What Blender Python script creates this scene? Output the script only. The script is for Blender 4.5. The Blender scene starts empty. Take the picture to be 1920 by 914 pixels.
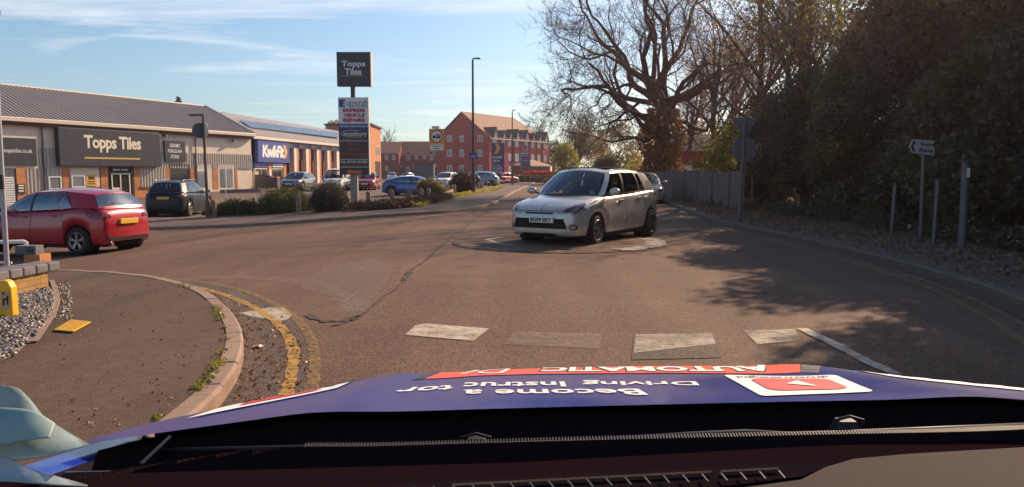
import bpy, bmesh, math, random
import numpy as np
from mathutils import Vector, Matrix
from mathutils.bvhtree import BVHTree
from mathutils.geometry import delaunay_2d_cdt
R = math.radians
rnd = random.Random(7)
SC = bpy.context.scene
COL = SC.collection

# ------------------------------------------------ camera, world, sun
F = 1400.0            # focal length in pixels of a 1920 px wide frame
HY = 325.0            # horizon row
CAMZ = 1.40
TH = math.atan((457 - HY) / F)
cd = bpy.data.cameras.new('dash_camera'); cam = bpy.data.objects.new('dash_camera', cd); COL.objects.link(cam)
cam.location = (0, 0, CAMZ); cam.rotation_euler = (math.pi / 2 - TH, 0, 0)
cd.sensor_width = 36; cd.lens = 36 * F / 1920; cd.clip_start = 0.05; cd.clip_end = 6000
SC.camera = cam

SUN_EL = 31.0
SUN_AZ = 39.0      # clockwise from +Y
w = bpy.data.worlds.new('World'); SC.world = w; w.use_nodes = True
nt = w.node_tree; N = nt.nodes; Lk = nt.links
bg = N['Background']; bg.inputs['Strength'].default_value = 0.086
sky = N.new('ShaderNodeTexSky'); sky.sky_type = 'NISHITA'; sky.sun_disc = False
sky.sun_elevation = R(SUN_EL); sky.sun_rotation = R(SUN_AZ); sky.air_density = 1.0; sky.dust_density = .9; sky.ozone_density = 1.6; sky.altitude = 60
tc = N.new('ShaderNodeTexCoord')
sep = N.new('ShaderNodeSeparateXYZ'); Lk.new(tc.outputs['Generated'], sep.inputs[0])
zc = N.new('ShaderNodeMath'); zc.operation = 'MAXIMUM'; zc.inputs[1].default_value = 0.03; Lk.new(sep.outputs[2], zc.inputs[0])
dx = N.new('ShaderNodeMath'); dx.operation = 'DIVIDE'; Lk.new(sep.outputs[0], dx.inputs[0]); Lk.new(zc.outputs[0], dx.inputs[1])
dy = N.new('ShaderNodeMath'); dy.operation = 'DIVIDE'; Lk.new(sep.outputs[1], dy.inputs[0]); Lk.new(zc.outputs[0], dy.inputs[1])
cmb = N.new('ShaderNodeCombineXYZ'); Lk.new(dx.outputs[0], cmb.inputs[0]); Lk.new(dy.outputs[0], cmb.inputs[1])
mp = N.new('ShaderNodeMapping'); mp.inputs['Scale'].default_value = (0.28, 0.62, 1); mp.inputs['Rotation'].default_value = (0, 0, R(-14)); mp.inputs['Location'].default_value = (1.3, 0.35, 0)
Lk.new(cmb.outputs[0], mp.inputs[0])
nz = N.new('ShaderNodeTexNoise'); nz.inputs['Scale'].default_value = 1.0; nz.inputs['Detail'].default_value = 9; nz.inputs['Roughness'].default_value = .62; nz.inputs['Distortion'].default_value = .9
Lk.new(mp.outputs[0], nz.inputs['Vector'])
cr = N.new('ShaderNodeValToRGB'); cr.color_ramp.elements[0].position = .51; cr.color_ramp.elements[1].position = .80
cr.color_ramp.elements[0].color = (0, 0, 0, 1); cr.color_ramp.elements[1].color = (.75, .75, .75, 1)
Lk.new(nz.outputs['Fac'], cr.inputs[0])
mx = N.new('ShaderNodeMix'); mx.data_type = 'RGBA'; Lk.new(cr.outputs[0], mx.inputs['Factor'])
tint = N.new('ShaderNodeMix'); tint.data_type = 'RGBA'; tint.blend_type = 'MULTIPLY'; tint.inputs['Factor'].default_value = 1
Lk.new(sky.outputs[0], tint.inputs['A']); tint.inputs['B'].default_value = (.86, 1.02, 1.10, 1)
Lk.new(tint.outputs['Result'], mx.inputs['A']); mx.inputs['B'].default_value = (10.5, 10.2, 9.8, 1)
Lk.new(mx.outputs['Result'], bg.inputs['Color'])

sd = Vector((math.sin(R(SUN_AZ)), math.cos(R(SUN_AZ)), 0)) * math.cos(R(SUN_EL)) + Vector((0, 0, math.sin(R(SUN_EL))))
sl = bpy.data.lights.new('sun', 'SUN'); sl.energy = 5.0; sl.angle = R(.55); sl.color = (1, .735, .50)
so = bpy.data.objects.new('sun', sl); so.rotation_euler = sd.to_track_quat('Z', 'Y').to_euler(); so.location = (20, 20, 30); COL.objects.link(so)
vs = SC.view_settings; vs.view_transform = 'Standard'; vs.look = 'None'; vs.exposure = 0.60; vs.gamma = 1; vs.use_curve_mapping = False

# ------------------------------------------------ geometry of the place
def S(t):
    t = max(0., min(1., t)); return t * t * (3 - 2 * t)
def T(x, y):          # the site falls gently towards the trade park on the left
    return -0.6 * S((-x - 2) / 12) * (1 - S((y - 46) / 20))
FW = Vector((0, math.cos(TH), -math.sin(TH))); UP = Vector((0, math.sin(TH), math.cos(TH))); RT = Vector((1, 0, 0))
CP = Vector((0, 0, CAMZ))
def ray(px, py): return RT * ((px - 960) / F) + UP * ((457 - py) / F) + FW
def P(px, py, Y):
    d = ray(px, py); return CP + d * (Y / d.y)
def H(px, py, z):
    d = ray(px, py); return CP + d * ((z - CAMZ) / d.z)
def G(px, py, off=0.0):
    z = off
    for _ in range(30):
        p = H(px, py, z); z = T(p.x, p.y) + off
    return Vector((p.x, p.y, z))

# ------------------------------------------------ object helpers
MW = {}
def setp(o, label=None, cat=None, group=None, kind=None):
    if label: o['label'] = label
    if cat: o['category'] = cat
    if group: o['group'] = group
    if kind: o['kind'] = kind
def thing(name, label, cat, loc=(0, 0, 0), rz=0.0, group=None, scale=1.0):
    o = bpy.data.objects.new(name, None); COL.objects.link(o); o.empty_display_size = .2
    o.location = loc; o.rotation_euler = (0, 0, rz); o.scale = (scale,) * 3
    MW[o] = Matrix.Translation(Vector(loc)) @ Matrix.Rotation(rz, 4, 'Z') @ Matrix.Scale(scale, 4)
    setp(o, label, cat, group); return o
def tree_of(o): return [o] + [x for c in o.children for x in tree_of(c)]
def copy_tree(o, loc, rz, label, scale=1.0, parent=None):
    c = o.copy(); COL.objects.link(c)
    if parent is None:
        c.location = loc; c.rotation_euler = (0, 0, rz); c.scale = (scale,) * 3
        if label: c['label'] = label
        MW[c] = Matrix.Translation(Vector(loc)) @ Matrix.Rotation(rz, 4, 'Z') @ Matrix.Scale(scale, 4)
    else:
        c.parent = parent; MW[c] = MW[parent] @ c.matrix_basis
    for ch in list(o.children): copy_tree(ch, None, None, None, parent=c)
    return c

class MB:
    def __init__(s): s.v = []; s.f = []; s.mi = []; s.M = Matrix.Identity(4); s.m = 0; s.uv = None
    def add(s, vs, fs):
        b = len(s.v); s.v += [tuple(s.M @ Vector(p)) for p in vs]
        s.f += [tuple(b + i for i in f) for f in fs]; s.mi += [s.m] * len(fs); return b
    def box(s, c, d, M=None, taper=1.0):
        cx, cy, cz = c; hx, hy, hz = d[0] / 2, d[1] / 2, d[2] / 2
        vs = [Vector((sx * hx * (taper if sz > 0 else 1), sy * hy * (taper if sz > 0 else 1), sz * hz)) for sz in (-1, 1) for sy in (-1, 1) for sx in (-1, 1)]
        if M is not None: vs = [M @ v for v in vs]
        s.add([v + Vector(c) for v in vs], [(0, 2, 3, 1), (4, 5, 7, 6), (0, 1, 5, 4), (2, 6, 7, 3), (0, 4, 6, 2), (1, 3, 7, 5)])
    def b2(s, x0, x1, y0, y1, z0, z1): s.box(((x0 + x1) / 2, (y0 + y1) / 2, (z0 + z1) / 2), (abs(x1 - x0), abs(y1 - y0), abs(z1 - z0)))
    def hexa(s, p):   # 8 points: bottom 4 then top 4 (ccw)
        s.add(p, [(3, 2, 1, 0), (4, 5, 6, 7), (0, 1, 5, 4), (1, 2, 6, 5), (2, 3, 7, 6), (3, 0, 4, 7)])
    def prism(s, poly, ex):   # planar 3D polygon extruded by vector
        n = len(poly); ex = Vector(ex); a = [Vector(p) for p in poly]
        s.add(a + [p + ex for p in a], [tuple(range(n - 1, -1, -1)), tuple(range(n, 2 * n))] + [(i, (i + 1) % n, n + (i + 1) % n, n + i) for i in range(n)])
    def tube(s, pts, rad, n=8, cap=True):
        pts = [Vector(p) for p in pts]
        if not hasattr(rad, '__len__'): rad = [rad] * len(pts)
        vs = []; fs = []; pu = None
        for i, p in enumerate(pts):
            t = (pts[min(i + 1, len(pts) - 1)] - pts[max(i - 1, 0)])
            t = t.normalized() if t.length > 1e-9 else Vector((0, 0, 1))
            u = (pu - t * pu.dot(t)) if pu is not None else t.orthogonal()
            if u.length < 1e-6: u = t.orthogonal()
            u.normalize(); pu = u; v = t.cross(u)
            for k in range(n):
                a = 2 * math.pi * k / n; vs.append(p + (u * math.cos(a) + v * math.sin(a)) * rad[i])
        for i in range(len(pts) - 1):
            for k in range(n):
                k2 = (k + 1) % n; fs.append((i * n + k, i * n + k2, (i + 1) * n + k2, (i + 1) * n + k))
        if cap: fs += [tuple(range(n - 1, -1, -1)), tuple(range((len(pts) - 1) * n, len(pts) * n))]
        s.add(vs, fs)
    def lathe(s, prof, n=24, axis='Z'):   # profile of (r, h)
        vs = []; fs = []
        for r, h in prof:
            for k in range(n):
                a = 2 * math.pi * k / n; c, d = r * math.cos(a), r * math.sin(a)
                vs.append((c, d, h) if axis == 'Z' else (c, h, d))
        for i in range(len(prof) - 1):
            for k in range(n):
                k2 = (k + 1) % n; f = (i * n + k, i * n + k2, (i + 1) * n + k2, (i + 1) * n + k)
                fs.append(f if axis == 'Z' else f[::-1])
        s.add(vs, fs)
    def ell(s, c, r, nu=12, nv=8, M=None):
        vs = []; fs = []
        for j in range(nv + 1):
            ph = math.pi * j / nv
            for i in range(nu):
                a = 2 * math.pi * i / nu
                v = Vector((r[0] * math.sin(ph) * math.cos(a), r[1] * math.sin(ph) * math.sin(a), -r[2] * math.cos(ph)))
                if M is not None: v = M @ v
                vs.append(v + Vector(c))
        for j in range(nv):
            for i in range(nu):
                i2 = (i + 1) % nu; fs.append((j * nu + i, j * nu + i2, (j + 1) * nu + i2, (j + 1) * nu + i))
        s.add(vs, fs)
    def build(s, name, mats, parent=None, world=False, smooth=False, bevel=0, uv=None, **kw):
        me = bpy.data.meshes.new(name)
        vs = s.v
        if parent is not None and world:
            I = MW[parent].inverted(); vs = [tuple(I @ Vector(p)) for p in vs]
        me.from_pydata(vs, [], s.f)
        mats = mats if isinstance(mats, (list, tuple)) else [mats]
        for m in mats: me.materials.append(m)
        if len(mats) > 1: me.polygons.foreach_set('material_index', s.mi)
        if smooth: me.polygons.foreach_set('use_smooth', [True] * len(me.polygons))
        if s.uv is not None:
            ul = me.uv_layers.new(name='UVMap')
            for lp in me.loops: ul.data[lp.index].uv = s.uv[lp.vertex_index]
        if smooth == 'auto' or bevel:
            pass
        me.update()
        o = bpy.data.objects.new(name, me); COL.objects.link(o)
        if parent is not None: o.parent = parent; MW[o] = MW[parent].copy()
        else: MW[o] = Matrix.Identity(4)
        if bevel:
            b = o.modifiers.new('b', 'BEVEL'); b.width = bevel; b.segments = 2; b.limit_method = 'ANGLE'; b.angle_limit = R(40)
        if smooth == 'auto':
            try: me.set_sharp_from_angle(angle=R(38))
            except Exception: pass
        setp(o, **kw); return o

# ------------------------------------------------ materials
def mat(name, col, rough=.7, metal=0, coat=0, var=0, vscale=3.0, col2=None, bump=0, bscale=40, spec=.5, trans=0, detail=5, coords='Object', stretch=None, emit=None):
    m = bpy.data.materials.new(name); m.use_nodes = True; n = m.node_tree.nodes; l = m.node_tree.links
    b = n['Principled BSDF']; b.inputs['Base Color'].default_value = (*col, 1); b.inputs['Roughness'].default_value = rough
    b.inputs['Metallic'].default_value = metal; b.inputs['Coat Weight'].default_value = coat; b.inputs['Specular IOR Level'].default_value = spec
    b.inputs['Coat Roughness'].default_value = .04
    if trans: b.inputs['Transmission Weight'].default_value = trans
    t = n.new('ShaderNodeTexCoord')
    src = t.outputs[coords]
    if stretch:
        mpp = n.new('ShaderNodeMapping'); mpp.inputs['Scale'].default_value = stretch; l.new(src, mpp.inputs[0]); src = mpp.outputs[0]
    if var or col2:
        x = n.new('ShaderNodeTexNoise'); x.inputs['Scale'].default_value = vscale; x.inputs['Detail'].default_value = detail; x.inputs['Roughness'].default_value = .65
        l.new(src, x.inputs['Vector'])
        r = n.new('ShaderNodeValToRGB'); r.color_ramp.elements[0].position = .32; r.color_ramp.elements[1].position = .68
        c2 = col2 or tuple(c * (1 + var) for c in col); c1 = col if col2 else tuple(c * (1 - var) for c in col)
        r.color_ramp.elements[0].color = (*c1, 1); r.color_ramp.elements[1].color = (*c2, 1)
        l.new(x.outputs['Fac'], r.inputs[0]); l.new(r.outputs[0], b.inputs['Base Color'])
    if bump:
        x2 = n.new('ShaderNodeTexNoise'); x2.inputs['Scale'].default_value = bscale; x2.inputs['Detail'].default_value = 4; l.new(src, x2.inputs['Vector'])
        bp = n.new('ShaderNodeBump'); bp.inputs['Strength'].default_value = bump; bp.inputs['Distance'].default_value = .01
        l.new(x2.outputs['Fac'], bp.inputs['Height']); l.new(bp.outputs[0], b.inputs['Normal'])
    return m
def NN(m): return m.node_tree.nodes, m.node_tree.links
def asphalt(name, c1, c2, grain=(.5, 1.6), scale=1.0, patches=True, gscale=95):
    m = mat(name, c1, rough=.86, spec=.25); n, l = NN(m); b = n['Principled BSDF']
    t = n.new('ShaderNodeTexCoord')
    big = n.new('ShaderNodeTexNoise'); big.inputs['Scale'].default_value = .35 * scale; big.inputs['Detail'].default_value = 6; big.inputs['Roughness'].default_value = .6; l.new(t.outputs['Object'], big.inputs['Vector'])
    r = n.new('ShaderNodeValToRGB'); r.color_ramp.elements[0].position = .3; r.color_ramp.elements[1].position = .72
    r.color_ramp.elements[0].color = (*c1, 1); r.color_ramp.elements[1].color = (*c2, 1); l.new(big.outputs['Fac'], r.inputs[0])
    sp = n.new('ShaderNodeTexVoronoi'); sp.inputs['Scale'].default_value = gscale; l.new(t.outputs['Object'], sp.inputs['Vector'])
    sx = n.new('ShaderNodeSeparateColor'); l.new(sp.outputs['Color'], sx.inputs[0])
    mr = n.new('ShaderNodeMapRange'); mr.inputs['To Min'].default_value = grain[0]; mr.inputs['To Max'].default_value = grain[1]; l.new(sx.outputs[0], mr.inputs[0])
    stn = n.new('ShaderNodeTexNoise'); stn.inputs['Scale'].default_value = 1.7 * scale; stn.inputs['Detail'].default_value = 10; stn.inputs['Roughness'].default_value = .72; stn.inputs['Distortion'].default_value = .6; l.new(t.outputs['Object'], stn.inputs['Vector'])
    smr = n.new('ShaderNodeMapRange'); smr.inputs['From Min'].default_value = .58; smr.inputs['From Max'].default_value = .74; smr.inputs['To Min'].default_value = 1.0; smr.inputs['To Max'].default_value = .66; l.new(stn.outputs['Fac'], smr.inputs[0])
    trk = n.new('ShaderNodeTexNoise'); trk.inputs['Scale'].default_value = 1; trk.inputs['Detail'].default_value = 5; tmp_ = n.new('ShaderNodeMapping'); tmp_.inputs['Scale'].default_value = (1.5, .09, 1); tmp_.inputs['Rotation'].default_value = (0, 0, R(22)); l.new(t.outputs['Object'], tmp_.inputs[0]); l.new(tmp_.outputs[0], trk.inputs['Vector'])
    tmr = n.new('ShaderNodeMapRange'); tmr.inputs['From Min'].default_value = .35; tmr.inputs['From Max'].default_value = .65; tmr.inputs['To Min'].default_value = .86; tmr.inputs['To Max'].default_value = 1.12; l.new(trk.outputs['Fac'], tmr.inputs[0])
    sm = n.new('ShaderNodeMath'); sm.operation = 'MULTIPLY'; l.new(smr.outputs[0], sm.inputs[0]); l.new(tmr.outputs[0], sm.inputs[1])
    med = n.new('ShaderNodeTexNoise'); med.inputs['Scale'].default_value = 14; med.inputs['Detail'].default_value = 8; med.inputs['Roughness'].default_value = .75; l.new(t.outputs['Object'], med.inputs['Vector'])
    mr2 = n.new('ShaderNodeMapRange'); mr2.inputs['From Min'].default_value = .3; mr2.inputs['From Max'].default_value = .7; mr2.inputs['To Min'].default_value = .72; mr2.inputs['To Max'].default_value = 1.25; l.new(med.outputs['Fac'], mr2.inputs[0])
    mu = n.new('ShaderNodeMath'); mu.operation = 'MULTIPLY'; l.new(mr.outputs[0], mu.inputs[0]); l.new(mr2.outputs[0], mu.inputs[1])
    mu3 = n.new('ShaderNodeMath'); mu3.operation = 'MULTIPLY'; l.new(mu.outputs[0], mu3.inputs[0]); l.new(sm.outputs[0], mu3.inputs[1]); mu = mu3
    vm = n.new('ShaderNodeVectorMath'); vm.operation = 'SCALE'; l.new(r.outputs[0], vm.inputs[0]); l.new(mu.outputs[0], vm.inputs['Scale']); l.new(vm.outputs[0], b.inputs['Base Color'])
    bp = n.new('ShaderNodeBump'); bp.inputs['Strength'].default_value = .55; bp.inputs['Distance'].default_value = .006; l.new(sp.outputs['Distance'], bp.inputs['Height']); l.new(bp.outputs[0], b.inputs['Normal'])
    return m
def worn(name, col, amount=.5, scale=9, rough=.7, soft=.07, amax=1.0):
    m = mat(name, col, rough=rough, var=.12, vscale=20); n, l = NN(m); b = n['Principled BSDF']
    t = n.new('ShaderNodeTexCoord'); x = n.new('ShaderNodeTexNoise'); x.inputs['Scale'].default_value = scale; x.inputs['Detail'].default_value = 9; x.inputs['Roughness'].default_value = .8
    l.new(t.outputs['Object'], x.inputs['Vector'])
    r = n.new('ShaderNodeMapRange'); r.inputs['From Min'].default_value = amount - soft; r.inputs['From Max'].default_value = amount + soft; r.inputs['To Max'].default_value = amax; l.new(x.outputs['Fac'], r.inputs[0]); l.new(r.outputs[0], b.inputs['Alpha'])
    return m
def brick(name, c1, c2, mortar, scale=1.0, axis='X'):
    m = mat(name, c1, rough=.85, spec=.2); n, l = NN(m); b = n['Principled BSDF']
    t = n.new('ShaderNodeTexCoord'); sx = n.new('ShaderNodeSeparateXYZ'); l.new(t.outputs['Object'], sx.inputs[0])
    ad = n.new('ShaderNodeMath'); ad.operation = 'ADD'; l.new(sx.outputs[0], ad.inputs[0]); l.new(sx.outputs[1], ad.inputs[1])
    cb = n.new('ShaderNodeCombineXYZ'); l.new(ad.outputs[0], cb.inputs[0]); l.new(sx.outputs[2], cb.inputs[1])
    br = n.new('ShaderNodeTexBrick'); br.inputs['Scale'].default_value = scale; br.inputs['Brick Width'].default_value = .225; br.inputs['Row Height'].default_value = .075; br.inputs['Mortar Size'].default_value = .006
    br.inputs['Color1'].default_value = (*c1, 1); br.inputs['Color2'].default_value = (*c2, 1); br.inputs['Mortar'].default_value = (*mortar, 1); l.new(cb.outputs[0], br.inputs['Vector'])
    x = n.new('ShaderNodeTexNoise'); x.inputs['Scale'].default_value = 1.3; x.inputs['Detail'].default_value = 7; l.new(t.outputs['Object'], x.inputs['Vector'])
    mr = n.new('ShaderNodeMapRange'); mr.inputs['From Min'].default_value = .3; mr.inputs['From Max'].default_value = .7; mr.inputs['To Min'].default_value = .8; mr.inputs['To Max'].default_value = 1.15; l.new(x.outputs['Fac'], mr.inputs[0])
    vm = n.new('ShaderNodeVectorMath'); vm.operation = 'SCALE'; l.new(br.outputs['Color'], vm.inputs[0]); l.new(mr.outputs[0], vm.inputs['Scale']); l.new(vm.outputs[0], b.inputs['Base Color'])
    bp = n.new('ShaderNodeBump'); bp.inputs['Strength'].default_value = .4; bp.inputs['Distance'].default_value = .01; l.new(br.outputs['Fac'], bp.inputs['Height']); bp.invert = True; l.new(bp.outputs[0], b.inputs['Normal'])
    return m
def carpaint(name, col, metal=.35, rough=.32):
    m = mat(name, col, rough=rough, metal=metal, coat=.9); n, l = NN(m); b = n['Principled BSDF']
    t = n.new('ShaderNodeTexCoord'); x = n.new('ShaderNodeTexNoise'); x.inputs['Scale'].default_value = 3; x.inputs['Detail'].default_value = 8; l.new(t.outputs['Object'], x.inputs['Vector'])
    mr = n.new('ShaderNodeMapRange'); mr.inputs['To Min'].default_value = rough * .7; mr.inputs['To Max'].default_value = rough * 1.5; l.new(x.outputs['Fac'], mr.inputs[0]); l.new(mr.outputs[0], b.inputs['Roughness'])
    mr = n.new('ShaderNodeMapRange'); mr.inputs['To Min'].default_value = .82; mr.inputs['To Max'].default_value = 1.1; l.new(x.outputs['Fac'], mr.inputs[0])
    vm = n.new('ShaderNodeVectorMath'); vm.operation = 'SCALE'; vm.inputs[0].default_value = col; l.new(mr.outputs[0], vm.inputs['Scale']); l.new(vm.outputs[0], b.inputs['Base Color'])
    b.inputs['Coat Roughness'].default_value = .06
    return m
def leafmat(name, c1, c2, c3=None, tr=.35, vscale=1.2):
    m = bpy.data.materials.new(name); m.use_nodes = True; n, l = NN(m); n.remove(n['Principled BSDF'])
    out = n['Material Output']; t = n.new('ShaderNodeTexCoord')
    x = n.new('ShaderNodeTexNoise'); x.inputs['Scale'].default_value = vscale; x.inputs['Detail'].default_value = 6; x.inputs['Roughness'].default_value = .7; l.new(t.outputs['Object'], x.inputs['Vector'])
    wn = n.new('ShaderNodeTexWhiteNoise'); ge = n.new('ShaderNodeNewGeometry'); wn.noise_dimensions = '1D'; l.new(ge.outputs['Random Per Island'], wn.inputs['W'])
    ad = n.new('ShaderNodeMath'); ad.operation = 'MULTIPLY_ADD'; ad.inputs[1].default_value = .35; l.new(wn.outputs['Value'], ad.inputs[0]); l.new(x.outputs['Fac'], ad.inputs[2])
    r = n.new('ShaderNodeValToRGB'); r.color_ramp.elements[0].position = .45; r.color_ramp.elements[1].position = .9
    r.color_ramp.elements[0].color = (*c1, 1); r.color_ramp.elements[1].color = (*c2, 1)
    if c3: e = r.color_ramp.elements.new(.98); e.color = (*c3, 1)
    l.new(ad.outputs[0], r.inputs[0])
    d = n.new('ShaderNodeBsdfDiffuse'); g = n.new('ShaderNodeBsdfTranslucent'); gl = n.new('ShaderNodeBsdfGlossy'); gl.inputs['Roughness'].default_value = .45
    for q in (d, g): l.new(r.outputs[0], q.inputs['Color'])
    m1 = n.new('ShaderNodeMixShader'); m1.inputs[0].default_value = tr; l.new(d.outputs[0], m1.inputs[1]); l.new(g.outputs[0], m1.inputs[2])
    m2 = n.new('ShaderNodeMixShader'); m2.inputs[0].default_value = .05; l.new(m1.outputs[0], m2.inputs[1]); l.new(gl.outputs[0], m2.inputs[2]); l.new(m2.outputs[0], out.inputs[0])
    return m
def glassmat(name, tint=(.55, .6, .62), mixf=.25, rough=.02):
    m = bpy.data.materials.new(name); m.use_nodes = True; n, l = NN(m); n.remove(n['Principled BSDF']); out = n['Material Output']
    tr = n.new('ShaderNodeBsdfTransparent'); tr.inputs[0].default_value = (*tint, 1); gl = n.new('ShaderNodeBsdfGlossy'); gl.inputs['Roughness'].default_value = rough; gl.inputs[0].default_value = (.9, .95, 1, 1)
    fr = n.new('ShaderNodeFresnel'); fr.inputs[0].default_value = 1.55
    ad = n.new('ShaderNodeMath'); ad.operation = 'ADD'; ad.inputs[1].default_value = mixf * .3; l.new(fr.outputs[0], ad.inputs[0])
    mxs = n.new('ShaderNodeMixShader'); l.new(ad.outputs[0], mxs.inputs[0]); l.new(tr.outputs[0], mxs.inputs[1]); l.new(gl.outputs[0], mxs.inputs[2]); l.new(mxs.outputs[0], out.inputs[0])
    return m

M = {}
M['road'] = asphalt('road_asphalt', (.100, .056, .037), (.142, .083, .056), grain=(.55, 1.7))
M['carpark'] = asphalt('car_park_asphalt', (.13, .088, .068), (.18, .125, .098), grain=(.7, 1.3), gscale=60)
M['pave'] = asphalt('footway_asphalt', (.092, .056, .036), (.128, .082, .056), grain=(.75, 1.25), scale=2, gscale=160)
M['pavefar'] = asphalt('far_footway_asphalt', (.12, .082, .064), (.165, .117, .092), grain=(.75, 1.25), scale=2)
M['crack'] = mat('crack', (.05, .036, .028), rough=.95, var=.5, vscale=12)
M['patch'] = asphalt('worn_patch', (.19, .15, .12), (.24, .19, .15), grain=(.35, 1.9), gscale=45)
M['debris'] = asphalt('gutter_asphalt', (.075, .052, .04), (.11, .08, .06), grain=(.4, 1.9), gscale=90)
M['soil'] = mat('leaf_litter', (.06, .035, .022), rough=.95, col2=(.16, .085, .05), vscale=5, bump=.8, bscale=25, detail=10)
M['white_line'] = worn('worn_white_paint', (.66, .57, .44), .45, 4, soft=.22, amax=.9)
M['white_line2'] = worn('very_worn_white_paint', (.56, .47, .36), .50, 3, soft=.16, amax=.8)
M['white_faint'] = worn('ghost_white_paint', (.34, .27, .20), .50, 8, soft=.25, amax=.5)
M['scuffed'] = worn('scuffed_stone_chips', (.30, .23, .17), .56, 22, soft=.14, amax=.75)
M['yellow_line'] = worn('worn_yellow_paint', (.50, .28, .045), .46, 12, soft=.12, amax=.9)
M['yellow_faint'] = worn('faint_yellow_paint', (.36, .22, .06), .53, 10, soft=.16, amax=.75)
M['white'] = mat('white_plastic', (.72, .71, .68), rough=.5, var=.05)
M['cream'] = mat('cream_cladding', (.74, .60, .47), rough=.6, var=.06, vscale=.8)
M['offwhite'] = mat('off_white_panel', (.66, .58, .48), rough=.6, var=.05, vscale=1)
M['fascia'] = mat('cream_gutter', (.70, .58, .44), rough=.5)
M['dark_sign'] = mat('charcoal_sign', (.035, .035, .042), rough=.45, var=.2, vscale=1.5, stretch=(1, 1, .15))
M['black'] = mat('black_plastic', (.012, .010, .011), rough=.5)
M['blackm'] = mat('matt_black', (.010, .008, .008), rough=.9)
M['letter'] = mat('cream_letters', (.80, .70, .52), rough=.5)
M['letterw'] = mat('white_letters', (.78, .76, .72), rough=.5)
M['gold'] = mat('gold_line', (.65, .42, .10), rough=.5)
M['grey'] = mat('galvanised_steel', (.13, .125, .13), rough=.45, metal=.6, var=.15, vscale=6)
M['polegrey'] = mat('painted_grey_post', (.11, .095, .10), rough=.5, var=.15)
M['darkpost'] = mat('dark_column', (.035, .035, .04), rough=.5, var=.2)
M['signback'] = mat('sign_back_grey', (.10, .10, .12), rough=.5, var=.1)
M['roof'] = None
M['brick_or'] = brick('orange_brick', (.50, .18, .065), (.60, .235, .09), (.46, .28, .16))
M['brick_red'] = brick('red_brick', (.38, .050, .036), (.46, .070, .048), (.34, .11, .08))
M['brick_dk'] = brick('dark_red_brick', (.20, .045, .034), (.26, .062, .042), (.22, .10, .075))
M['tile'] = mat('brown_roof_tile', (.24, .13, .075), rough=.85, col2=(.34, .19, .11), vscale=2, bump=.4, bscale=8)
M['tile_or'] = mat('orange_brown_roof_tile', (.20, .085, .05), rough=.85, col2=(.28, .12, .07), vscale=2)
M['tile_dk'] = mat('dark_roof_tile', (.06, .045, .045), rough=.8, var=.3)
M['glass_dk'] = mat('dark_window_glass', (.02, .024, .028), rough=.08, spec=.8)
M['glass_lt'] = mat('pale_window_glass', (.16, .18, .19), rough=.15, spec=.7, col2=(.30, .32, .33), vscale=.9)
M['blue'] = mat('royal_blue_sign', (.02, .045, .26), rough=.45, var=.08)
M['blue_dk'] = mat('navy_sign', (.022, .035, .13), rough=.45, var=.08)
M['yellow'] = mat('yellow_orange', (.75, .36, .03), rough=.5)
M['hyd'] = mat('hydrant_yellow', (.78, .42, .015), rough=.5, var=.1, vscale=12)
M['orange'] = mat('orange_plastic', (.75, .13, .03), rough=.5)
M['red'] = mat('red_paint', (.55, .02, .03), rough=.5)
M['redl'] = mat('dull_red_letters', (.40, .05, .045), rough=.5)
M['timber'] = mat('timber_bollard', (.20, .125, .085), rough=.85, col2=(.32, .21, .145), vscale=6, bump=.4, stretch=(3, 3, .4))
M['fence'] = mat('weathered_fence', (.10, .08, .07), rough=.9, col2=(.19, .155, .135), vscale=3, bump=.3, stretch=(4, 4, .3))
M['bark'] = mat('bark', (.06, .038, .028), rough=.95, col2=(.13, .085, .06), vscale=6, bump=.7, bscale=14, stretch=(1, 1, .4))
M['twig'] = mat('twigs', (.13, .08, .055), rough=.9, col2=(.20, .125, .085), vscale=1.2)
M['tyre'] = mat('tyre_rubber', (.014, .012, .012), rough=.85, bump=.2)
M['rim'] = mat('alloy_rim', (.34, .32, .30), rough=.35, metal=.7)
M['rimdk'] = mat('dark_wheel_cover', (.13, .12, .115), rough=.4, metal=.6)
M['plate_w'] = mat('white_plate', (.75, .72, .64), rough=.4)
M['plate_y'] = mat('yellow_plate', (.78, .45, .04), rough=.4)
M['lamp_red'] = mat('tail_lamp_red', (.16, .004, .007), rough=.15, coat=1)
M['lamp_clear'] = mat('lamp_lens', (.42, .40, .38), rough=.12, coat=1, metal=.5)
M['lamp_dark'] = mat('lamp_housing', (.035, .033, .035), rough=.2, coat=1)
M['amber'] = mat('indicator_amber', (.9, .28, .02), rough=.3, coat=.5)
M['chrome'] = mat('chrome', (.6, .6, .62), rough=.15, metal=1)
M['carglass'] = glassmat('car_glass', (.74, .78, .76), .12)
M['darkglass'] = glassmat('tinted_car_glass', (.10, .11, .12), .5)
M['interior'] = mat('car_interior', (.045, .040, .040), rough=.85)
M['skin'] = mat('skin', (.48, .27, .19), rough=.6)
M['hair'] = mat('brown_hair', (.05, .03, .02), rough=.8)
M['cloth'] = mat('dark_top', (.05, .045, .06), rough=.9)
M['hivis'] = mat('orange_coat', (.62, .28, .03), rough=.8)
M['conc_shade'] = mat('shaded_kerb', (.10, .068, .052), rough=.9, col2=(.17, .115, .085), vscale=4, bump=.4, bscale=60)  # darker copy of the kerb concrete, shade put into its colour
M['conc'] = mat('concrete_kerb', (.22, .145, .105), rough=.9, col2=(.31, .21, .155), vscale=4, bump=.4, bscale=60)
M['block'] = mat('grey_block', (.14, .13, .135), rough=.9, var=.2, vscale=8, bump=.3)
M['steel'] = mat('corrugated_wall', (.46, .40, .35), rough=.5, metal=.25)
M['gravel'] = None
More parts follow.
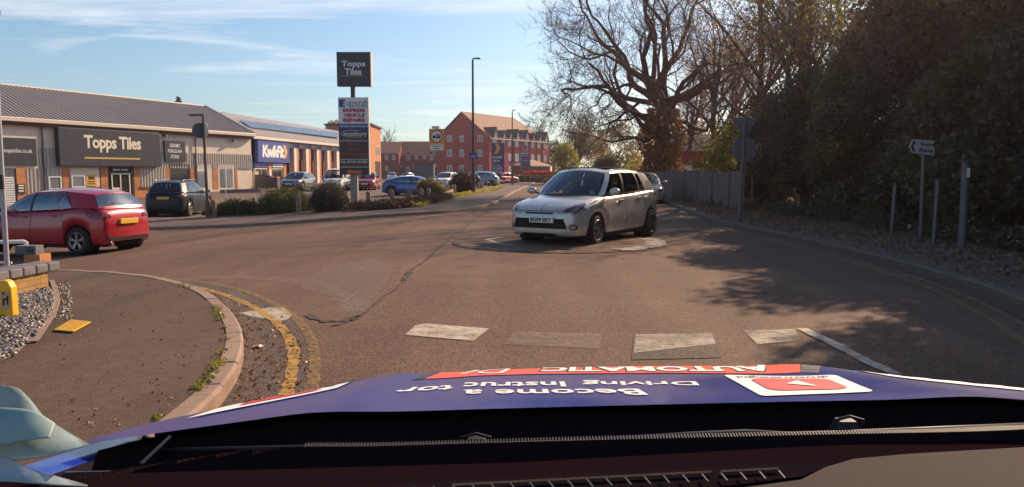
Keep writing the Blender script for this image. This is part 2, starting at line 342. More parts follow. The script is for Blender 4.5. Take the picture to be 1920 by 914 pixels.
# ------------------------------------------------ ground sheets
def drape(name, poly, off, mt, sp=1.0, parent=None, kind='structure', zf=None, skirt=0, uvf=None, **kw):
    """a sheet with outline POLY (xy), following the terrain at height OFF"""
    poly = [Vector((p[0], p[1])) for p in poly]
    out = []
    for i, a in enumerate(poly):
        b = poly[(i + 1) % len(poly)]; n = max(1, int((b - a).length / sp))
        out += [a.lerp(b, k / n) for k in range(n)]
    xs = [p.x for p in out]; ys = [p.y for p in out]
    pts = list(out)
    def inside(x, y):
        c = False; j = len(poly) - 1
        for i in range(len(poly)):
            xi, yi = poly[i]; xj, yj = poly[j]
            if (yi > y) != (yj > y) and x < (xj - xi) * (y - yi) / (yj - yi) + xi: c = not c
            j = i
        return c
    gx = min(xs) + sp / 2
    while gx < max(xs):
        gy = min(ys) + sp / 2
        while gy < max(ys):
            if inside(gx, gy): pts.append(Vector((gx, gy)))
            gy += sp
        gx += sp
    n = len(out)
    vo, eo, fo, *_ = delaunay_2d_cdt(pts, [(i, (i + 1) % n) for i in range(n)], [], 0, 1e-4)
    b = MB(); zf = zf or T
    keep = [f for f in fo if inside(sum(vo[i].x for i in f) / len(f), sum(vo[i].y for i in f) / len(f))]
    b.v = [(v.x, v.y, zf(v.x, v.y) + off) for v in vo]
    for f in keep:
        a, c, d = (vo[i] for i in f[:3])
        if (c - a).cross(d - a) < 0: f = f[::-1]
        b.f.append(tuple(f)); b.mi.append(0)
    if skirt:
        k = len(b.v); b.v += [(p.x, p.y, T(p.x, p.y) + off - skirt) for p in out]; t0 = len(b.v)
        b.v += [(p.x, p.y, T(p.x, p.y) + off) for p in out]
        for i in range(n): j = (i + 1) % n; b.f.append((t0 + i, k + i, k + j, t0 + j)); b.mi.append(0)
    return b.build(name, mt, parent, world=parent is not None, kind=kind, **kw)
def smooth(pts, n=6):
    """Catmull-Rom through points"""
    pts = [Vector(p) for p in pts]; o = []
    for i in range(len(pts) - 1):
        p0 = pts[max(i - 1, 0)]; p1 = pts[i]; p2 = pts[i + 1]; p3 = pts[min(i + 2, len(pts) - 1)]
        for k in range(n):
            t = k / n
            o.append(.5 * ((2 * p1) + (p2 - p0) * t + (2 * p0 - 5 * p1 + 4 * p2 - p3) * t * t + (3 * p1 - p0 - 3 * p2 + p3) * t ** 3))
    o.append(pts[-1]); return o
def xy(pts): return [Vector((p[0], p[1])) for p in pts]
def off_line(pl, d):
    o = []
    for i in range(len(pl)):
        t = (pl[min(i + 1, len(pl) - 1)] - pl[max(i - 1, 0)]).normalized(); o.append(pl[i] + Vector((-t.y, t.x)) * d)
    return o
def ribbon(name, line, w0, off, mt, zf=None, jitter=0, dash=None, taper=None, **kw):
    """flat painted strip along LINE (xy)"""
    b = MB(); zf = zf or T; L = 0; prev = None
    A = off_line(line, w0 / 2); B = off_line(line, -w0 / 2); idx = []
    for i in range(len(line)):
        j1 = (rnd.random() - .5) * jitter; j2 = (rnd.random() - .5) * jitter
        t = (A[i] - B[i]).normalized() if (A[i] - B[i]).length else Vector((1, 0))
        a = A[i] + t * j1; c = B[i] - t * j2
        b.v += [(a.x, a.y, zf(a.x, a.y) + off), (c.x, c.y, zf(c.x, c.y) + off)]
    for i in range(len(line) - 1):
        L += (line[i + 1] - line[i]).length
        if dash and (L % (dash[0] + dash[1])) > dash[0]: continue
        b.f.append((2 * i, 2 * i + 1, 2 * i + 3, 2 * i + 2)); b.mi.append(0)
    kw.setdefault('kind', 'structure')
    return b.build(name, mt, **kw)
def dense(line, step=.3):
    o = []
    for i in range(len(line) - 1):
        n = max(1, int((line[i + 1] - line[i]).length / step)); o += [line[i].lerp(line[i + 1], k / n) for k in range(n)]
    o.append(line[-1]); return o
def kerb(name, line, side, wd=.125, h=.11, seg=.915, mt=None):
    """kerb stones with real joints; SIDE +1: footway lies left of the line"""
    b = MB(); line = dense(line, seg / 3.0)
    inn = off_line(line, side * wd); inn2 = off_line(line, side * .02)
    i = 0
    while i < len(line) - 1:
        j = min(i + 3, len(line) - 1); n = j - i
        dz = (rnd.random() - .5) * .008
        k = len(b.v)
        for q in range(i, j + 1):
            sh = .0
            o = line[q]; m = inn2[q]; e = inn[q]; z = T(o.x, o.y)
            if q == j: o, m, e = (x.lerp(y, .014) for x, y in ((line[j], line[j - 1]), (inn2[j], inn2[j - 1]), (inn[j], inn[j - 1])))
            b.v += [(o.x, o.y, z - .05), (o.x, o.y, z + h - .02 + dz), (m.x, m.y, z + h + dz), (e.x, e.y, z + h + dz), (e.x, e.y, z - .05)]
        for q in range(n):
            for r in range(4):
                a = k + q * 5 + r; f = (a, a + 1, a + 6, a + 5); b.f.append(f if side > 0 else f[::-1]); b.mi.append(0)
        for q in (0, n):
            a = k + q * 5; b.f.append((a, a + 1, a + 2, a + 3, a + 4)); b.mi.append(0)
        i = j
    return b.build(name, mt or M['conc'], kind='structure')

# base sheet to the horizon
xs = sorted(set([-3000, -1200, -500, -250, -150, -100, -70, 3000, 1200, 500, 250, 150, 100, 70] + [x * 1.0 for x in range(-56, 57, 1)]))
ys = sorted(set([-60, -30, -15, 3500, 2000, 1200, 700, 450, 300, 240, 200, 170, 150, 130, 115, 100] + [y * 1.0 for y in range(-8, 92, 1)]))
b = MB(); b.v = [(x, y, T(x, y)) for y in ys for x in xs]; nx = len(xs)
b.f = [(j * nx + i, j * nx + i + 1, (j + 1) * nx + i + 1, (j + 1) * nx + i) for j in range(len(ys) - 1) for i in range(nx - 1)]; b.mi = [0] * len(b.f)
b.build('road', M['road'], kind='structure')

# ---- near island footway (left foreground)
k1 = smooth(xy([G(*p) for p in [(-420, 545), (-180, 528), (95, 519), (180, 521), (262, 528), (330, 541), (384, 560), (424, 590), (448, 625), (457, 660), (450, 700), (426, 745), (385, 790), (300, 860), (120, 960), (-300, 1200)]]), 6)
kerb('kerb', k1, -1)
inn = off_line(k1, -.11)
drape('footway', inn + [Vector((-9, 2.0)), Vector((-12, 6))], .106, M['pave'], .5)
# gutter band of dark broken asphalt between kerb and the yellow lines
gl = [p for p in k1 if p.y < 10.3 and p.y > 2.0 and p.x > -5.2]
gb = off_line(gl, .62)
ribbon('gutter', off_line(dense(gl, .12), .26), .52, .004, M['debris'], jitter=.10)
def pline(pts, n=5): return smooth(xy([G(*p) for p in pts]), n)
y1 = pline([(262, 527), (330, 533), (400, 548), (455, 568), (505, 595), (534, 625), (549, 655), (549, 690), (540, 730), (520, 780)])
y2 = pline([(262, 521), (340, 526), (410, 536), (470, 552), (525, 578), (562, 605), (583, 638), (590, 668), (590, 700), (580, 740), (560, 790)])
ribbon('yellow_line', dense(y1, .07), .085, .009, M['yellow_line'], jitter=.02)
ribbon('yellow_line', dense(y2, .07), .085, .009, M['yellow_faint'], jitter=.02)
# ---- far left footway in front of the trade park
k2 = smooth(xy([G(*p) for p in [(-500, 434), (-200, 433), (60, 433), (262, 432), (380, 429), (500, 423.5), (640, 413.5), (760, 405), (850, 399), (905, 391), (935, 380), (952, 370), (970, 359), (992, 349), (1012, 342)]]) + [Vector((9, 118)), Vector((12, 150))], 6)
kerb('kerb', k2, 1)
bk = xy([G(*p) for p in [(1004, 339.5), (990, 343.6), (960, 348), (925, 354.5), (885, 364), (850, 374), (820, 384), (760, 391.5), (700, 397), (640, 400.5), (560, 404.5), (480, 408), (400, 411.5), (262, 413), (60, 413), (-200, 413), (-500, 413)]])
drape('footway', off_line(k2, .11)[:-7] + [Vector((8.2, 116))] + bk, .106, M['pavefar'], 1.0)
yl3 = [p for p in k2 if p.x > -13]
ribbon('yellow_line', dense(off_line(yl3, -.32), .2), .09, .009, M['yellow_faint'], jitter=.015)
ribbon('yellow_line', dense(off_line([p for p in yl3 if p.y > 30], -.55), .2), .09, .009, M['yellow_faint'], jitter=.015)
# planted verge behind the far footway
vg = xy([G(*p) for p in [(393, 411.5), (480, 408), (560, 404.5), (640, 400.5), (700, 397), (760, 391.5), (820, 384), (850, 374), (885, 364), (925, 354.5), (960, 348), (990, 343.6)]])
vgb = off_line(vg, 1.5)
drape('verge', [p + Vector((0, 0)) for p in vg] + vgb[::-1], .125, M['soil'], 1.0, skirt=.1)
drape('car_park', [Vector(p) for p in ((-70, 21.5), (-11.2, 30.2))] + [p + Vector((-.1, .1)) for p in off_line(vg, 1.45)][0:] + [Vector((4, 125)), Vector((-30, 160)), Vector((-80, 130))], .012, M['carpark'], 2.0)
# ---- right footway, kerb and bank
k3 = smooth(xy([G(*p) for p in [(1210, 366), (1235, 376), (1265, 388), (1300, 402), (1345, 419), (1400, 433), (1470, 447), (1560, 469), (1640, 489), (1740, 516), (1850, 552), (1960, 600), (2150, 700), (2600, 960)]]), 6)
k3 = [Vector((9.5, 150)), Vector((9.2, 110)), Vector((8.6, 75)), Vector((8.1, 55))] + k3
kerb('kerb', k3, 1, h=.10, mt=M['conc_shade'])
rb = [p + Vector((2.3, .3)) for p in k3]
drape('footway', off_line(k3, .11) + rb[::-1], .096, M['pavefar'], 1.0)
def bank(x, y): return .1 + .5 * S((x - 8.6) / 5.0)
drape('bank', [p + Vector((2.28, .3)) for p in k3] + [Vector((40, -4)), Vector((60, 40)), Vector((60, 150))], .0, M['soil'], 1.4, zf=bank)
k3n = [p for p in k3 if p.y < 60]
ribbon('yellow_line', dense(off_line(k3n, -.30), .2), .08, .009, M['yellow_faint'], jitter=.02)
ribbon('yellow_line', dense(off_line(k3n, -.52), .2), .08, .009, M['yellow_faint'], jitter=.02)
# gravelly gutter on the right
ribbon('gutter', dense(off_line(k3n, -.12), .2), .2, .005, M['debris'], jitter=.06)

# ---- mini roundabout: worn raised disc, arrow remains
rc = G(1045, 455)
b = MB(); n = 72
ring = []
for k in range(n):
    a = 2 * math.pi * k / n; ring.append((rc.x + math.cos(a) * (2.05 + .05 * math.sin(5 * a) + .04 * rnd.random()), rc.y + math.sin(a) * (2.05 + .05 * math.sin(3 * a)) * 1.0))
vv = [(x, y, .004) for x, y in ring] + [(rc.x + (x - rc.x) * .95, rc.y + (y - rc.y) * .95, .022) for x, y in ring] + [(rc.x, rc.y, .055)]
b.add(vv, [(k, (k + 1) % n, n + (k + 1) % n, n + k) for k in range(n)] + [(n + k, n + (k + 1) % n, 2 * n) for k in range(n)])
b.build('mini_roundabout', M['road'], kind='structure', smooth=True)
def poly_mark(name, pts, off, mt): return drape(name, [G(*p) for p in pts], off, mt, .5)
def arc(cx, cy, r, a0, a1, n=20): return [Vector((cx + r * math.cos(R(a0 + (a1 - a0) * k / n)), cy + r * math.sin(R(a0 + (a1 - a0) * k / n)))) for k in range(n + 1)]
ribbon('road_marking', arc(rc.x, rc.y, 1.98, 175, 250, 40), .22, .030, M['white_faint'], zf=lambda x, y: 0, jitter=.1)
ribbon('road_marking', arc(rc.x, rc.y, 2.0, -60, 20, 40), .36, .031, M['white_line'], zf=lambda x, y: 0, jitter=.15)
ribbon('road_marking', arc(rc.x, rc.y, 1.9, 25, 160, 40), .25, .030, M['white_faint'], zf=lambda x, y: 0, jitter=.1)
ribbon('road_crack', arc(rc.x, rc.y, 2.1, 150, 300, 60), .06, .012, M['crack'], zf=lambda x, y: 0, jitter=.06)
hz = lambda x, y: .036
ribbon('road_marking', dense(xy([H(945, 444, .04), H(912, 449, .04)]), .1), .10, 0, M['white_line'], zf=hz)
ribbon('road_marking', dense(xy([H(912, 449, .04), H(940, 458, .04), H(968, 460, .04)]), .1), .10, .004, M['white_line'], zf=hz)
# ---- give way bars in front of the bonnet
for pts, m in (([(778, 612), (800, 609), (917, 618), (888, 641), (760, 630)], 'white_line'), ([(965, 624), (1128, 628), (1124, 656), (945, 647)], 'white_faint'),
               ([(1192, 629), (1335, 627), (1342, 647), (1188, 664)], 'white_line2'), ([(1395, 622), (1490, 619), (1500, 640), (1420, 648)], 'white_line2')):
    poly_mark('give_way_bar', pts, .009, M[m])
ribbon('road_marking', dense(xy([G(1502, 618), G(1560, 645), G(1625, 680), G(1680, 705)]), .08), .10, .013, M['white_line'], jitter=.02)
# white lozenge over the yellow lines
poly_mark('road_marking', [(445, 589), (505, 578), (532, 578), (548, 592), (540, 600), (520, 604), (492, 598)], .006, M['white_line'])
# small white scraps and faint longitudinal lines
for a, c, w_ in (((590, 425.5), (622, 423), .10), ((482, 438.5), (503, 437), .10), ((375, 455), (405, 454), .12), ((225, 462), (250, 459), .12), ((985, 447.5), (1010, 446), .1), ((1238, 422), (1262, 424), .15), ((1262, 402), (1290, 399), .12)):
    ribbon('road_marking', dense(xy([G(*a), G(*c)]), .1), w_, .008, M['white_line2'])
ribbon('road_marking', dense(xy([G(790, 497), G(870, 497), G(1000, 501), G(1100, 506)]), .15), .05, .006, M['white_faint'], jitter=.02)
ribbon('worn_patch', dense(xy([G(380, 520), G(520, 523), G(600, 536), G(650, 560), G(668, 585)]), .15), .35, .004, M['scuffed'], jitter=.25)
# worn pale stripped patch
drape('worn_patch', xy([G(*p) for p in [(575, 520), (625, 498), (690, 488), (745, 500), (725, 530), (700, 560), (672, 588), (625, 590), (640, 560), (610, 540)]]), .0055, M['scuffed'], .3)
# long crack
def crk(pts, w_, off=.0075):
    l = dense(smooth(xy([G(*p) for p in pts]), 4), .07); l = [p + Vector((rnd.uniform(-.012, .012), rnd.uniform(-.02, .02))) for p in l]
    ribbon('road_crack', l, w_, off, M['crack'], jitter=w_ * 1.1)
crk([(655, 603), (690, 583), (715, 560), (745, 540), (757, 525)], .022)
crk([(757, 527), (765, 515), (775, 505)], .07)
crk([(775, 505), (800, 487), (830, 460), (870, 428), (905, 402), (935, 384), (960, 365)], .030)
crk([(575, 592), (610, 604), (640, 602), (668, 594)], .06)
crk([(620, 612), (650, 606), (674, 598)], .035)
crk([(725, 500), (748, 504)], .03)
crk([(930, 520), (700, 512), (560, 506), (430, 500)], .008)
poly_mark('tarmac_patch', [(1188, 628), (1345, 626), (1352, 672), (1184, 676)], .005, M['debris'])
# ------------------------------------------------ lettering
_fc = {}
def text(parent, s, mt, M4, width=None, height=None, bold=.0, ext=.004, name='lettering', align='CENTER', shear=0, mapf=None, spacing=1.0, label=None, maxw=None):
    """M4 maps text plane (x right, y up, z out) to the parent's local space; width/height fit the text box"""
    c = bpy.data.curves.new('t', 'FONT'); c.body = s; c.size = 1; c.offset = bold; c.extrude = 0; c.shear = shear; c.space_character = spacing; c.space_line = 1.0; c.resolution_u = 2
    c.align_x = align
    o = bpy.data.objects.new('t', c); COL.objects.link(o); dg = bpy.context.evaluated_depsgraph_get()
    me = bpy.data.meshes.new_from_object(o.evaluated_get(dg)); bpy.data.objects.remove(o); bpy.data.curves.remove(c)
    vs = [v.co.copy() for v in me.vertices]; fs = [tuple(p.vertices) for p in me.polygons]; bpy.data.meshes.remove(me)
    if not vs: return
    x0 = min(v.x for v in vs); x1 = max(v.x for v in vs); y0 = min(v.y for v in vs); y1 = max(v.y for v in vs)
    sx = sy = None
    if width: sx = width / (x1 - x0)
    if height: sy = height / (y1 - y0)
    if sx is None: sx = sy
    if sy is None: sy = sx
    if maxw and (x1 - x0) * sx > maxw: sx = maxw / (x1 - x0)
    cx = (x0 + x1) / 2 if align == 'CENTER' else x0; cy = (y0 + y1) / 2
    b = MB()
    P0 = [((v.x - cx) * sx, (v.y - cy) * sy) for v in vs]
    if mapf: b.v = [tuple(mapf(x, y)) for x, y in P0]
    else: b.v = [tuple(M4 @ Vector((x, y, ext))) for x, y in P0]
    b.f = fs; b.mi = [0] * len(fs)
    kw = {'label': label} if label else {}
    return b.build(name, mt, parent, **kw)
def plane4(o, xd, yd):
    xd = Vector(xd).normalized(); yd = Vector(yd).normalized(); z = xd.cross(yd)
    m = Matrix.Identity(4)
    for i in range(3): m[i][0] = xd[i]; m[i][1] = yd[i]; m[i][2] = z[i]; m[i][3] = o[i]
    return m

def scribble(parent, M4, width, height, mt, words=3, seed=0, name='small_print'):
    """print too small to read in the picture: a row of word-length strokes"""
    g = random.Random(seed); b = MB(); ws_ = [g.uniform(.5, 1) for _ in range(words)]; gap = .12; k = width / (sum(ws_) + gap * (words - 1)); x = -width / 2
    for w_ in ws_:
        n = max(2, int(w_ * k / (height * .9)))
        for i in range(n):
            x0 = x + w_ * k * i / n; x1 = x + w_ * k * (i + .72) / n; h = height * g.choice((.5, .35, .45)); 
            b.add([M4 @ Vector(q) for q in ((x0, -height / 2, .001), (x1, -height / 2, .001), (x1, h, .001), (x0, h, .001))], [(0, 1, 2, 3)])
        x += (w_ + gap) * k
    return b.build(name, mt, parent)
# ------------------------------------------------ wall frames for buildings
class Wall:
    def __init__(s, A, B):
        s.A = Vector((A[0], A[1], 0)); s.B = Vector((B[0], B[1], 0)); s.u = (s.B - s.A).normalized(); s.n = Vector((s.u.y, -s.u.x, 0)); s.L = (s.B - s.A).length
    def at(s, px, py):
        d = ray(px, py); t = (s.A - CP).dot(s.n) / d.dot(s.n); p = CP + d * t; return (p - s.A).dot(s.u), p.z
    def pt(s, a, z, d=0): p = s.A + s.u * a + s.n * d; return Vector((p.x, p.y, z))
    def box(s, b, s0, s1, z0, z1, d0, d1):
        s0, s1 = min(s0, s1), max(s0, s1); z0, z1 = min(z0, z1), max(z0, z1)
        b.hexa([s.pt(s0, z0, d1), s.pt(s1, z0, d1), s.pt(s1, z0, d0), s.pt(s0, z0, d0), s.pt(s0, z1, d1), s.pt(s1, z1, d1), s.pt(s1, z1, d0), s.pt(s0, z1, d0)])
    def rect(s, px0, py0, px1, py1):    # py's measured at the mid of the rectangle
        m = (px0 + px1) / 2; s0 = s.at(px0, py0)[0]; s1 = s.at(px1, py0)[0]; return s0, s1, s.at(m, py1)[1], s.at(m, py0)[1]
    def M4(s, a, z, d): return plane4(s.pt(a, z, d), s.u, (0, 0, 1))
    def part(s, name, mt, parent, r, d0, d1, bevel=0, **kw):
        b = MB(); s.box(b, r[0], r[1], r[2], r[3], d0, d1); return b.build(name, mt, parent, world=True, bevel=bevel, **kw)
    def corr(s, name, mt, parent, r, d=.02, pitch=.24, dep=.05, **kw):
        b = MB(); s0, s1, z0, z1 = r; n = max(1, int((s1 - s0) / pitch)); p = (s1 - s0) / n; pts = []
        for i in range(n):
            a = s0 + i * p; pts += [(a, d), (a + .35 * p, d), (a + .45 * p, d + dep), (a + .9 * p, d + dep)]
        pts.append((s1, d))
        for a, q in pts: b.v += [tuple(s.pt(a, z0, q)), tuple(s.pt(a, z1, q))]
        for i in range(len(pts) - 1): b.f.append((2 * i, 2 * i + 2, 2 * i + 3, 2 * i + 1)); b.mi.append(0)
        return b.build(name, mt, parent, world=True, **kw)
    def scr(s, parent, mt, r, d, words=2, seed=0): return scribble(parent, MW[parent].inverted() @ s.M4((r[0] + r[1]) / 2, (r[2] + r[3]) / 2, d), r[1] - r[0], r[3] - r[2], mt, words, seed)
    def txt(s, parent, st, mt, r, d, **kw):
        return text(parent, st, mt, MW[parent].inverted() @ s.M4((r[0] + r[1]) / 2, (r[2] + r[3]) / 2, d), width=r[1] - r[0], height=r[3] - r[2], **kw)
def base_of(w): p = w.pt(w.L / 2, T(*w.pt(w.L / 2, 0)[:2])); return p
def ribroof(name, mt, parent, c, pitch=.33, dep=.05, **kw):
    """ribbed metal roof on quad c = (eave0, eave1, ridge1, ridge0)"""
    b = MB(); c = [Vector(p) for p in c]; nrm = (c[1] - c[0]).cross(c[3] - c[0]).normalized()
    L = (c[1] - c[0]).length; n = int(L / pitch)
    for i in range(n + 1):
        for t, q in ((i / n, 0), (min(1, (i + .55) / n), 0), (min(1, (i + .62) / n), dep), (min(1, (i + .9) / n), dep)):
            b.v += [tuple(c[0].lerp(c[1], t) + nrm * q), tuple(c[3].lerp(c[2], t) + nrm * q)]
    for i in range(len(b.v) // 2 - 1): b.f.append((2 * i, 2 * i + 2, 2 * i + 3, 2 * i + 1)); b.mi.append(0)
    return b.build(name, mt, parent, world=True, **kw)

roofmat = mat('brown_grey_roof_sheet', (.27, .215, .18), rough=.45, metal=.15, var=.1, vscale=.6)
roofmat2 = mat('pale_roof_sheet', (.52, .43, .36), rough=.45, metal=.15, var=.08, vscale=.6)
def hp(px, py, z):   # point on the ray at height z
    return H(px, py, z)
# ---- tile shop
E = 4.75; RG = 7.9
A = hp(-260, 203, E); B = hp(470, 252, E)
W1 = Wall(A, B)
shop = thing('tile_shop', 'long low tile shop with ribbed brown roof and large charcoal sign over its door', 'shop building', base_of(W1))
b = MB(); W1.box(b, 0, W1.L, -1.2, E - .25, -16, 0); b.build('wall', M['cream'], shop, world=True)
R1 = hp(385, 200, RG); R0 = R1 + (A - B) * 1.0 * ((W1.L + 4) / (A - B).length)
ov = .35
eA = W1.pt(-1, E + .05, ov); eB = W1.pt(W1.L + .1, E + .05, ov)
ribroof('roof', roofmat, shop, [eA, eB, R1, R0])
bb = MB(); bq = W1.pt(W1.L, E, -16); b2_ = MB()
b2_.add([eB, bq, R1, W1.pt(-1, E, -16), R0], [(0, 1, 2), (1, 3, 4, 2)]); b2_.build('rear_roof', roofmat, shop, world=True)
b = MB(); b.tube([R0 + Vector((0, 0, .03)), R1 + Vector((0, 0, .03))], .09, 6); b.tube([R1 + Vector((0, 0, .05)), eB + Vector((0, 0, .06))], .11, 6); b.build('ridge_capping', M['fascia'], shop, world=True)
b = MB(); W1.box(b, -1, W1.L + .12, E - .22, E + .06, .2, .5); b.build('gutter', M['fascia'], shop, world=True, bevel=.04)
b = MB(); W1.box(b, -1, W1.L, E - .42, E - .23, .01, .35); b.build('soffit', mat('soffit_brown', (.10, .04, .03), rough=.8), shop, world=True)
zb = W1.at(225, 315)[1]; zt = W1.at(225, 283)[1]
W1.corr('corrugated_band', M['steel'], shop, (0, W1.L, zb, zt), d=.03)
brz = -1.1
for x0, x1 in ((28, 45), (115, 127), (186, 200), (249, 259.5), (308, 316), (355, 364), (397, 406), (438, 443)):
    r = W1.rect(x0, 315, x1, 380); W1.part('brick_pier', M['brick_or'], shop, (r[0], r[1], brz, zb - .01), 0, .10)
# left white shuttered opening
r = W1.rect(-20, 316, 27, 395); W1.part('shutter_surround', M['polegrey'], shop, (r[0], r[1], brz, zb - .01), 0, .06)
for k in range(14):
    r = W1.rect(2, 331, 24, 393); h = (r[3] - r[2]) / 14
    W1.part('shutter_slat', M['white'], shop, (r[0], r[1], r[2] + k * h, r[2] + k * h + h * .72), .061, .11)
W1.corr('corrugated_panel', M['steel'], shop, (*W1.rect(45, 315, 80, 390)[:2], brz, zb - .01), d=.03)
W1.corr('corrugated_panel', M['steel'], shop, (*W1.rect(82, 315, 115, 390)[:2], brz, zb - .01), d=.03)
W1.corr('corrugated_panel', M['steel'], shop, (*W1.rect(260, 315, 308, 390)[:2], W1.at(284, 350)[1], zb - .01), d=.06)
W1.part('sill', mat('brown_sill', (.14, .05, .035), rough=.7), shop, (*W1.rect(260, 350, 308, 353)[:2], W1.at(284, 353)[1], W1.at(284, 350)[1]), 0, .16)
W1.part('brick_wall', M['brick_or'], shop, (*W1.rect(260, 350, 308, 353)[:2], brz, W1.at(284, 353)[1] - .01), 0, .08)
def window(wl, par, r, fr=M['white'], pane=M['glass_dk'], fw=.08, d=.05, mull=1):
    b = MB(); s0, s1, z0, z1 = r
    wl.box(b, s0, s0 + fw, z0, z1, 0, d + .03); wl.box(b, s1 - fw, s1, z0, z1, 0, d + .03); wl.box(b, s0 + fw, s1 - fw, z1 - fw, z1, 0, d + .03); wl.box(b, s0 + fw, s1 - fw, z0, z0 + fw, 0, d + .03)
    for k in range(1, mull + 1):
        m = s0 + (s1 - s0) * k / (mull + 1); wl.box(b, m - fw * .35, m + fw * .35, z0 + fw, z1 - fw, 0, d + .02)
    f = b.build('window', fr, par, world=True)
    b = MB(); wl.box(b, s0 + fw * .9, s1 - fw * .9, z0 + fw * .9, z1 - fw * .9, 0, d); b.build('pane', pane, f, world=True)
    return f
window(W1, shop, W1.rect(88, 331, 112, 356), pane=M['glass_lt'], mull=0, d=.12)
W1.part('white_panel', M['offwhite'], shop, W1.rect(129, 316, 184, 351), 0, .08)
window(W1, shop, W1.rect(131, 329, 156, 352), pane=M['glass_lt'], mull=0, d=.12)
yp = W1.part('poster', M['yellow'], shop, W1.rect(159, 328, 178.5, 349), .081, .12)
W1.part('poster_block', M['dark_sign'], yp, W1.rect(163, 331, 175, 337), .12, .125)
for q in (340, 344): W1.part('poster_block', M['dark_sign'], yp, W1.rect(162, q, 176, q + 2), .12, .125)
sg = W1.part('small_sign', M['dark_sign'], shop, W1.rect(29.5, 345, 43.5, 364), .101, .14)
for q in (347, 352, 357): W1.part('small_sign_line', M['letterw'], sg, W1.rect(32, q, 41.5, q + 2.6), .14, .145)
# entrance
r = W1.rect(200, 313, 249, 384)
W1.part('entrance_frame', M['dark_sign'], shop, (r[0], r[1], brz, r[3]), .0, .10)
W1.part('entrance_glass', M['glass_dk'], shop, (*W1.rect(203, 330, 246, 380)[:2], W1.at(225, 376)[1], W1.at(225, 329)[1]), .10, .125)
dr = W1.rect(206, 326, 240, 385)
for px_ in (206.5, 222.5, 239.5):
    q = W1.rect(px_ - .9, 326, px_ + .9, 380); W1.part('door_frame', M['letter'], shop, (q[0], q[1], brz, q[3]), .125, .17)
q = W1.rect(206, 325.5, 241, 327.5); W1.part('door_frame', M['letter'], shop, q, .126, .16)
q = W1.rect(207, 352, 221.5, 358); W1.part('door_notice', M['offwhite'], shop, q, .126, .15)
q = W1.rect(203, 315, 243, 322); tsn = W1.part('transom_sign', M['blackm'], shop, q, .10, .13)
W1.scr(tsn, M['letterw'], W1.rect(209, 317, 238, 320), .134, 2)
# doors and windows to the right
window(W1, shop, W1.rect(316, 309, 353, 341), mull=0, fr=M['dark_sign'], d=.06)
b = W1.part('white_door', M['offwhite'], shop, (*W1.rect(366, 309, 396, 365)[:2], brz, W1.at(380, 309)[1]), 0, .08)
W1.part('door_panel', M['glass_lt'], shop, W1.rect(369, 322, 384, 352), .08, .10)
b = W1.part('white_door', M['offwhite'], shop, (*W1.rect(407, 311, 438, 365)[:2], brz, W1.at(420, 309)[1]), 0, .08)
for a_, c_ in ((411, 421), (424, 434)): W1.part('door_panel', M['glass_lt'], shop, W1.rect(a_, 317, c_, 352), .08, .10)
W1.part('kickboard', M['white'], shop, (*W1.rect(366, 309, 440, 365)[:2], brz, W1.at(400, 357)[1] ), .08, .16)
# big sign
r = W1.rect(100, 244.5, 290.5, 312); bs = W1.part('shop_sign', M['dark_sign'], shop, r, .06, .45, bevel=.02)
W1.txt(bs, 'Topps Tiles', M['letter'], W1.rect(148, 256, 255, 287), .46, bold=.03, spacing=.92)
W1.part('underline', M['gold'], bs, W1.rect(150, 296, 254, 299), .45, .465)
W1.part('panel_surround', M['offwhite'], shop, W1.rect(-60, 252, 67, 316), .02, .09)
sg = W1.part('shop_sign', M['dark_sign'], shop, W1.rect(-55, 258, 64, 311), .09, .16)
W1.txt(sg, 'toppstiles.co.uk', M['letterw'], W1.rect(3, 279, 57, 289), .165, bold=.01)
sg = W1.part('shop_sign', M['dark_sign'], shop, W1.rect(305, 265, 343.5, 303), .06, .2)
for st, y0, y1 in (('CERAMIC', 270, 277), ('PORCELAIN', 280.5, 287), ('STONE', 291, 297.5)):
    hw = {'CERAMIC': 10, 'PORCELAIN': 13, 'STONE': 7.5}[st]; W1.txt(sg, st, M['letterw'], W1.rect(324 - hw, y0, 324 + hw, y1), .205, bold=.02)
for px_ in (79.5, 365.5):
    s0, z0 = W1.at(px_, 300); b = MB(); b.tube([W1.pt(s0, E - .3, .3), W1.pt(s0, E - .55, .12), W1.pt(s0, -1, .12)], .055, 8); b.build('downpipe', M['polegrey'], shop, world=True)
for px_, py_ in ((293, 255), (434, 264), (306, 255)):
    s0, z0 = W1.at(px_, py_); b = MB(); b.box(W1.pt(s0, z0, .25), (.25, .35, .18)); b.build('floodlight', M['signback'], shop, world=True)

# ---- tyre centre
E2 = 4.7
A = hp(473, 256, E2); B = hp(642, 272.5, E2); W2 = Wall(A, B)
kf = thing('tyre_centre', 'tyre fitting garage with blue fascia, open bays and solar panels on a pale roof', 'garage building', base_of(W2))
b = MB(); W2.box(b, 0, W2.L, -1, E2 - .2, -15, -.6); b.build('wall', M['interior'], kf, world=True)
K1 = hp(636, 246.5, 7.7); K0 = hp(415, 210.5, 7.7)
eA = W2.pt(-1.2, E2 + .05, .35); eB = W2.pt(W2.L + .5, E2 + .05, .35)
ribroof('roof', roofmat2, kf, [eA, eB, K1, K0], pitch=.5)
b = MB(); b.add([eB, W2.pt(W2.L, E2, -14), K1, W2.pt(-1, E2, -14), K0, eA], [(0, 1, 2), (1, 3, 4, 2), (5, 4, 3)]); b.build('rear_roof', roofmat, kf, world=True)
b = MB(); W2.box(b, -1.3, W2.L + .5, E2 - .22, E2 + .04, .2, .5); b.build('gutter', M['fascia'], kf, world=True)
def onroof(px, py, lift=.1):
    n = (eB - eA).cross(K0 - eA).normalized(); d = ray(px, py); t = (eA + n * lift - CP).dot(n) / d.dot(n); return CP + d * t
